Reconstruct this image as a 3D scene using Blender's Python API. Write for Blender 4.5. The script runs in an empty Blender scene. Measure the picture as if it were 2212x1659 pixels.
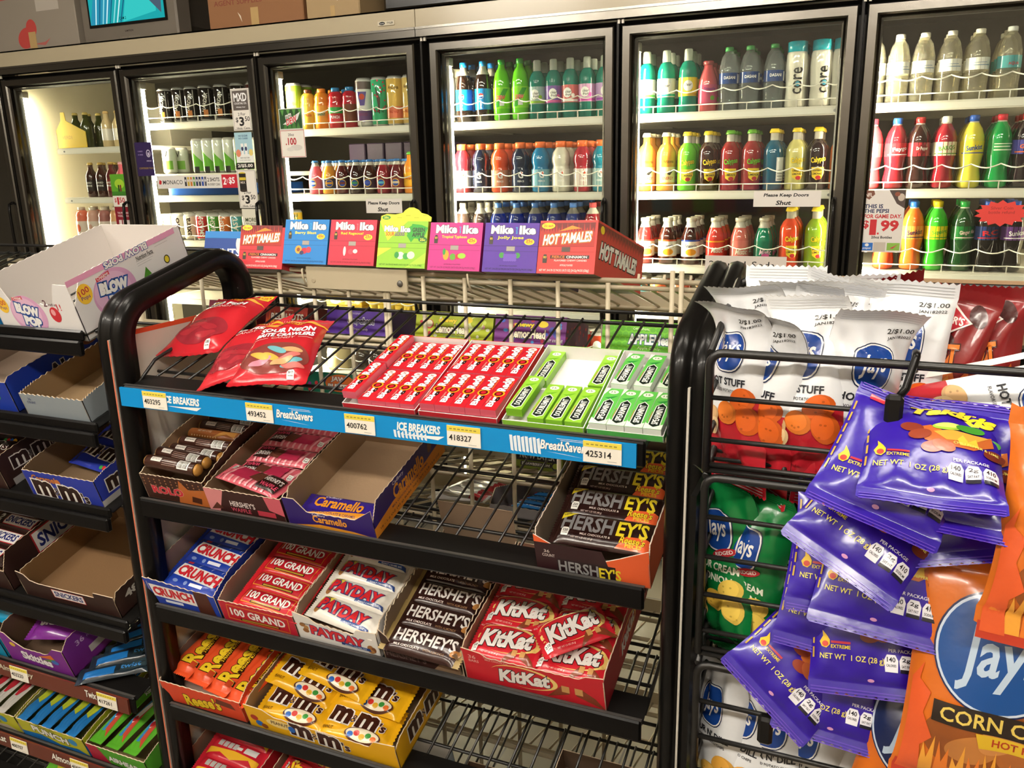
import bpy, math, random
from mathutils import Vector, Matrix, Euler, noise
from mathutils.geometry import tessellate_polygon
sc = bpy.context.scene
COL = sc.collection
R = math.radians
rnd = random.Random(7)

# ---------------------------------------------------------------- camera, world, exposure, room lights
def set_camera():
    f, yaw, pitch, roll = 1778.9, -0.40621, 0.25639, -0.02134
    loc = Vector((3.186, -2.953, 1.513))
    cy, sy, cp, sp = math.cos(yaw), math.sin(yaw), math.cos(pitch), math.sin(pitch)
    fw = Vector((sy * cp, cy * cp, -sp)); r0 = Vector((cy, -sy, 0)); u0 = r0.cross(fw)
    r = r0 * math.cos(roll) + u0 * math.sin(roll)
    u = u0 * math.cos(roll) - r0 * math.sin(roll)
    cam = bpy.data.cameras.new('camera'); o = bpy.data.objects.new('camera', cam); COL.objects.link(o)
    o.matrix_world = Matrix(((r.x, u.x, -fw.x, loc.x), (r.y, u.y, -fw.y, loc.y), (r.z, u.z, -fw.z, loc.z), (0, 0, 0, 1)))
    cam.sensor_width = 36.0; cam.lens = f / 2212 * 36.0; cam.clip_start = 0.05; cam.clip_end = 50
    sc.camera = o
set_camera()
wd = bpy.data.worlds.new('world'); sc.world = wd; wd.use_nodes = True
wd.node_tree.nodes['Background'].inputs[0].default_value = (1.0, 0.97, 0.93, 1)
wd.node_tree.nodes['Background'].inputs[1].default_value = 0.25
sc.view_settings.view_transform = 'Standard'; sc.view_settings.look = 'None'
sc.view_settings.gamma = 1.0; sc.view_settings.exposure = 0.0; sc.view_settings.use_curve_mapping = False
TUBE_COOLER = 170.0      # fluorescent tubes standing inside the cooler
TUBE_ROOM = 57.0        # ceiling fluorescents
sc.cycles.max_bounces = 7; sc.cycles.diffuse_bounces = 3; sc.cycles.glossy_bounces = 3
sc.cycles.transmission_bounces = 4; sc.cycles.transparent_max_bounces = 12
sc.cycles.caustics_reflective = False; sc.cycles.caustics_refractive = False
sc.cycles.sample_clamp_indirect = 4.0

# ---------------------------------------------------------------- colour and materials
def hx(h):
    h = h.lstrip('#')
    if len(h) == 3: h = ''.join(q * 2 for q in h)
    v = [int(h[i:i + 2], 16) / 255 for i in (0, 2, 4)]
    return tuple((q / 12.92 if q <= .04045 else ((q + .055) / 1.055) ** 2.4) for q in v)
_M = {}
def mat(name):
    if name in _M: return _M[name]
    m = bpy.data.materials.new(name); m.use_nodes = True; nt = m.node_tree; N = nt.nodes; L = nt.links
    b = N['Principled BSDF']; out = N['Material Output']
    kind, _, rest = name.partition(':')
    def attr():
        a = N.new('ShaderNodeAttribute'); a.attribute_name = 'Col'; return a.outputs['Color']
    def bump(scale, strength, detail=2, dist=.002):
        t = N.new('ShaderNodeTexNoise'); t.inputs['Scale'].default_value = scale; t.inputs['Detail'].default_value = detail
        g = N.new('ShaderNodeTexCoord'); L.new(g.outputs['Object'], t.inputs['Vector'])
        p = N.new('ShaderNodeBump'); p.inputs['Strength'].default_value = strength; p.inputs['Distance'].default_value = dist
        L.new(t.outputs['Fac'], p.inputs['Height']); L.new(p.outputs['Normal'], b.inputs['Normal'])
    def S(**k):
        for q, v in k.items(): b.inputs[q.replace('_', ' ')].default_value = v
    if kind == 'paper': L.new(attr(), b.inputs['Base Color']); S(Roughness=.5); bump(60, .12)
    elif kind == 'card': L.new(attr(), b.inputs['Base Color']); S(Roughness=.75); bump(220, .15)
    elif kind == 'gloss': L.new(attr(), b.inputs['Base Color']); S(Roughness=.2)
    elif kind == 'bottle': L.new(attr(), b.inputs['Base Color']); S(Roughness=.07); b.inputs['Coat Weight'].default_value = .6; b.inputs['Coat Roughness'].default_value = .04
    elif kind == 'foil':
        L.new(attr(), b.inputs['Base Color']); S(Roughness=.27); b.inputs['Coat Weight'].default_value = .3; b.inputs['Coat Roughness'].default_value = .12
        bump(38, .35, 3, .004)
    elif kind == 'metal': L.new(attr(), b.inputs['Base Color']); S(Roughness=.28, Metallic=.9)
    elif kind == 'alu':
        L.new(attr(), b.inputs['Base Color']); S(Roughness=.22, Metallic=.95); bump(25, .12, 4)
    elif kind == 'black': L.new(attr(), b.inputs['Base Color']); S(Roughness=.28); b.inputs['Specular IOR Level'].default_value = .13; b.inputs['Coat Weight'].default_value = .06
    elif kind == 'wire': L.new(attr(), b.inputs['Base Color']); S(Roughness=.38)
    elif kind == 'matt': L.new(attr(), b.inputs['Base Color']); S(Roughness=.9)
    elif kind == 'wall':
        c = hx(rest); t = N.new('ShaderNodeTexNoise'); t.inputs['Scale'].default_value = 3.0; t.inputs['Detail'].default_value = 6
        r = N.new('ShaderNodeValToRGB'); r.color_ramp.elements[0].color = (*[q * .8 for q in c], 1); r.color_ramp.elements[1].color = (*c, 1)
        g = N.new('ShaderNodeTexCoord'); L.new(g.outputs['Object'], t.inputs['Vector'])
        L.new(t.outputs['Fac'], r.inputs['Fac']); L.new(r.outputs['Color'], b.inputs['Base Color']); S(Roughness=.7)
    elif kind == 'tiles':
        t = N.new('ShaderNodeTexBrick'); t.offset = 0; c = hx(rest)
        t.inputs['Color1'].default_value = (*c, 1); t.inputs['Color2'].default_value = (*[q * .8 for q in c], 1); t.inputs['Mortar'].default_value = (.06, .055, .05, 1)
        t.inputs['Scale'].default_value = 1; t.inputs['Brick Width'].default_value = .3; t.inputs['Row Height'].default_value = .3; t.inputs['Mortar Size'].default_value = .003
        g = N.new('ShaderNodeTexCoord'); L.new(g.outputs['Object'], t.inputs['Vector']); L.new(t.outputs['Color'], b.inputs['Base Color']); S(Roughness=.35)
    elif kind == 'emit':
        s, c = rest.split(','); N.remove(b); e = N.new('ShaderNodeEmission'); e.inputs[0].default_value = (*hx(c), 1); e.inputs[1].default_value = float(s)
        L.new(e.outputs[0], out.inputs[0])
    elif kind == 'screen':
        N.remove(b); e = N.new('ShaderNodeEmission'); L.new(attr(), e.inputs[0]); e.inputs[1].default_value = 1.1; L.new(e.outputs[0], out.inputs[0])
    elif kind in ('glass', 'tint', 'film'):
        # thin clear sheets and bottles: what passes straight through, a share of the body colour, and a surface reflection
        tr = N.new('ShaderNodeBsdfTransparent'); gl = N.new('ShaderNodeBsdfGlossy'); gl.inputs['Roughness'].default_value = .04 if kind == 'glass' else .1
        lw = N.new('ShaderNodeLayerWeight'); lw.inputs[0].default_value = .5; pw = N.new('ShaderNodeMath'); pw.operation = 'POWER'; pw.inputs[1].default_value = 4
        fr = N.new('ShaderNodeMath'); fr.operation = 'MULTIPLY_ADD'; fr.inputs[1].default_value = .8; fr.inputs[2].default_value = .035
        L.new(lw.outputs['Facing'], pw.inputs[0]); L.new(pw.outputs[0], fr.inputs[0]); mx = N.new('ShaderNodeMixShader')
        N.remove(b)
        if kind == 'glass':
            tr.inputs[0].default_value = (.93, .95, .92, 1); base = tr.outputs[0]
        else:
            df = N.new('ShaderNodeBsdfDiffuse'); tl = N.new('ShaderNodeBsdfTranslucent'); c = attr(); L.new(c, df.inputs[0]); L.new(c, tl.inputs[0]); L.new(c, tr.inputs[0])
            m1 = N.new('ShaderNodeMixShader'); m1.inputs[0].default_value = .45; L.new(df.outputs[0], m1.inputs[1]); L.new(tl.outputs[0], m1.inputs[2])
            m2 = N.new('ShaderNodeMixShader'); m2.inputs[0].default_value = float(rest or .5); L.new(m1.outputs[0], m2.inputs[1]); L.new(tr.outputs[0], m2.inputs[2]); base = m2.outputs[0]
        L.new(fr.outputs[0], mx.inputs[0]); L.new(base, mx.inputs[1]); L.new(gl.outputs[0], mx.inputs[2]); L.new(mx.outputs[0], out.inputs[0])
    _M[name] = m
    return m

# ---------------------------------------------------------------- lettering as flat triangles
_T = {}
def textgeo(s, bold=0.0, shear=0.0):
    k = (s, bold, shear)
    if k in _T: return _T[k]
    cu = bpy.data.curves.new('lettering', 'FONT'); cu.body = s; cu.resolution_u = 2; cu.offset = bold; cu.shear = shear; cu.fill_mode = 'FRONT'
    o = bpy.data.objects.new('lettering', cu); me = bpy.data.meshes.new_from_object(o)
    me.calc_loop_triangles()
    v = [(q.co.x, q.co.y) for q in me.vertices]; t = [tuple(q.vertices) for q in me.loop_triangles]
    bpy.data.meshes.remove(me); bpy.data.objects.remove(o); bpy.data.curves.remove(cu)
    if not v: v = [(0, 0), (1, 1)]
    _T[k] = (v, t); return _T[k]
def tris_of(op):
    """one flat mark -> (points, triangles, colour); several for outlined lettering"""
    k = op[0]
    if k == 'r':
        _, x0, y0, x1, y1, c = op; return [([(x0, y0), (x1, y0), (x1, y1), (x0, y1)], [(0, 1, 2), (0, 2, 3)], c)]
    if k == 'e':
        _, x, y, rx, ry, c = op[:6]; n = 20 if rx < .02 else 44; a = R(op[6]) if len(op) > 6 else 0
        p = [(x, y)] + [(x + rx * math.cos(i * math.tau / n) * math.cos(a) - ry * math.sin(i * math.tau / n) * math.sin(a), y + rx * math.cos(i * math.tau / n) * math.sin(a) + ry * math.sin(i * math.tau / n) * math.cos(a)) for i in range(n)]
        return [(p, [(0, i + 1, (i + 1) % n + 1) for i in range(n)], c)]
    if k == 'p':
        p = op[1]; return [(p, tessellate_polygon([[Vector((q[0], q[1], 0)) for q in p]]), op[2])]
    if k == 't':
        _, s, x, y, w, h, c = op[:7]; o = op[7] if len(op) > 7 else {}
        b, sh, rot, ol = o.get('b', .02) * .58, o.get('sh', 0), R(o.get('rot', 0)), o.get('o')
        if ol: ol = (ol[0], ol[1] * .5)
        v0, _ = textgeo(s, b, sh); xa, xb = min(q[0] for q in v0), max(q[0] for q in v0); ya, yb = min(q[1] for q in v0), max(q[1] for q in v0)
        sy = h / max(yb - ya, 1e-6); sx = w / max(xb - xa, 1e-6) if w else sy
        if not h: sy = sx
        res = []; arc = o.get('arc', 0)
        for (bb, cc) in ([(b + ol[1], ol[0])] if ol else []) + [(b, c)]:
            v, t = textgeo(s, bb, sh); pts = []
            for q in v:
                px, py = (q[0] - (xa + xb) / 2) * sx, (q[1] - (ya + yb) / 2) * sy
                py += arc * (1 - (2 * px / max(w or 1, 1e-6)) ** 2)
                pts.append((x + px * math.cos(rot) - py * math.sin(rot), y + px * math.sin(rot) + py * math.cos(rot)))
            res.append((pts, t, cc))
        return res

def split_long(p, t, d):
    p = list(p); out = []; st = list(t); mid = {}
    while st:
        a, b, c = st.pop(); e = sorted((((p[i][0] - p[j][0]) ** 2 + (p[i][1] - p[j][1]) ** 2, i, j, k) for i, j, k in ((a, b, c), (b, c, a), (c, a, b))), reverse=True)[0]
        if e[0] <= d * d: out.append((a, b, c)); continue
        _, i, j, k = e; key = (min(i, j), max(i, j))
        if key not in mid: mid[key] = len(p); p.append(((p[i][0] + p[j][0]) / 2, (p[i][1] + p[j][1]) / 2))
        m = mid[key]; st += [(i, m, k), (m, j, k)]
    return p, out

def frame(o, x, y, n=None):
    o, x, y = Vector(o), Vector(x), Vector(y); n = Vector(n) if n else x.cross(y).normalized()
    return lambda a, b, h=0: o + x * a + y * b + n * h

class MB:
    def __init__(s): s.v = []; s.f = []; s.c = []; s.s = []; s.mi = []; s.mats = []; s.cur = 0
    def use(s, m):
        if m not in s.mats: s.mats.append(m)
        s.cur = s.mats.index(m); return s
    def face(s, ids, c, sm=False):
        s.f.append(tuple(ids)); s.c.append(hx(c) if isinstance(c, str) else c); s.s.append(sm); s.mi.append(s.cur)
    def poly(s, pts, c, sm=False):
        n = len(s.v); s.v += [tuple(p) for p in pts]; s.face(range(n, n + len(pts)), c, sm)
    def box(s, x0, y0, z0, x1, y1, z1, c, M=None, cs=None):
        P = [Vector((x, y, z)) for z in (z0, z1) for y in (y0, y1) for x in (x0, x1)]
        if M: P = [M @ p for p in P]
        n = len(s.v); s.v += [tuple(p) for p in P]
        for i, q in enumerate(((0, 2, 3, 1), (4, 5, 7, 6), (0, 1, 5, 4), (2, 6, 7, 3), (0, 4, 6, 2), (1, 3, 7, 5))): s.face([n + k for k in q], cs[i] if cs else c)   # bottom top front back left right
        return s
    def rbox(s, x0, y0, z0, x1, y1, z1, c, b=.002, M=None):
        """box with chamfered edges"""
        n = len(s.v); X, Y, Z = (x0, x1), (y0, y1), (z0, z1); I = {}
        for i in (0, 1):
            for j in (0, 1):
                for k in (0, 1):
                    for a in range(3):
                        q = [X[i], Y[j], Z[k]]
                        for t, sgn in ((0, i), (1, j), (2, k)):
                            if t != a: q[t] += b if not sgn else -b
                        p = Vector(q); I[i, j, k, a] = len(s.v); s.v.append(tuple(M @ p if M else p))
        def quad(l): s.face(l, c)
        for a in range(3):
            o = [t for t in range(3) if t != a]
            for e in (0, 1):
                l = []
                for p, q in ((0, 0), (1, 0), (1, 1), (0, 1)):
                    w = [0, 0, 0]; w[a] = e; w[o[0]] = p; w[o[1]] = q; l.append(I[w[0], w[1], w[2], a])
                quad(l if (e == 1) != (a == 1) else l[::-1])
            for p in (0, 1):
                for q in (0, 1):
                    l = []
                    for e, ax in ((0, o[0]), (1, o[0]), (1, o[1]), (0, o[1])):
                        w = [0, 0, 0]; w[a] = e; w[o[0]] = p; w[o[1]] = q; l.append(I[w[0], w[1], w[2], ax])
                    quad(l)
        for i in (0, 1):
            for j in (0, 1):
                for k in (0, 1): quad([I[i, j, k, a] for a in range(3)])
        return s
    def tube(s, pts, r, c, k=7, closed=False, cap=True):
        P = [Vector(p) for p in pts]; n0 = len(s.v); m = len(P); up = None
        for i, p in enumerate(P):
            a, b = (P[i - 1] if i or closed else P[0]), (P[(i + 1) % m] if i < m - 1 or closed else P[i])
            d = (b - a).normalized()
            if up is None: up = d.orthogonal().normalized()
            up = (up - d * up.dot(d)).normalized(); w = d.cross(up); rr = r[i] if isinstance(r, (list, tuple)) else r
            for q in range(k):
                t = q * math.tau / k; s.v.append(tuple(p + (up * math.cos(t) + w * math.sin(t)) * rr))
        for i in range(m - (0 if closed else 1)):
            for q in range(k):
                a, b = n0 + i * k, n0 + (i + 1) % m * k; s.face((a + q, a + (q + 1) % k, b + (q + 1) % k, b + q), c, True)
        if cap and not closed: s.face(range(n0 + k - 1, n0 - 1, -1), c); s.face(range(n0 + (m - 1) * k, n0 + m * k), c)
        return s
    def lathe(s, prof, c, k=18, M=None, sm=True):
        """prof: (radius, z[, colour of the band above])"""
        n0 = len(s.v)
        for q in prof:
            for i in range(k):
                t = i * math.tau / k; p = Vector((q[0] * math.cos(t), q[0] * math.sin(t), q[1])); s.v.append(tuple(M @ p if M else p))
        for j in range(len(prof) - 1):
            cc = prof[j][2] if len(prof[j]) > 2 else c
            for i in range(k): a, b = n0 + j * k, n0 + (j + 1) * k; s.face((a + i, a + (i + 1) % k, b + (i + 1) % k, b + i), cc, sm)
        s.face(range(n0 + k - 1, n0 - 1, -1), prof[0][2] if len(prof[0]) > 2 else c); s.face(range(n0 + (len(prof) - 1) * k, n0 + len(prof) * k), prof[-2][2] if len(prof[-2]) > 2 else c)
        return s
    def slab(s, pts, fr, th, co, ci, ce):
        """flat panel of outline pts on the plane map fr, outer face at 0 and inner face at -th"""
        T = tessellate_polygon([[Vector((p[0], p[1], 0)) for p in pts]]); n = len(s.v); m = len(pts)
        s.v += [tuple(fr(p[0], p[1], 0)) for p in pts] + [tuple(fr(p[0], p[1], -th)) for p in pts]
        for t in T:
            a, b, c = [pts[i] for i in t]
            if (b[0] - a[0]) * (c[1] - a[1]) - (b[1] - a[1]) * (c[0] - a[0]) < 0: t = t[::-1]
            s.face([n + i for i in t], co); s.face([n + m + i for i in t[::-1]], ci)
        for i in range(m): j = (i + 1) % m; s.face((n + i, n + m + i, n + m + j, n + j), ce)
        return s
    def art(s, ops, fr, h0=.00015, eps=.00006, d=None):
        done = []
        for op in ops:
            for p, t, c in tris_of(op):
                bb = (min(q[0] for q in p), min(q[1] for q in p), max(q[0] for q in p), max(q[1] for q in p))
                lay = max([l for q, l in done if q[0] < bb[2] and bb[0] < q[2] and q[1] < bb[3] and bb[1] < q[3]], default=-1) + 1
                done.append((bb, lay)); h = h0 + lay * eps
                if d: p, t = split_long(p, t, d)
                n = len(s.v); s.v += [tuple(fr(q[0], q[1], h)) for q in p]
                for a in t:
                    A, B, C = p[a[0]], p[a[1]], p[a[2]]
                    if (B[0] - A[0]) * (C[1] - A[1]) - (B[1] - A[1]) * (C[0] - A[0]) < 0: a = (a[0], a[2], a[1])
                    s.face([n + i for i in a], c, bool(d))
        return s
    def mesh(s, name):
        me = bpy.data.meshes.new(name); me.from_pydata(s.v, [], s.f)
        for m in s.mats or ['paper']: me.materials.append(mat(m))
        me.polygons.foreach_set('material_index', s.mi); me.polygons.foreach_set('use_smooth', s.s)
        a = me.attributes.new('Col', 'FLOAT_COLOR', 'FACE'); a.data.foreach_set('color', [q for c in s.c for q in (*c, 1.0)])
        me.update(); return me
    def obj(s, name, parent=None, M=None):
        o = bpy.data.objects.new(name, s.mesh(name)); COL.objects.link(o)
        if parent: o.parent = parent
        if M is not None:
            if parent: o.matrix_local = M
            else: o.matrix_world = M
        return o

LABELS = {}
def tag(o, label, cat, group=None, kind=None):
    n = len(label.split())
    if not 4 <= n <= 16: print('LABEL LENGTH', n, label)
    if label in LABELS and (not group or LABELS[label] != group): print('LABEL TWICE', label)
    LABELS[label] = group
    o['label'] = label; o['category'] = cat
    if group: o['group'] = group
    if kind: o['kind'] = kind
    return o
def struct(o): o['kind'] = 'structure'; return o
def empty(name, M):
    o = bpy.data.objects.new(name, None); o.empty_display_size = .02; COL.objects.link(o)
    o.matrix_world = M if isinstance(M, Matrix) else Matrix.Translation(M); return o
def dup(o, M, name=None):
    """a copy of a thing with its parts and their parts"""
    c = o.copy(); COL.objects.link(c); c.matrix_world = M
    for k in ('label', 'category', 'group'):
        if k in c: del c[k]
    def kids(a, b):
        for ch in a.children:
            d = ch.copy(); COL.objects.link(d); d.parent = b; d.matrix_parent_inverse = ch.matrix_parent_inverse; kids(ch, d)
    kids(o, c); return c
def T(x, y, z): return Matrix.Translation((x, y, z))
def E3(rx=0, ry=0, rz=0): return Euler((R(rx), R(ry), R(rz)), 'XYZ').to_matrix().to_4x4()
ORD = 'zeroth first second third fourth fifth sixth seventh eighth ninth tenth eleventh twelfth thirteenth fourteenth'.split()
def squeeze(ops, kx, ky):
    out = []
    for q in ops:
        if q[0] == 'p': out.append(('p', [(a * kx, b * ky) for a, b in q[1]], q[2]))
        elif q[0] == 'r': out.append(('r', q[1] * kx, q[2] * ky, q[3] * kx, q[4] * ky, q[5]))
        elif q[0] == 'e': out.append(('e', q[1] * kx, q[2] * ky, q[3] * kx, q[4] * ky) + tuple(q[5:]))
        else: out.append(('t', q[1], q[2] * kx, q[3] * ky, q[4] * kx, q[5] * ky) + tuple(q[6:]))
    return out
# ---------------------------------------------------------------- room shell
def room():
    def bx(n, a, m, c='#fff'):
        struct(MB().use(m).box(*a, c).obj(n))
    bx('floor', (-3.5, -5.2, -.1, 6.5, 1.6, 0), 'tiles:7d7567')
    bx('ceiling', (-3.5, -5.2, 3.0, 6.5, 1.6, 3.1), 'wall:8d867a')
    bx('wall_back', (-3.5, 1.5, 0, 6.5, 1.6, 3.0), 'wall:4a423a')
    bx('wall_front', (-3.5, -5.2, 0, 6.5, -5.1, 3.0), 'wall:b9ae9e')
    bx('wall_left', (-3.5, -5.1, 0, -3.4, 1.5, 3.0), 'wall:a89d8e')
    bx('wall_right', (6.4, -5.1, 0, 6.5, 1.5, 3.0), 'wall:a89d8e')
    n = 0
    for y in (-2.35, -4.1):
        for x in (.3, 2.0, 3.7):
            n += 1
            o = empty('ceiling_light', (x, y, 3.0))
            MB().use('gloss').box(-.64, -.17, -.06, .64, .17, 0, '#ece8e0').obj('housing', o)
            for s in (-1, 1):
                MB().use('emit:%g,fff6e8' % (TUBE_ROOM * (.85 if y > -3 else 1.9))).tube([(-.6, s * .075, -.085), (.6, s * .075, -.085)], .022, '#fff', 10).obj('tube', o)
            tag(o, 'ceiling light with two tubes, %s from the left, %s row from the cooler' % (ORD[(n - 1) % 3 + 1], ORD[(n - 1) // 3 + 1]), 'ceiling light', 'fluorescent lights on the ceiling')
room()

# ---------------------------------------------------------------- the walk-in cooler
P = .78
CREAM = '#b3a78c'
def ring_frame(mb, x0, x1, z0, z1, w, c, y0=0.0, y1=.05):
    """mitred door frame: loops from outer back to inner back"""
    L = [(0, y1), (0, y0 + .006), (.005, y0), (w - .012, y0), (w - .007, y0 + .006), (w, y0 + .012), (w, y1)]
    n0 = len(mb.v)
    for i, y in L: mb.v += [(x0 + i, y, z0 + i), (x1 - i, y, z0 + i), (x1 - i, y, z1 - i), (x0 + i, y, z1 - i)]
    for k in range(len(L) - 1):
        for q in range(4): a, b = n0 + k * 4, n0 + k * 4 + 4; mb.face((a + q, a + (q + 1) % 4, b + (q + 1) % 4, b + q), c if k < 4 else '#2a2723')
DOORX = {0: (-1.44, -.795), 1: (-.768, -.012), 2: (.012, .768), 3: (.792, 1.535), 4: (1.60, 2.326), 5: (2.352, 3.108), 6: (3.132, 3.888)}
def cooler():
    for i, (a, b) in enumerate(((-1.6, 1.554), (1.557, 4.3))):
        c = empty('cooler_header', (a, 0, 2.0))
        tag(c, 'beige top panel of the drinks cooler, section over the %s doors' % ('left' if i == 0 else 'right'), 'cooler top')
        m = MB().use('gloss'); m.box(0, -.012, .032, b - a, .03, .103, CREAM); m.box(0, -.012, .097, b - a, 1.0, .103, '#a89c82'); m.obj('header_panel', c)
        m = MB().use('alu'); m.box(0, -.016, 0, b - a, .02, .034, '#77746d'); m.box(0, -.02, .026, b - a, -.01, .034, '#8d8a82'); m.obj('header_trim', c)
    struct(MB().use('matt').box(-1.6, .055, 1.955, 4.3, .1, 2.0, '#0d0b09').obj('trim_1'))
    struct(MB().use('matt').box(-1.6, .02, 0, 4.3, .1, .11, '#0d0b09').obj('baseboard_cooler'))
    for k in range(7):
        x = (k - 1) * P; w = .022 if k != 3 else .045; xo = 0 if k != 3 else .008
        c = empty('cooler_post', (x + xo, .05, .11))
        tag(c, 'black upright post between cooler doors, %s from the left' % ORD[k + 1], 'post', 'black posts between the cooler doors')
        m = MB().use('black'); m.box(-w, .002, 0, w, .05, 1.845, '#131110'); m.box(-.004, -.048, 0, .004, 0.002, 1.885, '#1b1916'); m.obj('post_body', c)
        MB().use('gloss').box(.0, -.052, 1.875, .008, -.044, 1.888, '#d8d2c4').box(.014, -.052, 1.875, .022, -.044, 1.888, '#d8d2c4').obj('hinge_cap', c)
        xt = x + (.046 if k != 3 else .077); zt, zb = 1.9, .2
        tb = empty('light_tube', (xt, .088, zb))
        tag(tb, 'glowing vertical light tube inside the cooler beside the %s door post' % ORD[k + 1], 'light tube', 'light tubes inside the cooler')
        MB().use('emit:%g,fff1cf' % (TUBE_COOLER * (.55 if k == 0 else 1))).tube([(0, 0, 0), (0, 0, zt - zb)], .013, '#fff', 10).obj('tube', tb)
        MB().use('gloss').box(-.013, -.016, zt - zb, .013, .016, zt - zb + .03, '#d9d4c8').box(-.013, -.016, -.03, .013, .016, 0, '#d9d4c8').box(-.014, -.022, 0, .014, -.018, zt - zb, '#f2efe6').obj('tube_holder', tb)
    struct(MB().use('matt').box(-1.6, .98, .11, 4.3, 1.0, 2.04, '#2e2a24').obj('wall_cooler_back'))
    struct(MB().use('matt').box(-1.6, .1, 2.04, 4.3, 1.0, 2.06, '#3a352d').obj('ceiling_cooler'))
    struct(MB().use('matt').box(-1.6, .1, .0, 4.3, 1.0, .11, '#8a8272').obj('floor_cooler'))
    struct(MB().use('paper').box(-.79, .1, .11, -.765, .98, 2.04, '#e8dfc4').obj('wall_cooler_left'))
    struct(MB().use('paper').box(4.28, .1, .11, 4.3, .98, 2.04, '#e8dfc4').obj('wall_cooler_right'))
    m = MB().use('gloss').rbox(1.394, -.0165, 2.049, 1.468, -.011, 2.066, '#c9c0aa', .001)
    fr = frame((1.394, -.0166, 2.049), (1, 0, 0), (0, 0, 1), (0, -1, 0))
    m.art([('e', .02, .0085, .013, .006, '#222'), ('t', 'Carrier', .02, .0085, .018, .004, '#ccc'), ('t', 'TYLER', .055, .0085, .028, .007, '#222', {'b': .04})], fr).obj('name_plate', bpy.data.objects['cooler_header'], T(1.6, 0, -2.0))
    for d in (0, 1, 2, 3, 4, 5, 6):
        x0, x1 = DOORX[d]
        o = empty('cooler_door', (x0, 0, .125))
        nm = ORD[d] if d else 'outermost left'
        tag(o, 'glass cooler door in grey metal frame, %s door from the left' % (nm if d else 'cut-off leftmost') if d else 'cut-off glass cooler door left of the one with yellow carton', 'door', 'glass doors of the cooler')
        h = 1.98 - .125; w = x1 - x0
        m = MB().use('alu'); ring_frame(m, 0, w, 0, h, .042, '#6a6761'); m.obj('door_frame', o)
        MB().use('glass').box(.04, .019, .04, w - .04, .023, h - .04, '#fff').obj('glass_pane', o)
        m = MB().use('black'); ring_frame(m, .036, w - .036, .036, h - .036, .012, '#1d1a17', .024, .049); m.obj('gasket', o)
        hx0 = w - .03
        m = MB().use('black'); m.tube([(hx0, -.002, .82), (hx0, -.022, .83), (hx0, -.026, .87), (hx0, -.026, 1.22), (hx0, -.022, 1.26), (hx0, -.002, 1.27)], .007, '#141210', 8); m.obj('handle', o)
cooler()

# ---------------------------------------------------------------- drinks
PROF = {
 'soda': ([(.024, 0), (.0325, .006), (.034, .03), (.0285, .062), (.033, .09), (.0345, .102), (.0345, .148), (.0335, .160), (.026, .184), (.014, .203), (.0125, .212)], (.0145, .207, .226), (.103, .146, .0348)),
 'pepsi': ([(.024, 0), (.0325, .006), (.0335, .05), (.0335, .125), (.033, .140), (.026, .176), (.014, .198), (.0125, .212)], (.0145, .207, .226), (.045, .123, .0339)),
 'gator': ([(.030, 0), (.0355, .005), (.0355, .085), (.0325, .092), (.0325, .100), (.0365, .112), (.0365, .125), (.032, .147), (.0205, .163), (.019, .17)], (.021, .167, .19), (.018, .086, .0359)),
 'calypso': ([(.030, 0), (.035, .004), (.0355, .12), (.034, .138), (.024, .158), (.0145, .168), (.0140, .195)], (.018, .193, .207), (.03, .12, .0358)),
 'snapple': ([(.030, 0), (.0335, .004), (.034, .09), (.032, .105), (.022, .135), (.017, .146), (.0165, .158)], (.019, .156, .17), (.028, .09, .0344)),
 'water': ([(.028, 0), (.0335, .005), (.0325, .045), (.034, .06), (.034, .125), (.0335, .14), (.024, .178), (.0135, .193), (.0125, .2)], (.0145, .196, .21), (.088, .124, .0344)),
 'sport': ([(.028, 0), (.0325, .005), (.0315, .05), (.0325, .07), (.0325, .13), (.031, .148), (.022, .168), (.014, .176)], (.0155, .172, .215), (.055, .118, .0329)),
 'core': ([(.028, 0), (.035, .006), (.0325, .06), (.036, .13), (.034, .17), (.031, .18)], (.0325, .178, .212), (.006, .172, .0362)),
 'juice': ([(.030, 0), (.0345, .004), (.0335, .05), (.0345, .10), (.031, .112), (.033, .122), (.027, .142), (.017, .15)], (.018, .148, .165), (.02, .095, .035)),
 'tea': ([(.028, 0), (.0325, .004), (.033, .07), (.03, .09), (.018, .118), (.0135, .128), (.013, .134)], (.0155, .132, .142), (.022, .065, .0334)),
 'beer': ([(.026, 0), (.029, .004), (.029, .1), (.026, .112), (.0135, .135), (.0125, .16)], (.0145, .156, .168), (.03, .085, .0294)),
 'jug': ([(.05, 0), (.055, .006), (.055, .16), (.05, .185), (.03, .21), (.018, .22)], (.021, .218, .24), None),
}
CANS = {'can12': (.0325, .122), 'can16': (.0325, .156), 'can24': (.0360, .195), 'slim': (.0275, .156)}
def around(r):
    return lambda a, b, h=0: Vector((math.sin(a / r) * (r + h), -math.cos(a / r) * (r + h), b))
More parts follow.
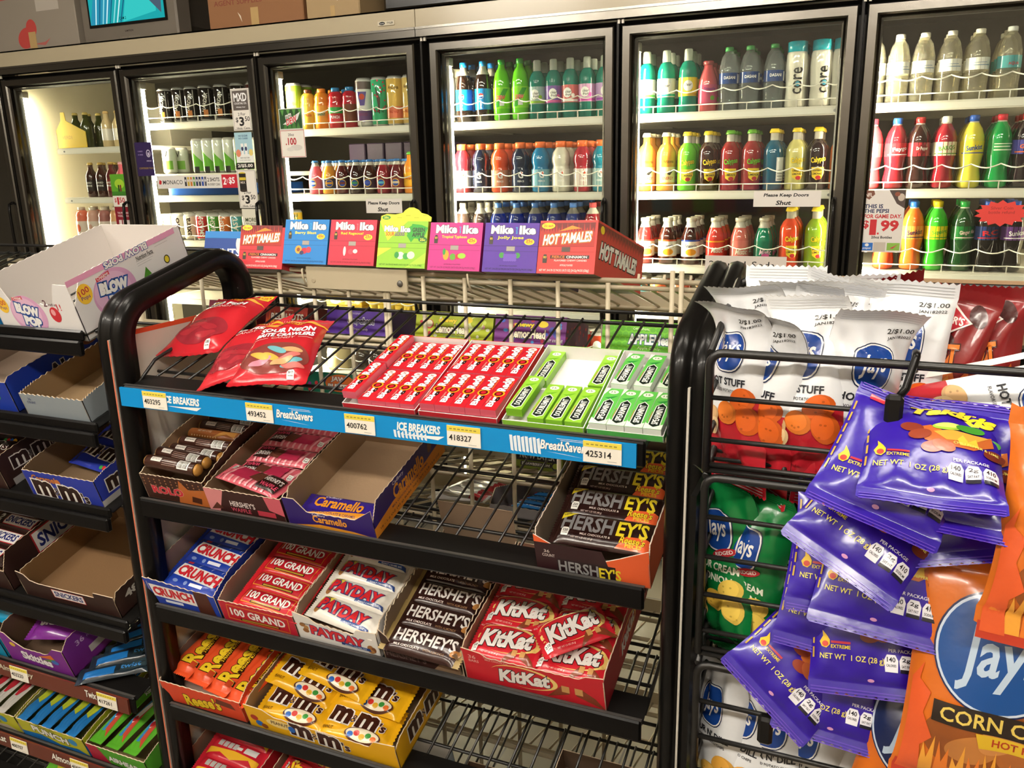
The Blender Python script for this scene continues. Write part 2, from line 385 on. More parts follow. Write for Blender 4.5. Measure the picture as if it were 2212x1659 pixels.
def bottle(kind, liquid, cap='#fff', lab=None, art=(), surf='bottle', fill=1.0, name='drink_bottle'):
    if kind in CANS:
        r, h = CANS[kind]; m = MB().use('metal' if surf == 'metal' else 'bottle')
        m.lathe([(r * .8, 0, '#b8b6b0'), (r, .008, liquid), (r, h - .012, '#c9c7c2'), (r * .82, h, '#c9c7c2'), (r * .78, h - .003, '#b5b3ae'), (r * .3, h - .003)], liquid, 18)
        if art: m.use('gloss').art(art, around(r), .0004, .0002, .006)
        return m.obj(name)
    prof, cp, lb = PROF[kind]; m = MB().use(surf); ztop = prof[-1][1]; lv = ztop * fill
    if fill < 1: prof = [(r, z, liquid if z < lv else '#c9c4b8') for r, z in prof]
    m.lathe(prof, liquid, 16); o = m.obj(name)
    r, z0, z1 = cp
    if kind == 'sport': MB().use('tint:.35').lathe([(r * .8, z0), (r, z0 + .003), (r, z0 + .02), (r * .95, z1 - .004), (r * .8, z1)], cap, 12).obj('cap', o)
    elif kind in ('calypso', 'tea', 'beer'): MB().use('gloss').lathe([(r, z0), (r * .95, z0 + .006), (r * .75, z1)], cap, 14).obj('cap', o)
    else: MB().use('gloss').lathe([(r, z0), (r, z1 - .002), (r * .9, z1)], cap, 14).obj('cap', o)
    if lab and lb:
        z0, z1, rr = lb; m = MB().use('gloss').lathe([(rr, z0), (rr, z1)], lab, 18); m.f = m.f[:-2]; m.c = m.c[:-2]; m.s = m.s[:-2]; m.mi = m.mi[:-2]
        if art: m.art(art, around(rr), .0005, .0002, .006)
        m.obj('label', o)
    elif art: MB().use('gloss').art(art, around(PROF[kind][2][2] if PROF[kind][2] else .035), .0006, .0002, .006).obj('label', o)
    return o
SHELFN = {1: 'top', 2: 'second', 3: 'third', 4: 'fourth', 5: 'fifth'}
COUNT = {}
def stock(door, shelf, z, items, rows=3, y=.169, dy=.079, grp=None, jit=14):
    """items: (x, look, builder args); one front thing each and copies of it behind"""
    for x, look, a, kw in items:
        o = bottle(*a, **kw); n = COUNT[door, shelf] = COUNT.get((door, shelf), 0) + 1
        rz = rnd.uniform(-jit, jit) + 18
        g = grp or 'drinks on the %s shelf of cooler door %s' % (SHELFN[shelf], ORD[door])
        for r in range(rows):
            M = T(x, y + r * dy, z) @ E3(rz=rz + (rnd.uniform(-40, 40) if r else 0))
            if r == 0: o.matrix_world = M; q = o
            else: q = dup(o, M)
            tag(q, '%s, %s from left, %s row, %s shelf, %s cooler door' % (look, ORD[n], 'front' if r == 0 else ORD[r + 1], SHELFN[shelf], ORD[door]), 'can' if a[0] in CANS else 'bottle', g)
def guard(mb, x0, x1, n, z, y=.118, sag=.012):
    pts = []; w = (x1 - x0) / n
    for i in range(n):
        for k in range(6): t = k / 6; pts.append((x0 + (i + t) * w, y - .014 * math.sin(math.pi * t), z - sag * math.sin(math.pi * t)))
    pts.append((x1, y, z)); mb.tube(pts, .0022, '#f4f0e4', 5)
def shelves():
    S = {1: [(1.655, -.585, -.02, 0), (1.415, -.585, -.02, 0), (1.2, -.58, -.02, 0), (.93, -.58, -.02, 0)],
         2: [(1.75, .02, .75, 7), (1.52, .02, .75, 0), (1.42, .02, .75, 0), (1.21, .02, .75, 7), (.93, .02, .75, 0)]}
    for d, (a, b) in {3: (.8, 1.53), 4: (1.585, 2.325), 5: (2.35, 3.105), 6: (3.13, 3.9)}.items():
        S[d] = [(1.693, a, b, 9), (1.42, a, b, 9), (1.152, a, b, 8), ({4: .955, 5: .975, 6: .955}.get(d, .885), a, b, 8), ({4: .75, 5: .76, 6: .75}.get(d, .62), a, b, 8)]
    for d, L in S.items():
        for i, (z, a, b, n) in enumerate(L):
            m = MB().use('gloss'); m.box(a, .13, z - .02, b, .98, z - .001, '#e6e0d0'); m.box(a, .112, z - .03, b, .1305, z - .0008, '#efeadb')
            m.box(a, .108, z - .026, b, .113, z - .008, '#f6f2e6')
            o = m.obj('cooler_shelf')
            for x in (a + .05, b - .05): MB().use('metal').lathe([(.005, 0), (.004, .003)], '#999', 8, T(x, .108, z - .017) @ E3(rx=90)).obj('rivet', o)
            if n:
                g = MB().use('gloss'); guard(g, a + .01, b - .01, n, z + .075); guard(g, a + .01, b - .01, n, z + .022, sag=.0)
                for k in range(n + 1): x = a + .01 + (b - a - .02) * k / n; g.box(x - .0015, .1155, z - .002, x + .0015, .121, z + .024, '#eee9dc')
                g.obj('bottle_guide', o)
            tag(o, 'white metal cooler shelf, %s from top, behind the %s door' % (ORD[i + 1], ORD[d]), 'shelf', 'shelves inside the cooler')
shelves()
def L(text, w, h, c, y, **o): return ('t', text, 0, y, w, h, c, o)
def drinks():
    teal = '#1fb3a0'
    # fourth door
    pep = [('e', 0, .095, .011, .011, '#f2f2f2'), ('p', [(-.011, .097), (.011, .099), (.009, .103), (0, .106), (-.009, .103)], '#d0242b'), ('p', [(-.010, .092), (.010, .094), (.006, .086), (-.006, .086)], '#0a4f9e'), ('t', 'pepsi', 0, .066, .011, .034, '#fff', {'b': .02, 'rot': 0})]
    pep[-1] = ('t', 'pepsi', 0, .064, .03, .011, '#fff', {'b': .02, 'rot': 90})
    dew = [('r', -.045, .05, .045, .118, '#7bd21a'), ('p', [(-.03, .05), (.01, .118), (.03, .118), (-.01, .05)], '#2f8f22'), L('DEW', .035, .016, '#e8302a', .085, b=.04, sh=.3, o=('#fff', .03)), ('r', -.006, .055, .012, .072, '#eee')]
    w1 = [(.0, '')]
    stock(4, 1, 1.693, [(1.582, 'white drink carton bottle', ('core', '#e6e0cf', '#d8d0bb', None), {'name': 'drink_bottle'})] +
        [(x, 'cola bottle with blue label', ('pepsi', '#1c0f0a', '#1c7fd6', '#1486dc', pep), {'fill': .8, 'name': 'soda_bottle'}) for x in (1.662, 1.747)] +
        [(x, 'green soda bottle, green label', ('pepsi', '#5fbf1c', '#2c9f33', '#86d42a', dew), {'name': 'soda_bottle'}) for x in (1.827, 1.905)] +
        [(x, 'teal flavoured water, %s label' % n, ('sport', teal, '#dfe6dc', lc, [('r', -.04, .058, .04, .066, l2), ('e', -.004, .09, .016, .018, '#f4f4f0'), L('clear', .024, .01, '#222', .094, sh=.25), L('fruit', .022, .009, '#222', .083, sh=.25), ('e', .018, .08, .007, .007, l2)]), {'surf': 'tint:.45', 'name': 'water_bottle'}) for x, n, lc, l2 in ((1.975, 'silver', '#9fb7b5', '#8dbb3a'), (2.042, 'purple', '#7c5aa8', '#d35fa0'), (2.109, 'red', '#d06a6a', '#e8e0d8'), (2.176, 'pink', '#dba3cf', '#c64fa8'), (2.243, 'violet', '#c8a5d8', '#a94fc0'))])
    def G(body): return [('t', 'G', 0, .066, .02, .026, '#fff', {'b': .05}), ('p', [(0, .066), (.004, .079), (.008, .068)], '#e8502a'), L('FIERCE', .026, .007, '#fff', .042, b=.03)]
    stock(4, 2, 1.42, [(x, '%s sports drink, orange cap' % n, ('gator', c, '#f0743a', l, G(c)), {'name': 'sports_drink_bottle'}) for x, n, c, l in
        ((1.644, 'red', '#a8222f', '#d9cfc8'), (1.728, 'navy', '#141a33', '#20263c'), (1.811, 'orange', '#e2502c', '#c98a70'), (1.901, 'dark blue', '#10203c', '#1c2a44'), (1.985, 'blue', '#1273a6', '#7fb3c4'), (2.07, 'white', '#d8d6c6', '#efece0'), (2.158, 'crimson', '#a92537', '#e4d8d0'), (2.234, 'turquoise', '#17839f', '#a9c9c9'))])
    stock(4, 3, 1.152, [(1.64 + i * .08, '%s small bottle, %s' % (n, cn), ('soda', c, cp, None), {'surf': s, 'name': 'water_bottle', 'fill': .8}) for i, (n, cn, c, cp, s) in enumerate([('clear', 'silver cap', '#3a2c28', '#9a958c', 'bottle')] * 2 + [('blue', 'blue cap', '#2742a8', '#5a8de0', 'tint:.4')] * 5 + [('red', 'red cap', '#8a2430', '#e05a60', 'bottle'), ('pale', 'white cap', '#bbb2a8', '#f0ece2', 'bottle')])], rows=4)
    cc = [('blue and white', '#e6ebee', '#1f74d0'), ('blue', '#2272c8', '#e8ecf4'), ('bright blue', '#2b7fd8', '#d7263a'), ('lime', '#9bd02f', '#3a8f2a'), ('green', '#5b9a34', '#d5302a'), ('emerald', '#2f8a4a', '#e8e6dc'), ('red and teal', '#c2392f', '#4b9a9a'), ('copper', '#b5623c', '#ead9c0'), ('cream', '#d9c4a0', '#6b3a1e')]
    stock(4, 4, .955, [(x, '%s soda can' % n, ('can12', c, '', None, [('e', 0, .06, .022, .03, c2)]), {'name': 'drink_can'}) for x, (n, c, c2) in zip([1.69 + i * .0662 for i in range(9)], cc)], rows=2)
    c5 = [('pink', '#d8708a', '#fff'), ('red', '#b5202c', '#fff'), ('purple', '#5b2a78', '#8bd040'), ('plum', '#6b3080', '#eee'), ('orange', '#c8502a', '#fff'), ('black', '#2a2322', '#c9a'), ('tan', '#c8a888', '#802'), ('scarlet', '#d8333a', '#fff'), ('rust', '#b8442c', '#fff')]
    stock(4, 5, .75, [(1.69 + i * .067, '%s flavoured soda can' % n, ('can12', c, '', None, [('e', 0, .06, .02, .03, c2)]), {'name': 'drink_can'}) for i, (n, c, c2) in enumerate(c5)], rows=2)
    # fifth door
    stock(5, 1, 1.693, [(x, 'teal flavoured water, %s label' % n, ('sport', '#19b39b', '#dfe6dc', lc, [('r', -.04, .058, .04, .066, l2), ('e', 0, .09, .017, .018, '#f0efe8'), L('clear', .024, .01, '#222', .094, sh=.25)]), {'surf': 'tint:.45', 'name': 'water_bottle'}) for x, n, lc, l2 in ((2.403, 'green-white', '#eef2e8', '#4fae3a'), (2.475, 'white', '#e8eee8', '#20a895'), (2.553, 'yellow', '#e8d63a', '#c9a92a'))] +
        [(2.624, 'pink fruit drink', ('snapple', '#c0545a', '#8f3a3e', '#b84a6a', [L('Snapple', .04, .012, '#5a2f7a', .075), ('e', .01, .045, .008, .008, '#6a9a3a')]), {'name': 'glass_bottle'})] +
        [(x, 'clear water bottle, blue label', ('water', '#dfe6e6', '#3f9a52', '#1b3f7c', [L('DASANI', .04, .01, '#fff', .108, b=.03), ('r', .03, .09, .045, .12, '#e6e8ea')]), {'surf': 'tint:.8', 'name': 'water_bottle'}) for x in (2.695, 2.766, 2.847)] +
        [(x, 'white water bottle, turquoise cap', ('core', '#eae6d6', '#1a9fb2', None, [('t', 'core', 0, .085, .085, .03, '#1c1c1c', {'rot': 90, 'b': .02}), ('e', 0, .0755, .0075, .0085, '#4a9ab8')]), {'name': 'water_bottle'}) for x in (2.921, 3.0, 3.068)], jit=6)
    cal = lambda c, f1, f2: [('p', [(-.022, .075), (.02, .075), (.022, .055), (.012, .035), (-.004, .032), (-.018, .042)], '#f4d23a'), ('t', 'Calypso', 0, .098, .05, .024, c, {'b': .05, 'rot': 8, 'o': ('#1b1208', .05)}), L(f1, .036, .007, '#222', .064, b=.04), L(f2, .036, .007, '#222', .053, b=.04), ('e', .002, .04, .009, .007, '#b8323a')]
    stock(5, 2, 1.42, [(x, 'orange energy drink bottle', ('calypso', '#f0a33a', '#efe6c8', None, [L('Arizona', .04, .012, '#5a3a1a', .105), ('r', -.03, .03, .03, .085, '#f6dca0'), L('ENERGY', .04, .011, '#c8302a', .045, b=.03), ('p', [(-.005, .06), (.01, .075), (.018, .07), (.006, .056)], '#222')]), {'name': 'juice_bottle'}) for x in (2.409, 2.482)] +
        [(x, '%s lemonade bottle' % n, ('calypso', c, cp, None, a), {'fill': .86, 'name': 'glass_bottle'}) for x, n, c, cp, a in ((2.559, 'bright green', '#63c02c', '#f2d233', cal('#f2d233', 'KIWI', 'LEMONADE')), (2.634, 'black cherry', '#2c0e0c', '#f2d233', cal('#f2d233', 'BLACK CHERRY', 'LEMONADE')), (2.712, 'red', '#8e2328', '#5fa22f', cal('#6fb52f', 'PARADISE', 'LIMEADE')), (2.786, 'cherry red', '#932a30', '#5fa22f', cal('#6fb52f', 'CHERRY', 'LIMEADE')), (2.862, 'ocean blue', '#0f5674', '#f2d233', [('r', .0, .03, .03, .11, '#e8eaea'), ('r', .004, .035, .026, .037, '#333'), ('r', .004, .045, .026, .047, '#333'), ('r', .004, .055, .026, .057, '#333'), ('r', .004, .065, .026, .067, '#333')]), (2.937, 'pale yellow', '#cfc77c', '#f2d233', cal('#f2d233', 'ORIGINAL', 'LEMONADE')), (3.007, 'dark purple', '#241418', '#f2d233', cal('#f2d233', 'GRAPEBERRY', 'LEMONADE')), (3.082, 'peach', '#e8803a', '#f2d233', cal('#f2d233', 'PEACH', 'LEMONADE')))], jit=8)
    sn = lambda c, f: [('r', -.05, .03, .05, .088, '#f0e6d2'), ('e', 0, .045, .02, .012, f), ('t', 'Snapple', 0, .066, .046, .016, '#2b2f5c', {'b': .04}), ('r', -.05, .084, .05, .09, c)]
    stock(5, 3, 1.152, [(x, '%s, silver cap' % n, ('snapple', c, '#c9c2b0', lc, a), {'fill': .8, 'name': 'glass_bottle'}) for x, n, c, lc, a in ((2.41, 'red iced tea bottle', '#7a1f20', '#e8a060', sn('#d8302a', '#e8943a')), (2.495, 'peach iced tea bottle', '#3a1710', '#f0a860', sn('#c8502a', '#f0a030')), (2.582, 'diet iced tea bottle', '#35140e', '#f3efe6', sn('#28408c', '#f0a030')), (2.672, 'red fruit drink bottle', '#d03a34', '#d8382f', [L('Mistic', .046, .02, '#f4ead8', .055, sh=.3, b=.04), ('r', -.05, .083, .05, .088, '#f0a030')]), (2.76, 'pink fruit drink bottle', '#cc6a60', '#d87870', [L('Mistic', .046, .02, '#f4ead8', .05, sh=.3, b=.04)]), (2.844, 'green fruit drink bottle', '#0d7a5c', '#0d6a52', [L('Mistic', .046, .02, '#e8c8d8', .05, sh=.3, b=.04), ('e', 0, .038, .014, .008, '#c04a8a')]))] +
        [(x, '%s lemonade bottle' % n, ('calypso', c, '#f2d233', None, a), {'fill': .86, 'name': 'glass_bottle'}) for x, n, c, a in ((2.932, 'coral', '#e04a2c', cal('#f2d233', 'TROPICAL MANGO', 'LEMONADE')), (3.018, 'lime green', '#8fb32c', cal('#f2d233', 'KIWI', 'LIMEADE')))], jit=8)
    stock(5, 4, .975, [(x, '%s fruit soda can' % n, ('can12', c, '', None, [('e', 0, .06, .022, .034, c2)]), {'name': 'drink_can'}) for x, n, c, c2 in ((2.39, 'teal and white', '#d8d8cc', '#2a9ab0'), (2.465, 'orange', '#e07040', '#d84a30'), (2.55, 'coral', '#d86a50', '#c03028'), (2.63, 'peach', '#e0905a', '#d05a40'))], rows=2)
    stock(5, 5, .76, [(x, '%s can' % n, ('can12', c, '', None, [('e', 0, .06, .022, .034, c2), L('Coca', .034, .014, '#fff', .06, sh=.3)]), {'name': 'drink_can'}) for x, n, c, c2 in ((2.39, 'pale red cola', '#d04038', '#e05048'), (2.465, 'red cola', '#c8302c', '#b8201c'), (2.55, 'caramel cola', '#b87840', '#c84030'), (2.63, 'dark cola', '#5a3020', '#c84030'))], rows=2)
    # sixth door
    stock(6, 1, 1.693, [(x, 'plain clear water bottle, white label', ('water', '#f2efe2', '#f4f0e2', '#f1efe6', [('r', -.02, .1, .03, .103, '#9ab'), ('r', -.02, .108, .02, .110, '#9ab')]), {'surf': 'tint:.84', 'name': 'water_bottle'}) for x in (3.166, 3.236, 3.308, 3.385, 3.463)] + [(3.55, 'clear water bottle, teal label', ('water', '#f2efe2', '#e8ecec', '#4a9aa0', [L('AQUA', .03, .01, '#a8202a', .1, b=.03)]), {'surf': 'tint:.84', 'name': 'water_bottle'})])
    sk = lambda t, c: [('t', t, 0, .126, .05, .016, c, {'b': .04, 'rot': 6}), ('r', -.04, .108, .04, .111, c)]
    stock(6, 2, 1.42, [(x, n, ('soda', c, cp, lc, a), {'name': 'soda_bottle', 'fill': .95}) for x, n, c, cp, lc, a in ((3.178, 'pale red soda bottle', '#c2404a', '#b03040', '#d87078', ()), (3.251, 'red soda bottle, blue cap', '#8e1e2c', '#2f5fb8', '#c8323c', sk('Faygo', '#fff')), (3.319, 'brown soda bottle, red cap', '#2a1210', '#b8282c', '#9c2430', [('e', 0, .125, .02, .014, '#7a1a22'), L('Dr Pepper', .036, .014, '#f0e4d8', .126, b=.03)]), (3.396, 'crimson soda bottle, cream label', '#8c1a2a', '#e8e4d8', '#e6dcbc', sk('BARQS', '#5a8a3a')), (3.474, 'yellow soda bottle, blue cap', '#d9cf4a', '#2b56b0', '#e8d234', sk('Sunkist', '#1c3a8c')), (3.552, 'green soda bottle, red cap', '#0b8a42', '#c8283a', '#1c8a44', [('r', -.03, .115, .03, .119, '#cfe8c8'), ('r', -.03, .125, .02, .129, '#cfe8c8'), ('r', -.03, .134, .03, .137, '#cfe8c8')]), (3.62, 'dark soda bottle, purple label', '#1c1018', '#b8282c', '#4a4a9c', sk('Grape', '#e8702a')))], jit=8)
    stock(6, 3, 1.152, [(x, n, ('soda', c, cp, lc, a), {'name': 'soda_bottle', 'fill': .95}) for x, n, c, cp, lc, a in ((3.243, 'coral soda bottle', '#e8562c', '#2b66c0', '#f0904a', ()), (3.326, 'orange soda bottle, blue cap', '#ee6f2c', '#2b66c0', '#f0a050', sk('Sunkist', '#2a2a50')), (3.397, 'green soda bottle, yellow cap', '#36a82c', '#e8cf2c', '#ead62a', sk('Squirt', '#3a9a3a')), (3.475, 'dark green soda bottle', '#123f1c', '#28a044', '#1c6a32', sk('Ginger Ale', '#e8c8c0')), (3.545, 'black soda bottle, blue label', '#14100f', '#3458b8', '#2a3f78', sk('RC', '#d03038')), (3.62, 'black soda bottle, violet label', '#140f12', '#3458b8', '#6a3f88', sk('Sunkist', '#fff')))], jit=8)
    # third door
    az = lambda c: [('r', -.05, .03, .05, .075, c), L('AriZona', .046, .014, '#3a2a1a', .15, b=.02), L('HALF HALF', .04, .012, '#b8402a', .055, b=.03)]
    stock(3, 1, 1.693, [(.838, 'lime green tall can', ('can24', '#9ac23a', '', None, [('r', -.03, .04, .02, .16, '#c4de5a'), L('Yerba', .04, .016, '#3a7a22', .11)]), {'name': 'drink_can'}), (.911, 'small yellow juice bottle', ('juice', '#e8b43a', '#5a2f1a', '#f0c04a', [L('Oasis', .036, .014, '#c8402a', .06)]), {'name': 'juice_bottle'}), (.982, 'orange juice bottle', ('juice', '#ef8a2c', '#f08a30', '#f0a040', [L('SUNNY', .044, .014, '#1f6a3a', .06, b=.05, o=('#fff', .05))]), {'name': 'juice_bottle'}), (1.053, 'red juice bottle, blue cap', ('juice', '#c02a34', '#2b78b0', '#d0404a', [('r', -.04, .06, .04, .085, '#3aa050'), L('PUNCH', .04, .012, '#fff', .045, b=.04)]), {'name': 'juice_bottle'}), (1.124, 'crimson juice bottle', ('juice', '#a82232', '#2b78b0', '#6b3a2a', ()), {'name': 'juice_bottle'}),
        (1.197, 'purple and white tall can', ('can24', '#e2ddd8', '', None, [('r', -.05, .15, .05, .18, '#6a5a58'), ('r', -.05, .02, .05, .065, '#6b4a78'), ('p', [(-.02, .14), (.02, .14), (.01, .085), (-.01, .085)], '#5a4a90'), ('e', 0, .12, .012, .012, '#c0442c'), L('ARNOLD', .04, .012, '#8a3a5a', .05)]), {'name': 'drink_can'}), (1.271, 'mint green blossom tall can', ('can24', '#3fae7c', '', None, [('p', [(.0, .05), (.004, .05), (.008, .11), (-.012, .16), (-.01, .16)], '#3a2a20'), ('p', [(.005, .1), (.02, .15), (.022, .149)], '#3a2a20')] + [('e', rnd.uniform(-.03, .03), rnd.uniform(.05, .18), .004, .004, '#c8384a') for _ in range(16)] + [L('Green Tea', .04, .012, '#173a28', .06)]), {'name': 'drink_can'}), (1.345, 'gold tall can', ('can24', '#d8b25a', '', None, az('#e07a5a')), {'name': 'drink_can'}), (1.419, 'pale gold tall can', ('can24', '#dcbc70', '', None, az('#e8a050')), {'name': 'drink_can'}), (1.493, 'tan tall can', ('can24', '#cdb070', '', None, az('#d8904a')), {'name': 'drink_can'})], jit=6)
    tw = lambda c: [('e', 0, .045, .017, .016, '#e8b83a'), ('e', 0, .045, .0145, .0135, '#2a4a9c'), ('r', -.014, .041, .014, .05, c)]
    stock(3, 2, 1.42, [(x, '%s drink, blue crown cap' % n, ('tea', c, '#2c6cb4', lc, tw(b)), {'name': 'glass_bottle', 'fill': .85}) for x, n, c, lc, b in ((.921, 'pink', '#d8586a', '#d8707a', '#e8d8c0'), (.991, 'amber', '#e09a34', '#3a3a50', '#e0a040'), (1.06, 'maroon', '#4a1216', '#3a2228', '#7a3a3a'), (1.133, 'near-black', '#2a0e10', '#2c2228', '#3a8a5a'), (1.201, 'brown', '#3a180f', '#3a2a38', '#4a5ab0'), (1.268, 'cherry red', '#8a1c2c', '#802838', '#5ab0d0'), (1.336, 'dark red', '#5a1620', '#7a3a3a', '#d8c8b0'))] + [(1.40, 'orange drink, green cap', ('beer', '#e8902c', '#58b03a', '#f0b030', [L('Mango', .03, .01, '#a83a20', .06)]), {'name': 'glass_bottle'})], rows=4, dy=.071)
    stock(3, 3, 1.152, [(.90 + i * .072, '%s small bottle' % n, ('tea', c, cp, None), {'name': 'glass_bottle', 'fill': .8}) for i, (n, c, cp) in enumerate([('copper', '#7a4a2a', '#a8703a')] * 2 + [('dark blue-capped', '#1f3a5a', '#245a94')] * 6)], rows=4, dy=.071)
    # second door
    hd = [L('HARDER', .09, .02, '#e8e2d8', 0)]
    stock(2, 1, 1.75, [(x, 'black tall can', ('can16', '#211c1a', '', None, [('t', 'HARDER', 0, .082, .085, .016, '#e6ded2', {'rot': 78, 'b': .03}), ('r', -.008, .02, .012, .05, '#c87a3a'), ('r', .02, .02, .023, .14, '#d8d4cc')]), {'name': 'drink_can'}) for x in (.1, .187, .262, .345, .435, .53)] + [(.62, 'dark red tall can', ('can16', '#4a1c18', '', None, ()), {'name': 'drink_can'})], rows=2)
    stock(2, 2, 1.52, [(.085, 'short white-green can', ('can12', '#dfe4d6', '', None, [('r', -.03, .02, .03, .06, '#7ab04a'), L('V', .02, .03, '#222', .09)]), {'name': 'drink_can'})] + [(x, 'slim green-white can', ('slim', '#e4e8da', '', None, [('p', [(-.03, .01), (.03, .01), (.03, .05), (-.03, .11)], '#6cb13c'), ('r', -.012, .0, .012, .03, '#2a2a2a')]), {'name': 'drink_can'}) for x in (.263, .325, .387, .449, .511)], rows=2)
    stock(2, 4, 1.21, [(x, '%s can' % n, ('can12', c, '', None, [('t', t, 0, .06, .09, .024, tc, {'rot': 90, 'b': .04})]), {'name': 'drink_can'}) for x, n, c, t, tc in ((.02, 'tan', '#b8a88a', 'cafe', '#5a3a2a'), (.095, 'white', '#ece6d6', 'delo', '#3a2a20'), (.17, 'cream', '#e8dcc0', 'extra', '#3a2a20'), (.245, 'red', '#cc3034', 'SMASH', '#f4ece0'), (.315, 'green', '#3f9a34', 'SMASH', '#f4ece0'), (.385, 'orange', '#e0702c', 'CRUSH', '#f4ece0'), (.455, 'teal', '#4fa0a8', 'BLAST', '#f4ece0'), (.525, 'yellow', '#e8c03a', 'JUICE', '#3a5a2a'))], rows=6, dy=.07)
    # first door
    stock(1, 1, 1.655, [(x, 'green wine-cooler bottle', ('beer', '#3c4218', '#c9b060', None), {'name': 'glass_bottle'}) for x in (-.50, -.43)] + [(x, 'small cream-topped bottle', ('beer', '#d8c090', '#e8c080', '#efe8da'), {'name': 'glass_bottle'}) for x in (-.29, -.215)], rows=2)
    stock(1, 2, 1.415, [(x, '%s' % n, ('beer', c, cp, lc, [L('HARD', .03, .009, '#e8e4dc', .07, b=.03), L('WINE', .03, .009, '#e8e4dc', .055, b=.03)]), {'name': 'glass_bottle'}) for x, n, c, cp, lc in ((-.445, 'dark bottle with black label', '#3a1410', '#b89a50', '#241c1c'), (-.375, 'brown bottle with black label', '#401a12', '#b89a50', '#2a2020'), (-.305, 'maroon bottle with red label', '#5a1a1c', '#b89a50', '#7a2a2a'), (-.235, 'rose bottle with pink label', '#c85a6a', '#d8a0a8', '#e0a0a8'))], rows=3)
    stock(1, 3, 1.2, [(x, '%s drink bottle' % n, ('juice', c, '#e8dcc8', '#e8d8cc', [('e', 0, .06, .012, .02, c)]), {'name': 'juice_bottle', 'surf': 'bottle'}) for x, n, c in ((-.55, 'coral', '#d86a50'), (-.47, 'pale pink', '#d8a898'), (-.39, 'mauve', '#a86a68'), (-.31, 'peach', '#e0a878'))], rows=2)
drinks()
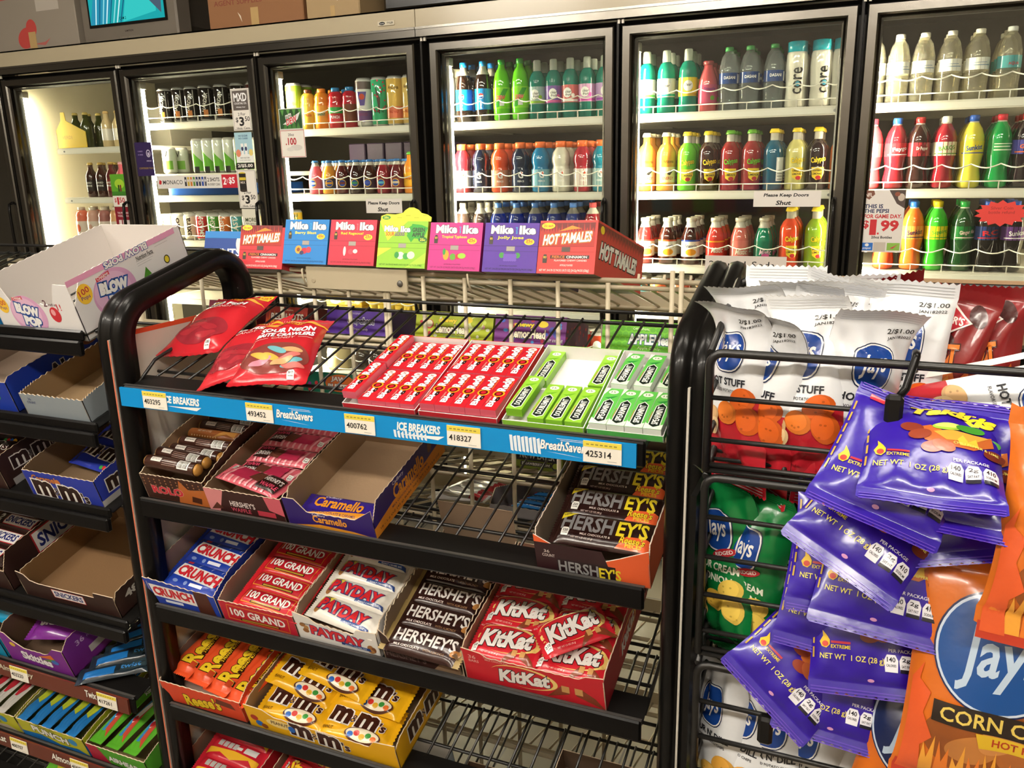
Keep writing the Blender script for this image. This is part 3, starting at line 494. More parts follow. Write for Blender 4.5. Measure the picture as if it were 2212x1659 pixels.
# ---------------------------------------------------------------- signs stuck to the doors
def sign(name, label, x0, z0, x1, z1, ops, bg='#eee9df', y=.0165, cat='sign', tilt=0, group=None, th=.0008):
    w, h = x1 - x0, z1 - z0
    M = T(x0, y, z0) @ E3(ry=tilt)
    m = MB().use('paper').box(0, 0, 0, w, th, h, bg)
    m.art(ops, frame((0, 0, 0), (1, 0, 0), (0, 0, 1), (0, -1, 0)))
    return tag(m.obj(name, M=M), label, cat, group)
def tx(s, x, y, w, h, c, **o): return ('t', s, x, y, w, h, c, o)
def border(w, h, c, i=.004, t=.0012): return [('r', i, i, w - i, i + t, c), ('r', i, h - i - t, w - i, h - i, c), ('r', i, i, i + t, h - i, c), ('r', w - i - t, i, w - i, h - i, c)]
def signs():
    K = '#1d1b1a'
    p350 = lambda: [tx('2 For', .05, .067, .04, .012, K, b=.02), tx('$', .022, .043, .014, .022, K, b=.03), tx('3', .047, .037, .026, .038, K, b=.06), tx('50', .078, .047, .026, .02, K, b=.03), tx('16oz. Cans', .052, .01, .07, .009, K, b=.02)]
    sign('price_sign', 'grey cocktail can price sign, upper one of the strip on second door', .622, 1.694, .72, 1.865, border(.098, .171, K) + [('r', .008, .083, .09, .163, '#5d5550'), tx('MXD', .049, .136, .07, .034, '#fff', b=.05), tx('COCKTAIL CO.', .049, .111, .066, .008, '#fff'), tx('Whisky Sour', .049, .095, .05, .007, '#fff')] + p350())
    sign('poster', 'pale blue seltzer sticker below the grey cocktail sign', .62, 1.56, .714, 1.686, [('r', 0, 0, .094, .035, '#eef0ea'), tx('NO SUGAR', .047, .112, .05, .008, '#2b4a7a', b=.03), tx('NO CARBS', .047, .101, .05, .007, '#2b4a7a', b=.03), ('r', .03, .03, .044, .08, '#f4f4f0'), ('r', .05, .03, .064, .08, '#f4f4f0'), ('e', .037, .058, .006, .009, '#26335c'), ('e', .057, .058, .006, .009, '#26335c'), ('e', .014, .04, .013, .016, '#e08a6a'), ('e', .082, .042, .011, .014, '#e8d27a'), tx('NEW SELTZER', .047, .02, .05, .005, '#444'), tx('12 OZ CANS ONLY', .047, .01, .06, .004, '#777')], bg='#a9d0dc')
    sign('price_strip', 'black two for five dollars strip under the pale blue sticker', .615, 1.534, .713, 1.559, [tx('2/$5.00', .049, .0125, .082, .016, '#f2efe6', b=.05)], bg='#1a1817')
    sign('price_sign', 'white sign with black can picture, lower one on second door', .612, 1.366, .715, 1.531, border(.103, .165, K) + [('e', .03, .148, .019, .006, '#d8c030'), ('r', .011, .075, .049, .148, '#241f1b'), ('r', .013, .12, .047, .132, '#e0c63c'), tx('MIX', .03, .11, .026, .01, '#e8dccf'), ('e', .03, .075, .019, .006, '#3a302a')] + p350())
    sign('poster', 'pale green and white poster, bottom of the strip on second door', .62, 1.16, .718, 1.362, [tx('MORE', .045, .155, .06, .018, '#3f4a24', b=.03), tx('TO POUR', .048, .135, .062, .013, '#3f4a24'), ('e', .07, .08, .02, .035, '#4a7a3a'), ('e', .025, .1, .012, .02, '#b8c98a'), ('e', .03, .05, .02, .012, '#cfd6a8')], bg='#e6e4d2')
    sign('poster', 'dark purple poster on the second cooler door frame', .053, 1.512, .155, 1.662, [('e', .078, .1, .013, .017, '#cfc8dc'), ('e', .078, .1, .009, .013, '#2b1b4d'), ('r', .074, .09, .083, .104, '#cfc8dc'), tx('SUMMER', .03, .11, .03, .006, '#9a8ab8', b=.02), tx('IS HERE', .03, .095, .03, .006, '#9a8ab8'), tx('5 PM DAILY', .078, .067, .032, .006, '#d8d0e8'), tx('CONTENDER TOUR', .055, .035, .085, .008, '#a88a3a', b=.02)], bg='#2b1b4d', y=-.0015)
    sign('banner', 'long white banner advertising cans across the second door', .145, 1.454, .612, 1.512, [('p', [(.01, .025), (.016, .04), (.028, .033), (.024, .02), (.014, .018)], '#c4262c'), tx('MONACO', .094, .028, .118, .019, '#333', b=.01), ('r', .38, .0, .467, .058, '#c8293a'), tx('2', .396, .03, .018, .032, '#fff', b=.05), tx('FOR', .41, .03, .006, .018, '#fff'), tx('$5', .436, .03, .034, .032, '#fff', b=.05), tx('2 SHOTS', .333, .037, .068, .017, K, b=.04), tx('IN EVERY CAN', .333, .016, .068, .011, K, b=.02)] + [('r', .165 + i * .0165, .01, .177 + i * .0165, .05, c) for i, c in enumerate(('#2b2b33', '#c8a83a', '#c87a2a', '#5a8a3a', '#22305a', '#27324a', '#2a4aa0', '#5a5a66'))] + [('e', .171 + i * .0165, .034, .004, .006, '#ddd') for i in range(8)], bg='#e9e6e0')
    sign('poster', 'green poster with two small cans, on the first door', -.148, 1.424, -.04, 1.524, [('r', 0, 0, .108, .02, '#3a7a24'), ('e', .054, .055, .03, .022, '#a8d238'), ('r', .043, .02, .052, .05, '#1a3a14'), ('r', .055, .02, .064, .05, '#7a1a2a')], bg='#5ea52a')
    sign('price_sign', 'small white one fifty price card on the first door', -.148, 1.374, -.042, 1.424, [tx('$', .016, .028, .012, .022, '#b8202a', b=.03), tx('1', .032, .026, .012, .034, '#b8202a', b=.06), tx('50', .058, .03, .034, .024, '#b8202a', b=.03), tx('750 ML', .07, .007, .03, .006, K)])
    sign('poster', 'dark red poster with white cans, foot of the first door', -.146, 1.226, -.045, 1.372, [tx('THE 99 BRAND', .05, .118, .07, .009, '#f0dede', b=.02), tx('VODKA SODA', .05, .104, .07, .009, '#f0dede', b=.02)] + [('r', .018 + i * .025, .03, .036 + i * .025, .085, '#e8d8d4') for i in range(3)] + [tx('PLUS TAX', .05, .014, .06, .006, '#e0c8c8')], bg='#84192a')
    sign('soda_poster', 'dark green citrus soda sticker on the third cooler door', .866, 1.688, .987, 1.774, border(.121, .086, '#e8e8e0', .001, .003) + [('p', [(.02 + i * .022, .004), (.03 + i * .022, .03 + (i % 3) * .02), (.04 + i * .022, .004)], '#3f7a34') for i in range(4)] + [('p', [(.01 + i * .03, .08), (.02 + i * .03, .055), (.028 + i * .03, .08)], '#5a9a48') for i in range(4)] + [('p', [(.018, .022), (.07, .05), (.11, .07), (.095, .04), (.05, .02)], '#e6e8e2'), tx('mtn', .048, .056, .034, .02, '#eef0ea', b=.04, sh=.3, rot=16, o=('#12301a', .03)), tx('DEW', .064, .037, .062, .026, '#d02a30', b=.05, sh=.35, rot=16, o=('#fff', .04))], bg='#1f4a22')
    sign('price_card', 'white price card with red border below green soda sticker', .864, 1.575, .99, 1.688, border(.126, .113, '#b8303a', .002, .002) + [tx('20oz', .057, .093, .03, .011, '#444'), tx('.100', .054, .066, .056, .03, '#b0222c', b=.05), ('e', .08, .04, .03, .012, '#d8d4cc'), ('e', .05, .034, .02, .008, '#dedad2')])
    hw = dict(b=.06)
    sign('paper_note', 'handwritten keep doors shut note on the third door', 1.269, 1.345, 1.44, 1.402, [tx('Please Keep Doors', .085, .039, .15, .016, K, sh=.12, **hw), tx('Shut', .08, .015, .05, .017, K, sh=.15, **hw)], bg='#e4dfd6', group=None)
    sign('paper_note', 'handwritten keep doors shut note on the fifth door', 2.82, 1.368, 3.036, 1.42, [tx('Please Keep Doors', .105, .037, .145, .014, K, sh=.15, **hw), tx('Shut', .098, .013, .05, .015, K, sh=.18, **hw)], bg='#e8e2da')
    sign('paper_note', 'taped paper note about soda, low on the fifth door', 2.665, 1.10, 2.94, 1.20, [tx('2 for $1 Soda', .125, .068, .225, .028, '#222', sh=.05, b=.01), tx('no returns or refunds', .105, .028, .19, .018, '#222', b=.01)], bg='#dcd3ca')
    sign('soda_poster', 'football game day soda price poster on the sixth door', 3.166, 1.222, 3.29, 1.42, [('p', [(.075, .198), (.124, .198), (.124, .14), (.1, .155)], '#4a3a34'), ('e', .112, .175, .01, .012, '#c8b8a8'), ('e', .1, .185, .008, .007, '#8a4a30'), ('p', [(.0, .198), (.03, .198), (.034, .185), (.018, .168), (0, .178)], '#7a4a38'), tx('NFL', .016, .183, .022, .012, '#f0e6da', b=.04), tx('THIS IS', .033, .147, .056, .013, '#27325a', b=.06), tx('THE PEPSI', .042, .132, .074, .013, '#27325a', b=.06), tx('FOR GAME DAY.', .062, .115, .112, .013, '#c8242c', b=.06), tx('$', .014, .088, .018, .028, '#c8242c', b=.05), tx('1', .036, .08, .02, .05, '#c8242c', b=.1), tx('.', .052, .06, .006, .007, '#c8242c', b=.08), tx('99', .085, .085, .054, .036, '#c8242c', b=.07), tx('20oz Bottles', .064, .048, .062, .009, '#222', b=.05), ('r', .003, .005, .04, .03, '#1f6ac0'), tx('pepsi', .022, .012, .024, .008, '#fff'), ('e', .022, .023, .006, .005, '#e8e8e8'), ('r', .042, .002, .078, .032, '#c8beb0'), ('r', .082, .006, .12, .03, '#8ab84a'), ('p', [(.09, .012), (.115, .026), (.1, .012)], '#c8384a')], bg='#e9e3dc')
    pts = []
    for i in range(28):
        a = i * math.tau / 28; r = 1.0 if i % 2 else .78; pts.append((.075 + .075 * r * math.cos(a), .04 + .04 * r * math.sin(a)))
    m = MB().use('paper').slab(pts, frame((0, 0, 0), (1, 0, 0), (0, 0, 1), (0, -1, 0)), .0008, '#e8443c', '#d84038', '#d84038')
    m.art([tx('Silver Coin', .075, .056, .06, .009, '#b02a28'), tx('bottle refund', .075, .043, .07, .009, '#b02a28')], frame((0, 0, 0), (1, 0, 0), (0, 0, 1), (0, -1, 0)), .0003)
    tag(m.obj('starburst_card', M=T(3.487, .0165, 1.307)), 'red starburst shaped card stuck on the sixth cooler door', 'sign')
    # yellow carrier carton and grey case inside the first door
    m = MB().use('paper'); fr = frame((-.6, .132, 1.656), (1, 0, 0), (0, 0, 1), (0, -1, 0))
    m.slab([(0, 0), (.2, 0), (.2, .075), (.075, .13), (.07, .17), (.045, .17), (.04, .13), (.0, .085)], fr, .003, '#e0bd1c', '#c8a818', '#c8a818')
    m.box(-.6, .132, 1.656, -.597, .29, 1.735, '#e0bd1c'); m.box(-.6, .288, 1.656, -.4, .29, 1.74, '#e0bd1c')
    m.art([tx('VERDI', .07, .05, .07, .016, '#b8960f', b=.04)], fr); tag(m.obj('bottle_carrier'), 'yellow cardboard bottle carrier inside the first cooler door', 'carton')
    m = MB().use('card').rbox(-.42, .4, 1.656, -.12, .7, 1.85, '#9a9486', .003); m.art([('p', [(.04, .12), (.16, .07), (.16, .08), (.04, .13)], '#6a645a')], frame((-.42, .4, 1.656), (1, 0, 0), (0, 0, 1), (0, -1, 0))); tag(m.obj('drinks_case'), 'grey drinks case behind the bottles in the first door', 'case')
    m = MB().use('gloss').box(.1, .125, 1.421, .6, .14, 1.47, '#1f55a8').box(.1, .14, 1.421, .6, .5, 1.425, '#1f55a8').box(.1, .14, 1.421, .104, .5, 1.47, '#1f55a8').box(.596, .14, 1.421, .6, .5, 1.47, '#1f55a8').box(.1, .497, 1.421, .6, .5, 1.47, '#1f55a8'); tag(m.obj('bottle_tray'), 'blue plastic tray on the third shelf of second door', 'tray')
    for i in range(5):
        tag(MB().use('paper').rbox(.88 + i * .1, .5, 1.42 + .0, .97 + i * .1, .78, 1.64, '#3d2a4e', .004).art([('e', .045, .1, .02, .025, '#8a7a30'), ('e', .045, .1, .014, .018, '#3d2a4e')], frame((.88 + i * .1, .5, 1.42), (1, 0, 0), (0, 0, 1), (0, -1, 0))).obj('drinks_carton'), 'dark purple drinks carton, %s from left, behind the blue-capped bottles' % ORD[i + 1], 'carton', 'purple cartons behind the third door')
signs()
def low_cooler():
    # third door, low shelves: yellow cartons, egg carton, milk, soda
    for i, z in enumerate((.885, .925, .965)):
        m = MB().use('paper').rbox(.93, .16, z, 1.12, .28, z + .039, '#e8b82c', .002); fr = frame((.93, .16, z), (1, 0, 0), (0, 0, 1), (0, -1, 0))
        m.art([('e', .05, .02, .028, .014, '#f4ecd0'), tx('Blue', .05, .025, .03, .008, '#2a5a3a'), tx('Bonnet', .05, .014, .036, .008, '#2a5a3a'), ('r', .1, .004, .14, .036, '#f0dc90'), ('e', .168, .02, .016, .012, '#f4ecd0')], fr)
        tag(m.obj('butter_box'), 'yellow butter box, %s of the stack behind the third door' % ('bottom', 'middle', 'top')[i], 'box', 'yellow butter boxes')
    m = MB().use('card'); m.rbox(1.15, .16, .935, 1.42, .3, .985, '#e6c64a', .004)
    for k in range(6): m.lathe([(.015, 0), (.021, .03), (.021, .05)], '#dcbb3c', 12, T(1.175 + k * .044, .175, .886))
    for k in range(6): m.lathe([(.015, 0), (.021, .03), (.021, .05)], '#dcbb3c', 12, T(1.175 + k * .044, .265, .886))
    tag(m.obj('egg_carton'), 'yellow foam egg carton beside the stacked butter boxes', 'egg carton')
    m = MB().use('bottle').lathe([(.052, 0), (.056, .01), (.056, .085), (.045, .115), (.022, .138), (.02, .145)], '#e6d3a0', 18, T(.95, .2, .62)); o = m.obj('milk_jug')
    MB().use('gloss').lathe([(.02, .763), (.02, .778)], '#3d6ab0', 12, T(.95, .2, 0)).obj('cap', o); tag(o, 'cream milk jug with blue cap behind the third door', 'jug')
    for i, (x, c, cp) in enumerate(((1.08, '#3a2f2a', '#3f78b0'), (1.16, '#352a26', '#3f78b0'), (1.25, '#7fd02c', '#2f7fd0'), (1.34, '#8ad23a', '#2f8f40'), (1.43, '#5a4a3a', '#3f78b0'))):
        for r in range(2):
            M = T(x, .2 + r * .12, .62)
            if r == 0: o = MB().use('bottle').lathe([(.045, 0), (.048, .01), (.048, .06), (.04, .09), (.017, .112), (.015, .12)], c, 16).obj('soda_bottle', M=M); MB().use('gloss').lathe([(.018, .117), (.018, .134)], cp, 12).obj('cap', o); q = o
            else: q = dup(o, M)
            tag(q, 'large round %s bottle, %s of its shelf, %s row, third door' % (('dark', 'dark blue-capped', 'bright green', 'lime', 'brown')[i], ORD[i + 1], 'front' if r == 0 else 'second'), 'bottle', 'large bottles low in the third door')
low_cooler()
# ---------------------------------------------------------------- things on top of the cooler
def on_top():
    z = 2.104
    tv = empty('security_monitor', T(.048, .06, z)); tag(tv, 'grey tube television showing a bright screen on the cooler', 'television')
    m = MB().use('paper'); m.rbox(-.285, 0, 0, .285, .09, .50, '#6e665b', .008); m.rbox(-.25, .09, .03, .25, .42, .44, '#4c463e', .03); m.obj('housing', tv)
    m = MB().use('gloss').box(-.235, -.004, .07, .235, .0, .44, '#141312'); m.obj('bezel', tv)
    m = MB().use('screen').box(-.222, -.007, .082, .222, -.004, .43, '#1fa0a4'); fr = frame((-.222, -.0071, .082), (1, 0, 0), (0, 0, 1), (0, -1, 0))
    ops = [('p', [(0, 0), (.1, 0), (.2, .2), (.2, .34), (.1, .34)], '#2a8aa8'), ('p', [(.2, 0), (.4, .03), (.42, .34), (.3, .34)], '#35c0bc')]
    for i in range(8): ops.append(('p', [(.03 + i * .022, 0), (.036 + i * .022, 0), (.1 + i * .03, .34), (.09 + i * .03, .34)], ('#cfeef0', '#1a5a7a', '#8fd8dc')[i % 3]))
    ops += [('p', [(.34, .1), (.43, .02), (.444, .2), (.38, .3)], '#4a5a6a'), ('p', [(.36, .12), (.42, .08), (.43, .2)], '#cfe6e8'), tx('CAM 2', .2, .016, .04, .012, '#0c2a30')]
    m.art(ops, fr, .0003).obj('screen', tv)
    MB().use('gloss').art([tx('SAMTRON', .285, .045, .05, .008, '#2a2622'), tx('SBV 42500', .285, .018, .12, .008, '#8f867a')], frame((-.285, -.0008, 0), (1, 0, 0), (0, 0, 1), (0, -1, 0))).obj('lettering', tv)
    def carton(name, label, x0, x1, d, h, c, ops, y=.05, rz=0, flap=True):
        o = empty(name, T(x0, y, z) @ E3(rz=rz)); tag(o, label, 'box')
        w = x1 - x0; m = MB().use('card'); m.rbox(0, 0, 0, w, d, h, c, .004); m.art(ops, frame((0, 0, 0), (1, 0, 0), (0, 0, 1), (0, -1, 0))); m.obj('carton', o)
        m = MB().use('gloss'); m.box(w * .46, -.001, 0, w * .54, 0, h * .2, '#b89a68').box(w * .46, -.001, h, w * .54, d, h + .001, '#b89a68'); m.obj('packing_tape', o)
    carton('cardboard_box', 'pale carton with red pear drawing at left cooler end', -.86, -.26, .38, .42, '#8f8578', [('e', .26, .06, .06, .045, '#b8423c', 20), ('e', .3, .1, .035, .04, '#b8423c'), ('p', [(.3, .03), (.38, .02), (.42, .05), (.38, .035)], '#b06058'), ('p', [(.1, .235), (.22, .24), (.22, .262), (.1, .255)], '#a8524a'), ('r', .35, .17, .5, .25, '#b3aa9e')])
    carton('cardboard_box', 'large brown carton with faint red printing on the cooler', .545, 1.03, .4, .36, '#8a5f3c', [tx('AGENT SUPPLIES', .16, .1, .25, .02, '#7a3a2a'), ('p', [(.155, .06), (.165, .04), (.175, .02), (.17, .045)], '#d8ccb8')], y=.02)
    carton('cardboard_box', 'light tan carton beside the brown one on the cooler', 1.045, 1.295, .34, .22, '#a58c66', [('p', [(.09, .12), (.15, .06), (.19, .12)], '#e2ddd2')], y=.02)
    m = MB().use('gloss'); m.rbox(1.37, .06, z, 2.0, .5, z + .2, '#14110f', .02); tag(m.obj('black_case'), 'glossy black case lying on the cooler right of cartons', 'case')
on_top()
# ---------------------------------------------------------------- candy racks
TILT = 16.0
def on(zs, x, d=0.0, n=0.0, rx=0, ry=0, rz=0):
    """frame on a sloped rack shelf whose lip top is at zs: x across, d up the slope, n off the wires"""
    return T(x, -2.0, zs - .008) @ E3(rx=TILT) @ T(0, d, n) @ E3(rx, ry, rz)
def rounded(corners, r, n=6):
    P = [Vector(c) for c in corners]; out = [P[0]]
    for i in range(1, len(P) - 1):
        a, b, c = P[i - 1], P[i], P[i + 1]; u, v = (a - b).normalized(), (c - b).normalized(); ang = u.angle(v); t = min(r / math.tan(ang / 2), (a - b).length * .48, (c - b).length * .48)
        rr = t * math.tan(ang / 2); bis = (u + v).normalized(); ce = b + bis * (rr / math.sin(ang / 2)); s, e = b + u * t - ce, b + v * t - ce
        for k in range(n + 1): out.append(ce + s.normalized().slerp(e.normalized(), k / n) * s.length)
    return out + [P[-1]]
def side_frame(xc, parent, M):
    sec = [(-.0275, 0), (-.0275, .022), (-.023, .0305), (-.014, .034), (-.005, .0315), (-.002, .025), (.002, .025), (.005, .0315), (.014, .034), (.023, .0305), (.0275, .022), (.0275, 0)]
    path = rounded([(0, -1.966, .0), (0, -1.966, 1.289), (0, -1.694, 1.359), (0, -1.689, .0)], .05, 7)
    m = MB().use('black'); n0 = 0; k = len(sec)
    for i, p in enumerate(path):
        a, b = path[max(i - 1, 0)], path[min(i + 1, len(path) - 1)]; d = (b - a).normalized(); nrm = Vector((0, -d.z, d.y))
        for s in sec: m.v.append(tuple(Vector((xc + s[0], p.y, p.z)) + nrm * s[1]))
    for i in range(len(path) - 1):
        for q in range(k): a, b = i * k, i * k + k; m.face((a + q, a + (q + 1) % k, b + (q + 1) % k, b + q), '#0f0e0d', True)
    m.face(range(k - 1, -1, -1), '#0f0e0d'); m.face(range((len(path) - 1) * k, len(path) * k), '#0f0e0d')
    for y, z in ((-1.655, 1.30), (-1.72, 1.322)): m.lathe([(.006, 0, '#6a6762'), (.005, .003, '#6a6762'), (0.001, .004)], '#6a6762', 10, T(xc + .012, -1.6905, z) @ E3(rx=90))
    return m.obj('side_frame', parent, M)
def wire_shelf(parent, M, x0, x1, zs, lip=.033, pitch=.0345, strip=None, two_step=False):
    S = on(zs, 0); p = lambda x, d, n=0: S @ Vector((x, d, n)); c = '#131211'
    m = MB().use('wire'); n = int((x1 - x0 - .02) / pitch); o = (x1 - x0 - n * pitch) / 2
    for i in range(n + 1): x = x0 + o + i * pitch; m.tube([p(x, .04, -.0022), p(x, .345, -.0022)], .0021, c, 6)
    for d, nn, r in ((.07, -.006, .003), (.205, -.006, .003), (.343, -.006, .0032), (.348, .012, .0032)): m.tube([p(x0, d, nn), p(x1, d, nn)], r, c, 7)
    for x in (x0 + .002, x1 - .002): m.tube([p(x, .02, -.004), p(x, .07, .016 if strip and lip == .035 and x < 2.5 else -.005), p(x, .348, .012 if strip and lip == .035 else -.004)], .003, c, 6)
    sh = m.obj('wire_shelf', parent, M)
    m = MB().use('black'); m.poly([p(x0, 0), p(x1, 0), p(x1, .046), p(x0, .046)], '#141312'); m.poly([p(x0, 0, -.002), p(x0, .046, -.002), p(x1, .046, -.002), p(x1, 0, -.002)], '#111')
    if two_step: m.rbox(x0, -2.008, zs - .018, x1, -2.0, zs, '#0c0b0b', .003).rbox(x0, -2.016, zs - lip, x1, -2.004, zs - .016, '#0d0c0c', .003)
    else: m.rbox(x0, -2.008, zs - lip, x1, -2.0, zs, '#0b0a0a', .003); m.box(x0, -2.006, zs, x1, -2.001, zs + .0012, '#3c3a38')
    m.obj('front_lip', sh)
    if strip:
        col, ops, tags = strip; m = MB().use('gloss').box(x0 - .003, -2.0125, zs - lip + .001, x1 - .01, -2.0085, zs - .003, col)
        m.art(ops, frame((0, -2.0127, 0), (1, 0, 0), (0, 0, 1), (0, -1, 0))); m.obj('price_strip', sh)
        for x, num in tags:
            m = MB().use('paper').box(x - .024, -2.0145, zs - lip + .003, x + .026, -2.0135, zs - .004, '#ece6d8')
            m.art([('r', x - .024, zs - .0115, x + .026, zs - .004, '#e3cf4a')] + [('r', x - .02 + i * .006, zs - .009, x - .016 + i * .006, zs - .0075, '#8a7d35') for i in range(7)] + [tx(num, x - .004, zs - lip + .0145, .034, .0085, '#1a1817', b=.03), ('r', x + .008, zs - lip + .006, x + .02, zs - lip + .0065, '#777')], frame((0, -2.0146, 0), (1, 0, 0), (0, 0, 1), (0, -1, 0)))
            m.obj('price_tag', sh)
    return sh
def racks():
    O = Vector((2.53, -1.83, 0)); M = T(*-O); rk = empty('candy_rack', O)
    tag(rk, 'black wire candy rack with blue price strip, right of the lollipop box', 'display rack')
    side_frame(2.057, rk, M); side_frame(3.005, rk, M)
    for x, e in ((2.0575, '#c86a4c'), (3.005, '#d8d2c6')):
        m = MB().use('card'); cs = ['#d9d1c4'] * 6; cs[2] = e; m.box(x - .0014, -1.9975, .06, x + .0014, -1.705, 1.254, '#d9d1c4', None, cs); m.box(x - .0016, -1.96, 1.254, x + .0016, -1.705, 1.262, '#e0542c'); m.obj('side_panel', rk, M)
    z = 1.184; ops = []; W = '#f2f2ee'
    for x, s, w in ((2.215, 'ICE BREAKERS', .074), (2.64, 'ICE BREAKERS', .068)): ops += [tx(s, x, z - .014, w, .012, W, b=.06, sh=.15, o=('#7fb8d8', .05)), ('p', [(x - .03, z - .025), (x + .03, z - .028), (x + .04, z - .022), (x, z - .024)], W)]
    for x in (2.432, 2.852): ops += [tx('BreathSavers', x, z - .016, .066, .013, W, b=.05, sh=.2, o=('#3a5a78', .05)), ('p', [(x - .025, z - .025), (x + .025, z - .029), (x + .0, z - .0265)], W), ('r', x - .01, z - .0065, x + .028, z - .006, W), ('r', x - .005, z - .0085, x + .03, z - .008, W)]
    for i in range(9): x = 2.60 + i * .006; ops.append(('p', [(x, z - .02 - (i % 3) * .002), (x + .004, z - .02), (x + .005, z - .031), (x + .0015, z - .03)], '#dfe9ee'))
    for i in range(8): x = 2.776 + i * .0055; ops.append(('p', [(x, z - .008 - (i % 2) * .002), (x + .0042, z - .008), (x + .006, z - .03), (x + .002, z - .029)], '#dfe9ee'))
    wire_shelf(rk, M, 2.088, 2.956, z, .035, strip=('#0d86c8', ops, [(2.16, '403295'), (2.368, '493452'), (2.545, '400762'), (2.709, '418327'), (2.902, '425314')]))
    for z in (.985, .785, .585, .385): wire_shelf(rk, M, 2.088, 2.958, z)
    m = MB().use('black').box(2.09, -1.99, .03, 2.975, -1.7, .14, '#141312'); m.obj('base_deck', rk, M)
    O = Vector((1.6, -1.83, 0)); M = T(*-O); rk = empty('candy_rack', O)
    tag(rk, 'black candy rack section left of the tall black post, brown price strips', 'display rack')
    side_frame(1.13, rk, M)
    for z in (1.269, 1.11, .954, .735): wire_shelf(rk, M, 1.17, 2.012, z, .042, two_step=True)
    br = '#5e2a1e'
    def word(s, x, z, w, c='#e9e2d6'): return tx(s, x, z - .016, w, .015, c, b=.04, o=('#140d0a', .06))
    wire_shelf(rk, M, 1.17, 1.998, .573, .036, strip=(br, [word('Almond Joy', 1.685, .573, .1, '#c8b8a0'), word('Twix', 1.892, .573, .03)], [(1.695, '403220'), (1.935, '417261'), (1.565, '402118')]))
    wire_shelf(rk, M, 1.17, 1.998, .393, .036, strip=(br, [word('KitKat', 1.585, .393, .05), word('Almond', 1.775, .393, .06)], [(1.65, '400707'), (1.825, '400721')]))
    wire_shelf(rk, M, 1.17, 1.998, .24, .036, two_step=True)
    m = MB().use('black').box(1.16, -1.99, .03, 2.025, -1.7, .14, '#141312'); m.obj('base_deck', rk, M)
racks()
BEIGE = '#b9ad92'
def beige_rack():
    O = Vector((2.53, -1.45, 0)); M = T(*-O); rk = empty('wire_rack', O)
    tag(rk, 'beige wire rack standing back to back behind the black candy rack', 'display rack')
    m = MB().use('wire')
    for x in (1.35, 1.62, 1.9, 2.105, 2.187, 2.268, 2.35, 2.357, 2.434, 2.52, 2.61, 2.70, 2.79, 2.899, 2.914, 2.98): m.tube([(x, -1.612, .05), (x, -1.612, 1.345 if x > 2.8 else 1.322)], .0042, BEIGE, 7)
    for z in (1.175, .70, .5, .12): m.tube([(1.3, -1.607, z), (2.99, -1.607, z)], .0042, BEIGE, 7)
    m.obj('back_grid', rk, M)
    for z, dd in ((1.325, .36), (1.193, .36), (1.065, .36), (.945, .36), (.85, .36), (.6, .4), (.35, .4)):
        Sm = T(0, -1.6, z) @ E3(rx=-TILT); p = lambda x, d, n=0: Sm @ Vector((x, d, n)); m = MB().use('wire')
        for n_ in (0, -.012): m.tube([(1.3, -1.6, z + n_), (2.99, -1.6, z + n_)], .0045, BEIGE, 7)
        for d in ((.18, dd) if z < 1.3 else (dd,)): m.tube([p(1.3, d, -.006), p(2.99, d, -.006)], .0045, BEIGE, 7)
        for i in range(39): x = 1.32 + i * .0434; m.tube([p(x, 0, .012 if x > 2.8 and z > 1.3 else .001), p(x, 0, -.001), p(x, dd, -.001)], .0026, BEIGE, 6)
        m.box(1.3, -1.6 + dd * .961, z - dd * .276 - .012, 2.99, -1.6 + dd * .961 + .002, z - dd * .276 + .03, BEIGE)
        m.obj('wire_shelf', rk, M)
    m = MB().use('gloss').rbox(2.178, -1.622, 1.292, 2.405, -1.617, 1.335, '#b3a88e', .001); m.lathe([(.0065, 0, '#55524c'), (.005, .003, '#55524c'), (.001, .004)], '#55524c', 12, T(2.39, -1.622, 1.308) @ E3(rx=90)); m.lathe([(.005, 0), (.004, .0008)], '#a89d84', 12, T(2.195, -1.622, 1.308) @ E3(rx=90)); m.obj('joining_plate', rk, M)
    for x in (2.17, 2.53): m = MB().use('wire').tube(rounded([(x, -1.616, 1.325), (x + .002, -1.626, 1.333), (x + .005, -1.628, 1.315), (x + .009, -1.624, 1.298)], .004, 3), .002, BEIGE, 6); m.obj('hook', rk, M)
    for x in (1.32, 2.98): MB().use('wire').tube([(x, -1.25, .01), (x, -1.25, 1.2)], .012, BEIGE, 8).tube([(x, -1.25, .05), (x, -1.61, .05)], .01, BEIGE, 8).obj('post', rk, M)
beige_rack()
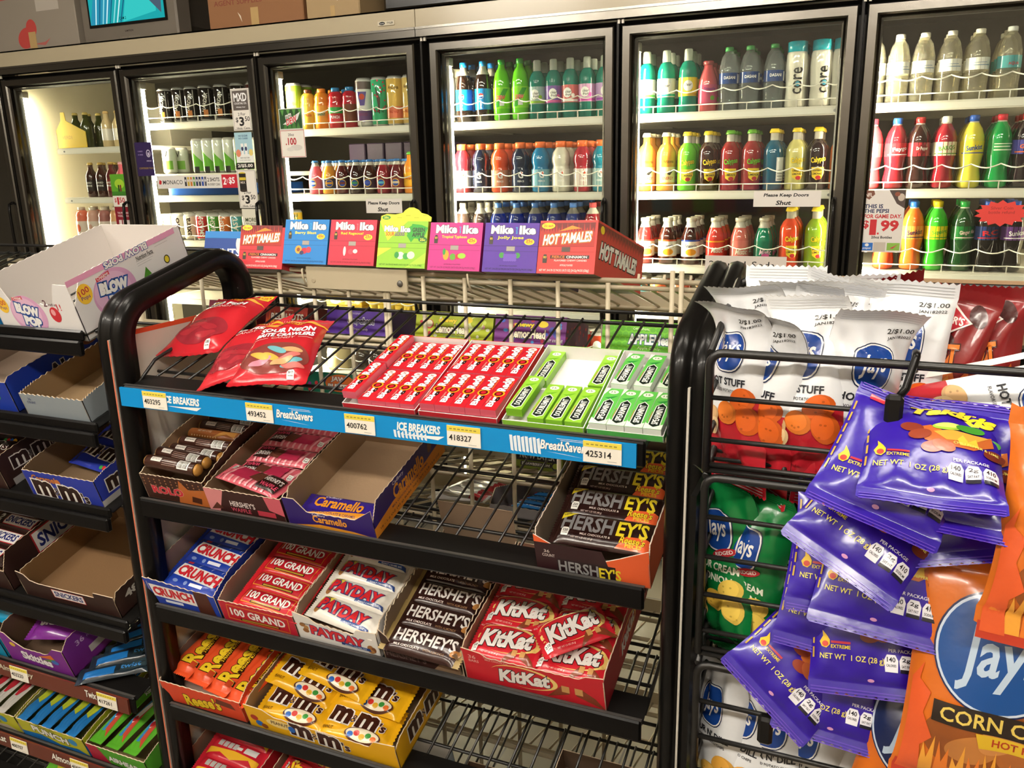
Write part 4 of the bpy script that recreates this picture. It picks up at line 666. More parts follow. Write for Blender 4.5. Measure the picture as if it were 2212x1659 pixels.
def chip_rack():
    O = Vector((3.2, -2.1, 0)); M = T(*-O); rk = empty('chip_rack', O); c = '#121110'
    tag(rk, 'black wire basket rack full of chip bags at the right', 'display rack')
    x0, x1 = 3.062, 3.345
    for b, (zt, n, rails) in enumerate(((1.345, .115, (1.302, 1.261)), (1.223, .19, (1.182, 1.140, 1.099, 1.059)), (1.020, .19, (.977, .935, .893, .853)), (.79, .19, (.75, .71, .67)))):
        zb = zt - n; m = MB().use('wire'); yf, yb = -2.2, -2.035
        m.tube(rounded([(x0, yf, zb), (x0, yf, zt), (x1, yf, zt), (x1, yf, zb)], .012, 4), .0042, c, 8)
        for z in rails: m.tube([(x0, yf, z), (x1, yf, z)], .0026, c, 6)
        for z in (zb, zb + .006): m.tube([(x0, yf, z), (x1, yf, z)], .0026, c, 6)
        ztb = zt + .045
        m.tube(rounded([(x0, yb, zb + .02), (x0, yb, ztb), (x1, yb, ztb), (x1, yb, zb + .02)], .012, 4), .0042, c, 8)
        for z in (zt + .02, zt - .02, zt - .06): m.tube([(x0, yb, z), (x1, yb, z)], .0024, c, 6)
        for x in (x0, x1):
            m.tube([(x, yf, zt), (x, yb, ztb)], .0035, c, 6); m.tube([(x, yf, zb), (x, yb, zb + .02)], .0035, c, 6)
            for z in rails: m.tube([(x, yf, z), (x, yb, z + .02)], .0024, c, 6)
        for i in range(9): y = yf + (yb - yf) * (i + .5) / 9; m.tube([(x0, y, zb + .02 * i / 9), (x1, y, zb + .02 * i / 9)], .0022, c, 6)
        for x in (x0 + .07, x0 + .16): m.tube([(x, yf, zb), (x, yb, zb + .02)], .0024, c, 6)
        m.obj('wire_basket', rk, M)
    for x in (3.075, 3.335): MB().use('black').rbox(x - .012, -2.03, .0, x + .012, -2.005, 1.33, c, .003).obj('post', rk, M)
    MB().use('black').box(3.06, -2.2, .02, 3.35, -2.0, .05, c).obj('base', rk, M)
    m = MB().use('black'); m.box(3.048, -2.197, .7, 3.054, -2.03, 1.2, c); m.obj('side_plate', rk, M)
    m = MB().use('card').box(3.13, -1.992, 1.02, 3.60, -1.988, 1.392, '#a98a68'); tag(m.obj('cardboard_sheet'), 'plain brown cardboard sheet behind the chip bags', 'cardboard')
    # clip strips hooked over basket rims; they carry the purple bags
    for i, (x, z, zl) in enumerate(((3.232, 1.350, 1.318), (3.148, 1.026, .99))):
        e = empty('clip_strip', T(x, -2.205, z)); tag(e, 'black hook clip on the basket rim holding purple bags, %s one' % ('upper' if i == 0 else 'lower'), 'hook')
        m = MB().use('black').tube(rounded([(0, .012, -.012), (0, .008, .006), (0, -.006, .006), (-.006, -.016, -.02), (-.014, -.02, zl - z)], .004, 4), .0034, c, 7); m.obj('hook', e)
        m = MB().use('black').rbox(-.021, -.031, zl - z - .022, -.007, -.019, zl - z + .008, '#161514', .003); m.obj('clip', e)
chip_rack()
# ---------------------------------------------------------------- packaging shapes
def pouch(w, l, th, c, ops=(), back=None, fin=.010, ex=2.6, ey=2.6, axis='y', seed=0, wr=.0025, bend=None, nx=20, ny=24, m='foil', cfun=None, waist=.05, d=.005, h0=.0006, crease=1.0, mb=None, wig=0.0):
    """sealed bag or bar wrapper: bulging front and back sheets, flat seals at both ends of the axis; returns the builder and its surface map"""
    mb = mb or MB(); mb.use(m); bend = bend or (lambda p: p); back = back or c
    def H(x, y):
        a, b, la, lb = (x, y, w, l) if axis == 'y' else (y, x, l, w)
        u = min(abs(a) / (la / 2), 1); v = abs(b) / (lb / 2 - fin)
        if v >= 1: return 0.0, 0.0
        f = (1 - v ** ey) ** .62; e = (1 - u ** ex) ** .6
        z = th / 2 * e * f
        n = 1.3 * noise.noise(Vector((x * 20 + seed * 3.1, y * 20, seed * 1.7)))
        cr = math.sin(a / la * math.tau * 3.2 + seed * 2.3 + 4 * noise.noise(Vector((b * 20, seed, 1.0)))) * v ** 3 * (1 - v) * 4
        return z + (wr * n + wr * .9 * crease * cr) * min(e * 1.5, 1) * min(f * 1.4, 1), f
    def S(x, y, s=1, h=0.0):
        z, f = H(x, y); k = 1 - waist * f
        if axis == 'y': p = Vector((x * k, y, s * max(z, .0003) + s * h))
        else: p = Vector((x, y * k, s * max(z, .0003) + s * h))
        if wig: p.z += wig * noise.noise(Vector((x * 14 + seed * 5, y * 14 + seed, 3.3)))
        return bend(p)
    xs = [-w / 2 + w * i / nx for i in range(nx + 1)]; ys = [-l / 2 + l * j / ny for j in range(ny + 1)]
    if axis == 'y': ys = sorted(set([round(q, 5) for q in ys] + [-l / 2 + fin, l / 2 - fin]))
    else: xs = sorted(set([round(q, 5) for q in xs] + [-w / 2 + fin, w / 2 - fin]))
    for s in (1, -1):
        n0 = len(mb.v); J = len(ys)
        for i, x in enumerate(xs):
            for j, y in enumerate(ys):
                xx, yy = x, y
                if axis == 'y' and j in (0, J - 1): yy += .0012 * (-1) ** i
                if axis == 'x' and i in (0, len(xs) - 1): xx += .0012 * (-1) ** j
                mb.v.append(tuple(S(xx, yy, s if s > 0 else -.8)))
        for i in range(len(xs) - 1):
            for j in range(J - 1):
                a = n0 + i * J + j; q = (a, a + J, a + J + 1, a + 1); cc = back
                if s > 0: cc = cfun((xs[i] + xs[i + 1]) / 2, (ys[j] + ys[j + 1]) / 2) if cfun else c
                mb.face(q if s > 0 else q[::-1], cc, True)
    if ops: mb.art(ops, lambda a, b, h=0: S(a, b, 1, h), h0, .00022, d)
    return mb
def bendy(y0, k, y1=None):
    """curl everything above y0 by k radians per metre about x"""
    def f(p):
        t = p.y - y0
        if t <= 0: return p
        a = k * t; r = 1 / k; return Vector((p.x, y0 + math.sin(a) * r - p.z * math.sin(a), (1 - math.cos(a)) * r + p.z * math.cos(a)))
    return f
def jag(p, q, n, a, seed=1):
    r = random.Random(seed); out = []
    for i in range(n + 1):
        t = i / n; out.append((p[0] + (q[0] - p[0]) * t, p[1] + (q[1] - p[1]) * t + (a * (-1) ** i * r.uniform(.4, 1) if 0 < i < n else 0)))
    return out
KRAFT = '#8a6f56'
def tray(name, label, M, w, D, hf, hs, ext, front=(), right=(), inn=KRAFT, rise=.09, ja=.0012, fpoly=None, rext=None, left=None, cat='box', group=None, hb=None, lpoly=None, rpoly=None, edge='#c9b59a', th=.0016):
    """open display carton on a shelf: floor, back, cut front and rising sides"""
    o = empty(name, M @ T(0, -.003, 0)); tag(o, label, cat, group); hb = hb or hs
    m = MB().use('card'); m.box(0, 0, .0005, w, D, .002, inn); m.slab([(0, 0), (w, 0), (w, hb), (0, hb)], frame((0, D, 0), (1, 0, 0), (0, 0, 1), (0, 1, 0)), th, ext, inn, edge); m.obj('carton_base', o)
    fp = fpoly or [(0, 0), (w, 0)] + jag((w, hf), (0, hf), 26, ja)
    m = MB().use('paper').slab(fp, frame((0, 0, 0), (1, 0, 0), (0, 0, 1), (0, -1, 0)), th, ext, inn, edge)
    m.art(front, frame((0, -.0001, 0), (1, 0, 0), (0, 0, 1), (0, -1, 0))); m.obj('front_panel', o)
    sp = rpoly or [(0, 0), (D, 0), (D, hs)] + jag((D, hs), (rise, hs), 30, ja, 2) + jag((rise, hs), (0, hf), 14, ja, 3)
    m = MB().use('paper').slab(sp, frame((w, 0, 0), (0, 1, 0), (0, 0, 1), (1, 0, 0)), th, rext or ext, inn, edge); m.art(right, frame((w + .0001, 0, 0), (0, 1, 0), (0, 0, 1), (1, 0, 0))); m.obj('side_panel', o)
    lp = [(-a, b) for a, b in (lpoly or sp)][::-1]
    MB().use('paper').slab(lp, frame((0, 0, 0), (0, -1, 0), (0, 0, 1), (-1, 0, 0)), th, left or ext, inn, edge).obj('side_panel', o)
    return o
def repeat(proto, places, label, cat, group):
    """the first place takes the thing itself, the others copies; label(k) names each"""
    for k, M in enumerate(places):
        o = proto if k == 0 else dup(proto, M)
        o.matrix_world = M; tag(o, label(k), cat, group)
def cal(n, x, y, s=1.0, c='#f2efe8'): return [('p', [(x - .006 * s, y - .008 * s), (x + .006 * s, y - .008 * s), (x + .0068 * s, y + .005 * s), (x + .004 * s, y + .009 * s), (x - .004 * s, y + .009 * s), (x - .0068 * s, y + .005 * s)], c), tx(n, x, y + .003 * s, .0095 * s, .0055 * s, '#222', b=.03), tx('CALORIES', x, y - .003 * s, .0095 * s, .0022 * s, '#222')]
def barcode(x, y, w, h, n=12, v=True):
    r = random.Random(int(x * 9000 + y * 7000 + n)); o = [('r', x, y, x + w, y + h, '#efece6')]
    for i in range(n):
        a, b = i / n, i / n + r.uniform(.25, .7) / n
        o.append(('r', x + w * (.08 + .84 * a), y + h * .12, x + w * (.08 + .84 * b), y + h * .9, '#2a2725') if v else ('r', x + w * .12, y + h * (.08 + .84 * a), x + w * .9, y + h * (.08 + .84 * b), '#2a2725'))
    return o
def row(n): return ORD[n + 1]
# ---------------------------------------------------------------- top shelf
def top_shelf():
    Z = 1.184
    def pack(c, ops, side):
        m = MB().use('gloss'); m.box(0, 0, 0, .0228, .0885, .0115, c, None, [c, c, side, side, side, side]); m.art(ops, frame((0, 0, .0115), (1, 0, 0), (0, 1, 0))); return m
    red = '#c01f2b'
    big = [tx('Big', .0105, .021, .026, .0125, '#fff', rot=90, b=.07, o=('#2a0a0c', .05)), ('e', .0105, .042, .0088, .0082, '#f2a51e'), ('e', .0105, .042, .0066, .006, '#5a0c10'), ('e', .0105, .042, .0038, .0036, '#c01f2b'), tx('Red', .0105, .0625, .026, .0135, '#fff', rot=90, b=.07, o=('#2a0a0c', .05)), ('e', .0115, .0815, .007, .0052, '#f0e4e0'), tx('5', .0115, .0815, .006, .004, '#8a2a30'), tx('WRIGLEYS', .0025, .025, .018, .002, '#e8c8b8', rot=90), ('r', .0185, .052, .0196, .078, '#e8762a')]
    def gumbox(name, label, x, w, c, h=.009):
        o = empty(name, on(Z, x, .012)); tag(o, label, 'gum box'); D = .19; m = MB().use('card'); WH = '#ece8e4'; th = .0012
        m.box(0, 0, .0002, w, D, .0014, WH); m.slab([(0, 0), (w, 0), (w, h), (0, h)], frame((0, 0, 0), (1, 0, 0), (0, 0, 1), (0, -1, 0)), th, c, WH, WH); m.slab([(-w, 0), (0, 0), (0, h + .014), (-w, h + .014)], frame((0, D, 0), (-1, 0, 0), (0, 0, 1), (0, 1, 0)), th, c, WH, c)
        for sx, s in ((0, -1), (w, 1)): m.slab([(0, 0), (D, 0), (D, h + .014), (0, h)] if s > 0 else [(-D, 0), (0, 0), (0, h), (-D, h + .014)], frame((sx, 0, 0), (0, s, 0), (0, 0, 1), (s, 0, 0)), th, c, WH, WH)
        m.obj('carton', o); return o
    G = [('red gum box with two packs raised at its left', 2.502, .121, red), ('full red gum box, right one of the two', 2.628, .121, red), ('nearly empty white and lime mint gum box', 2.756, .115, '#8cc63a'), ('open green spearmint gum box beside the right rack post', 2.8745, .1, '#4aa84a')]
    for l, x, w, c in G: gumbox('gum_box', l, x, w, c)
    p1 = pack(red, big, '#d86070').obj('gum_pack'); first = True
    for b, x in ((0, 2.505), (1, 2.631)):
        for r in range(2):
            for i in range(5):
                top = (b == 1) or i == 0; n = .0045 + (.0115 if top and b == 0 else 0) + (.004 if b == 1 else 0)
                M = on(Z, x + i * .0233, .015 + r * .092, n); o = p1 if first else dup(p1, M); first = False; o.matrix_world = M
                tag(o, 'red cinnamon gum pack, %s from left, %s row, %s red gum box' % (row(i), 'near' if r == 0 else 'far', 'left' if b == 0 else 'right'), 'gum pack', 'red cinnamon gum packs')
    for i in range(2):   # filling under the raised packs
        pass
    dm = lambda c, dk, word: [('e', .0115, .079, .0068, .005, '#e6f0d8'), tx('15', .0115, .079, .006, .004, '#3a5a2a'), ('p', [(.003, .064), (.02, .07), (.0115, .06)], dk), ('p', [(.0035, .008), (.0115, .003), (.0195, .008), (.0185, .054), (.0115, .062), (.0045, .054)], '#f0f4e8'), ('p', [(.0045, .009), (.0115, .005), (.0185, .009), (.0175, .0535), (.0115, .06), (.0055, .0535)], '#16221c'), tx(word, .0115, .032, .042, .0085, '#f4f6ee', rot=90, b=.04), ('r', .0025, .018, .0032, .04, '#c83a4a')]
    p2 = pack('#8fc63a', dm('#9ccf3f', '#6fae2a', 'DOUBLEMINT'), '#7ab52c').obj('gum_pack')
    pl = [(.004, .10), (.089, .098)] + [(.004, .006)] + [(.034 + k * .0262, .004) for k in range(3)]
    for k, (x, d) in enumerate(pl):
        M = on(Z, 2.757 + x, .013 + d, .0018 + (.010 if k == 2 else 0)); o = p2 if k == 0 else dup(p2, M); o.matrix_world = M
        tag(o, 'lime green mint gum pack, %s' % ('far left in the nearly empty box', 'far right in the nearly empty box', 'near left corner of its box', 'second in the near row of its box', 'third in the near row of its box', 'last in the near row of its box')[k], 'gum pack', 'lime mint gum packs')
    p3 = pack('#5fb84f', dm('#cfe8c0', '#2f8a3a', 'SPEARMINT'), '#e8f0e4'); p3.art([('p', [(0, 0), (.0228, 0), (.0228, .012), (.0115, .004), (0, .014)], '#dff0d8'), ('p', [(0, .07), (.006, .0885), (0, .0885)], '#e8f4e0')], frame((0, 0, .0119), (1, 0, 0), (0, 1, 0))); p3 = p3.obj('gum_pack')
    k = 0
    for r in range(2):
        for i in range(4 if r == 0 else 3):
            n = .006 + (.004 if r else 0); x = .003 + i * .0236 if r == 0 else .006 + i * .032
            M = on(Z, 2.8748 + x, .013 + r * .094, n, rz=-2 if r else 0); o = p3 if k == 0 else dup(p3, M); k += 1; o.matrix_world = M
            tag(o, 'green spearmint gum pack, %s from left in the %s row of the green box' % (row(i), 'near' if r == 0 else 'far'), 'gum pack', 'green spearmint gum packs')
    # three red candy bags
    def candybag(name, label, title, M, seed, gummy, price, bend=None, w=.15, l=.205):
        c = '#b8202a'
        wl = [('e', 0, -.045, .052, .036, '#8e2530')] if not gummy else [('e', 0, -.045, .056, .038, '#7d3a34')]
        ops = [('p', [(-.07, .06), (-.04, .074), (0, .078), (.04, .072), (.066, .058), (.03, .062), (-.02, .064)], '#e8a62a'), tx('CANDYS', 0, .068, .05, .009, '#b01f26', b=.05, sh=.3)]
        ops += [tx(t, 0, .044 - i * .018, min(.1, .0105 * len(t)), .014, '#fff', b=.07, o=('#7a1218', .04)) for i, t in enumerate(title)]
        y0 = .044 - len(title) * .018
        ops += [tx('CANDY', 0, y0 + .004, .04, .008, '#f0d0cc', b=0), ('r', -.05, y0 + .0035, -.026, y0 + .0045, '#f0d0cc'), ('r', .026, y0 + .0035, .05, y0 + .0045, '#f0d0cc')] + wl
        if gummy:
            for i in range(9): x, y = rnd.uniform(-.04, .04), rnd.uniform(-.066, -.028); ops.append(('e', x, y, .019, .0065, ('#d8a848', '#6aa8b0', '#d0706a', '#c8a070', '#d8889a')[i % 5], rnd.uniform(-35, 35)))
        else: ops += [('e', x, y, .02, .008, '#a52c36', a) for x, y, a in ((-.02, -.05, 20), (.015, -.04, -15), (.02, -.06, 10), (-.01, -.035, 0))]
        if price: ops += [('r', .032, .078, .062, .1, '#f0c62c'), tx('2/$2', .047, .092, .024, .008, '#a81c20', b=.05), tx('$1.19 each', .047, .083, .022, .004, '#a81c20', b=.03)]
        ops += cal('90' if gummy else '100', .035, -.083, .9)
        ops += [('r', -.07 + i * .0045, .098, -.069 + i * .0045, .102, '#e8b0a8') for i in range(14)]
        o = pouch(w, l, .042, c, ops, fin=.012, seed=seed, wr=.004, bend=bend, crease=1.4, wig=.006).obj(name, M=M); return tag(o, label, 'candy bag', 'red candy bags on the top shelf')
    candybag('candy_bag', 'red candy bag with yellow two for two dollars tag, furthest back', ['RED FISH'], on(Z, 2.122, .2, .02, 3, -3, 6), 1, False, True, w=.132)
    candybag('candy_bag', 'red candy bag lying between two other red bags', ['RED FISH'], on(Z, 2.255, .112, .022, 0, -16, 17), 5, False, False, w=.112)
    candybag('candy_bag', 'red candy bag of sour neon gummies, foremost of three', ['SOUR NEON', 'BRITE CRAWLERS'], on(Z, 2.338, .105, .032, 2, 4, 20), 9, True, False, w=.122)
top_shelf()
# ---------------------------------------------------------------- candy bars
def put(name, label, m, M, cat='candy bar', group=None): return tag(m.obj(name, M=M), label, cat, group)
on_bare = on
def on(zs, x, d=0.0, n=0.0, rx=0, ry=0, rz=0): return on_bare(zs, x, d + .008, n, rx, ry, rz)     # lower shelves: goods stand a little back from the lip
def lower_shelves():
    Z = .985
    # round caramel rolls
    dots = [('e', .006 + (i % 12) * .0165, .012 + (i // 12) * .011 + (i % 2) * .003, .002, .002, '#a06a3a') for i in range(48)]
    tray('candy_box', 'brown dotted box of chocolate caramel rolls at left end', on(Z, 2.0885, .008), .136, .235, .05, .072, '#3a1d14', [('p', [(.07, 0), (.138, 0), (.138, .035), (.1, .03), (.085, .048)], '#b5642c'), ('p', [(.1, .006), (.12, .004), (.124, .016), (.104, .018)], '#4a2414')] + [('e', .006 + (i % 11) * .012, .03 + (i // 11) * .006, .0015, .0015, '#a0704a') for i in range(33)] + [tx('ROLO', .052, .021, .068, .016, '#c8283a', b=.08, o=('#e8c8b8', .04))], dots + [('p', [(.19, .0), (.235, 0), (.235, .072), (.2, .072)], '#b5642c')])
    rolls = []
    for kind in range(3):
        m = MB().use('foil'); c = ('#3b2018', '#35201a', '#a8622e')[kind]; Mx = E3(ry=90)
        m.lathe([(.0115, -.054), (.0118, -.053, c), (.0118, .053, c), (.0115, .054)], c, 18, Mx); m.lathe([(.006, .054), (.0108, .0555), (.008, .059), (.002, .0605)], '#b5823c', 14, Mx); m.lathe([(.002, -.0605), (.008, -.059), (.0108, -.0555), (.006, -.054)], '#b5823c', 14, Mx)
        fr = lambda a, b, h=0: Vector((a, -math.sin(b / .0118 - .5) * (-.0118 - h), math.cos(b / .0118 - .5) * (.0118 + h)))
        fr = lambda a, b, h=0: Vector((a, math.sin(b / .0118 - .5) * (.0118 + h), math.cos(b / .0118 - .5) * (.0118 + h)))
        ops = barcode(.02, -.008, .024, .016, 9) + [('r', -.04, -.002, -.018, .006, '#ddd6cc'), tx('BEST 06/2022', -.029, .002, .018, .003, '#444')]
        ops += [('r', -.014, -.006 + i * .003, .016, -.0052 + i * .003, '#9a8478') for i in range(4)]
        if kind == 2: ops = [tx('NET WT 1.7 OZ', -.02, .004, .03, .004, '#f0d8b8'), ('p', [(0, -.008), (.03, .002), (.05, -.004), (.05, .01), (.02, .008)], '#d89a4a')] + [('e', -.045 + i * .006, -.006, .0014, .0014, '#e8c890') for i in range(10)]
        m.art(ops, fr, .0003, .00006, .003); rolls.append(m.obj('candy_roll'))
    used = set()
    for i, (d, n, kd) in enumerate(((.012, .062, 0), (.036, .061, 0), (.062, .052, 0), (.088, .052, 0), (.114, .052, 2), (.142, .05, 1), (.168, .05, 0), (.194, .05, 0))):
        M = on(Z, 2.155 + (-.003 if i < 2 else .001), d + .012, n, rz=rnd.uniform(-3, 3) - (2 if i < 2 else 0)); o = rolls[kd] if kd not in used else dup(rolls[kd], M); used.add(kd); o.matrix_world = M
        tag(o, '%s chocolate caramel roll, %s from the front of its box' % ('orange-brown' if kd == 2 else 'dark brown', row(i)), 'candy roll', 'chocolate rolls in the dotted box')
    # pink wafer bars
    pk = '#cc5c6a'
    waf = [('p', [(.006 + i * .012, 0), (.012 + i * .012, 0), (.02 + i * .012, .04), (.014 + i * .012, .04)], '#dd8088') for i in range(3)]
    tray('candy_box', 'pink and dark brown wafer bar box beside the dotted box', on(Z, 2.229, .004), .153, .235, .046, .056, '#321513', [('p', [(0, 0), (.02, 0), (.04, .046), (0, .046)], '#d98a8c'), ('p', [(.004, .004), (.03, .008), (.02, .02)], '#5a3024'), ('p', [(.125, .02), (.153, .012), (.153, .046), (.12, .046)], pk), tx("HERSHEY'S", .072, .022, .05, .011, '#e8dcd8', b=.03), tx('WAFFLE', .066, .01, .04, .008, '#c84a60', b=.03), ('r', .1, .006, .135, .016, '#b83848')], [])
    def wafer():
        ops = [('p', [(-.062 + i * .012, -.022), (-.058 + i * .012, -.022), (-.046 + i * .012, .022), (-.05 + i * .012, .022)], '#e09aa0') for i in range(9)] + [('p', [(-.04, -.012), (.0, -.012), (.006, .014), (-.034, .014)], '#a82a48'), ('p', [(-.004, -.006), (.02, -.01), (.026, .012), (.004, .014)], '#5a3226'), ('p', [(.018, -.018), (.058, -.018), (.058, .016), (.026, .018)], '#2a1512'), tx("HERSHEY'S", .04, .006, .034, .01, '#efe6e0', b=.03), tx('WAFFLE', .04, -.008, .034, .009, '#d84a6a', b=.04)] + cal('210', -.05, .008, .7)
        return pouch(.132, .045, .016, pk, ops, axis='x', ex=3, ey=8, fin=.007, seed=3, wr=.0012, waist=.02)
    o = wafer().obj('candy_bar'); n = 0
    for i in range(4):
        M = on(Z, 2.306 + .002, .07 + i * .045, .034 + .002 * i, rz=180 if i else 178); q = o if i == 0 else dup(o, M); q.matrix_world = M
        tag(q, 'pink wafer bar lying in its box, %s from the front' % row(i + 1), 'candy bar', 'pink wafer bars')
    M = on(Z, 2.308, .035, .046, -4, 4, -8); q = dup(o, M); tag(q, 'pink wafer bar tilted on top at the front of its box', 'candy bar', 'pink wafer bars')
    # purple caramel chocolate box
    tray('candy_box', 'nearly empty purple and orange caramel chocolate box', on(Z, 2.387, .004), .16, .235, .03, .058, '#2d1a66', [('p', [(.0, 0), (.16, 0), (.12, .006), (.06, .009)], '#e89a2c'), tx('Caramello', .08, .0195, .062, .014, '#f0a02c', b=.05), tx('Cadbury', .062, .027, .024, .005, '#f0e8f4')], [('p', [(0, 0), (.235, 0), (.235, .03), (.17, .024), (.06, .026), (0, .018)], '#e8932c'), tx('Caramello', .115, .036, .1, .024, '#f0a02c', b=.05, sh=.1), tx('Cadbury', .085, .051, .035, .008, '#f0e8f4'), tx('MILK CHOCOLATE & CREAMY CARAMEL', .115, .018, .12, .004, '#3a2050'), tx('18 - 1.6 OZ (45 g) BARS  NET WT 1 LB 12.8 OZ', .115, .008, .2, .005, '#4a2a20'), ('e', .19, .042, .012, .007, '#5a2c1c', 60)], fpoly=[(0, 0), (.16, 0), (.16, .052)] + jag((.128, .03), (.04, .03), 12, .001) + [(.022, .052), (0, .052)], rise=.02, inn='#9a7f62')
    ops = [('p', [(-.05, -.02), (.06, -.02), (.06, -.006), (0, -.012)], '#e89a2c'), tx('Caramello', .0, .004, .09, .022, '#f0a02c', b=.05), tx('Cadbury', -.018, .016, .03, .006, '#f0e8f4'), tx('MILK CHOCOLATE & CARAMEL', .0, -.016, .08, .004, '#3a2050')]
    put('candy_bar', 'single purple caramel chocolate bar left in its box', pouch(.135, .046, .014, '#33208a', ops, axis='x', ex=3, ey=9, fin=.008, seed=4, wr=.001, waist=.02), on(Z, 2.462, .036, .014, 6))
    # black and orange bars at the right
    tray('candy_box', 'dark brown and orange chocolate bar box by right post', on(Z, 2.806, .002), .158, .24, .042, .066, '#ee6434', [('p', [(0, 0), (.088, 0), (.104, .02), (.095, .05), (0, .05)], '#2e1418'), ('p', [(.0, .0), (.03, .0), (.03, .046), (0, .046)], '#2e1418'), tx('36', .017, .036, .008, .005, '#d8ccc4'), tx('COUNT', .019, .029, .018, .005, '#d8ccc4'), ('r', .03, .002, .112, .026, '#201014'), tx('HERSH', .06, .014, .056, .019, '#8f8f8f', b=.04), tx("EY'S", .104, .013, .03, .019, '#e8d22c', b=.04)], [], fpoly=[(0, 0), (.158, 0), (.158, .062), (.118, .042)] + jag((.1, .034), (.03, .042), 12, .002) + [(.022, .05), (0, .062)], inn='#8d7d6c', rise=.01, edge='#d8c8b8')
    ops = [('p', [(.022, -.025), (.066, -.025), (.066, -.004), (.034, -.006)], '#ee6434'), tx('HERSH', -.022, .006, .072, .027, '#7d7c7e', b=.05), tx("EY'S", .04, .006, .042, .027, '#e8d22c', b=.05), tx('MILK CHOCOLATE &', -.008, -.012, .042, .0035, '#d8ccc4'), tx("Reese's", .043, -.012, .034, .011, '#f0c82c', b=.05, sh=.2, o=('#1a0c0a', .05)), tx('PIECES', .046, -.02, .022, .005, '#f0c82c', b=.05), ('p', [(-.062, .024), (-.062, .01), (-.05, .015), (-.04, .024)], '#e8d22c'), tx('NEW', -.054, .019, .01, .004, '#222', rot=20), tx('NET WT 1.55 OZ (43 g)', -.025, -.019, .03, .0035, '#b8a8a0')] + cal('220', -.05, -.012, .8)
    o = pouch(.142, .056, .017, '#26110f', ops, axis='x', ex=4, ey=12, fin=.006, seed=6, wr=.0008, waist=.01).obj('candy_bar')
    for i in range(4):
        M = on(Z, 2.892 - .002 * i, .038 + i * .052, .046 + .003 * i, 9); q = o if i == 0 else dup(o, M); q.matrix_world = M
        tag(q, 'dark bar with grey and yellow lettering, %s from the front of its box' % row(i), 'candy bar', 'dark bars in the orange box')
    Z = .785
    # crisp bars
    blue = '#1d3a9c'
    tray('candy_box', 'blue box of crisped rice chocolate bars, left end', on(Z, 2.072, .004), .152, .235, .05, .066, blue, [('p', [(.008, .018), (.104, .014), (.104, .042), (.004, .046)], '#ece6e2'), tx('CRUNCH', .055, .031, .09, .02, '#c8232f', b=.07, o=('#5a2020', .03)), ('p', [(.104, .0), (.14, 0), (.136, .05), (.106, .05)], '#4a2418'), ('r', .03, .007, .07, .013, '#dfe4f0')], [], fpoly=[(0, 0), (.152, 0), (.152, .046)] + jag((.15, .046), (-.006, .058), 20, .002, 8) + [(-.006, .055)], inn='#94786a', rise=.05)
    ops = [('p', [(-.05, -.006), (.05, -.012), (.062, .014), (-.045, .02)], '#ebe6e2'), tx('CRUNCH', .005, .004, .098, .021, '#c8232f', b=.07, rot=-3, o=('#5a2020', .03)), ('r', -.0, -.02, .03, -.014, '#e0e4f0'), ('e', -.035, -.017, .006, .003, '#7a90c8'), ('e', -.01, -.017, .004, .004, '#7a90c8'), ('r', -.04, .022, -.028, .027, '#c83040')] + [('p', [(x, .02), (x + .004, .028), (x + .001, .02)], '#e8e8f0') for x in (-.01, .02, .045)]
    o = pouch(.138, .06, .017, blue, ops, axis='x', ex=4, ey=10, fin=.009, seed=8, wr=.001, waist=.02).obj('candy_bar')
    for i in range(4):
        M = on(Z, 2.150, .04 + i * .052, .034 + .005 * i, 10, 0, -5); q = o if i == 0 else dup(o, M); q.matrix_world = M
        tag(q, 'blue crisp chocolate bar with white name panel, %s from the front' % row(i), 'candy bar', 'blue crisp bars')
    # red caramel bars
    def grand(w, h): return [('p', [(-w / 2, -h * .28), (w / 2 - .004, -h * .36), (w / 2, h * .3), (-w / 2 + .004, h * .38)], '#d88a2c'), ('p', [(-w / 2 + .0015, -h * .25), (w / 2 - .0045, -h * .33), (w / 2 - .0015, h * .27), (-w / 2 + .005, h * .35)], '#b81c2a'), tx('100 GRAND', 0, h * .05, w * .86, h * .34, '#f4ece6', b=.05, rot=-1.5, o=('#4a0c10', .04)), ('r', -w * .3, -h * .27, w * .32, -h * .17, '#2a1408'), ('r', -w * .28, -h * .25, w * .3, -h * .19, '#a8842c')]
    def shift(ops, dx, dy):
        out = []
        for q in ops:
            if q[0] == 'p': out.append(('p', [(a + dx, b + dy) for a, b in q[1]], q[2]))
            elif q[0] == 'r': out.append(('r', q[1] + dx, q[2] + dy, q[3] + dx, q[4] + dy, q[5]))
            else: out.append((q[0],) + ((q[1], q[2] + dx, q[3] + dy) if q[0] == 't' else (q[1] + dx, q[2] + dy)) + tuple(q[4:] if q[0] == 't' else q[3:]))
        return out
    globals()['shift'] = shift
    tray('candy_box', 'red box of caramel crisp bars, second from left', on(Z, 2.232, .002), .154, .235, .046, .058, '#b81f33', shift(grand(.13, .05), .077, .022), [], inn='#94786a', rise=.03)
    o = pouch(.14, .042, .02, '#c6222c', grand(.104, .046), axis='x', ex=3, ey=9, fin=.010, seed=10, wr=.001, waist=.03).obj('candy_bar')
    for i in range(6):
        M = on(Z, 2.322, .022 + i * .036, .036 + .004 * i, 8, 0, -3); q = o if i == 0 else dup(o, M); q.matrix_world = M
        tag(q, 'red caramel crisp bar with gold-outlined name, %s from the front' % row(i), 'candy bar', 'red caramel crisp bars')
    # peanut bars
    def pay(w, h, hh): return [tx('PAYDAY', 0, 0, w, h, '#cf2a2f', b=.09, rot=-4, o=('#22306e', .09)), ('p', [(w * .05, -h * .75), (w * .6, -h * .85), (w * .58, -h * .55), (w * .06, -h * .5)], '#22407e'), tx('PEANUT CARAMEL BAR', w * .32, -h * .69, w * .4, h * .13, '#dfe6f0')]
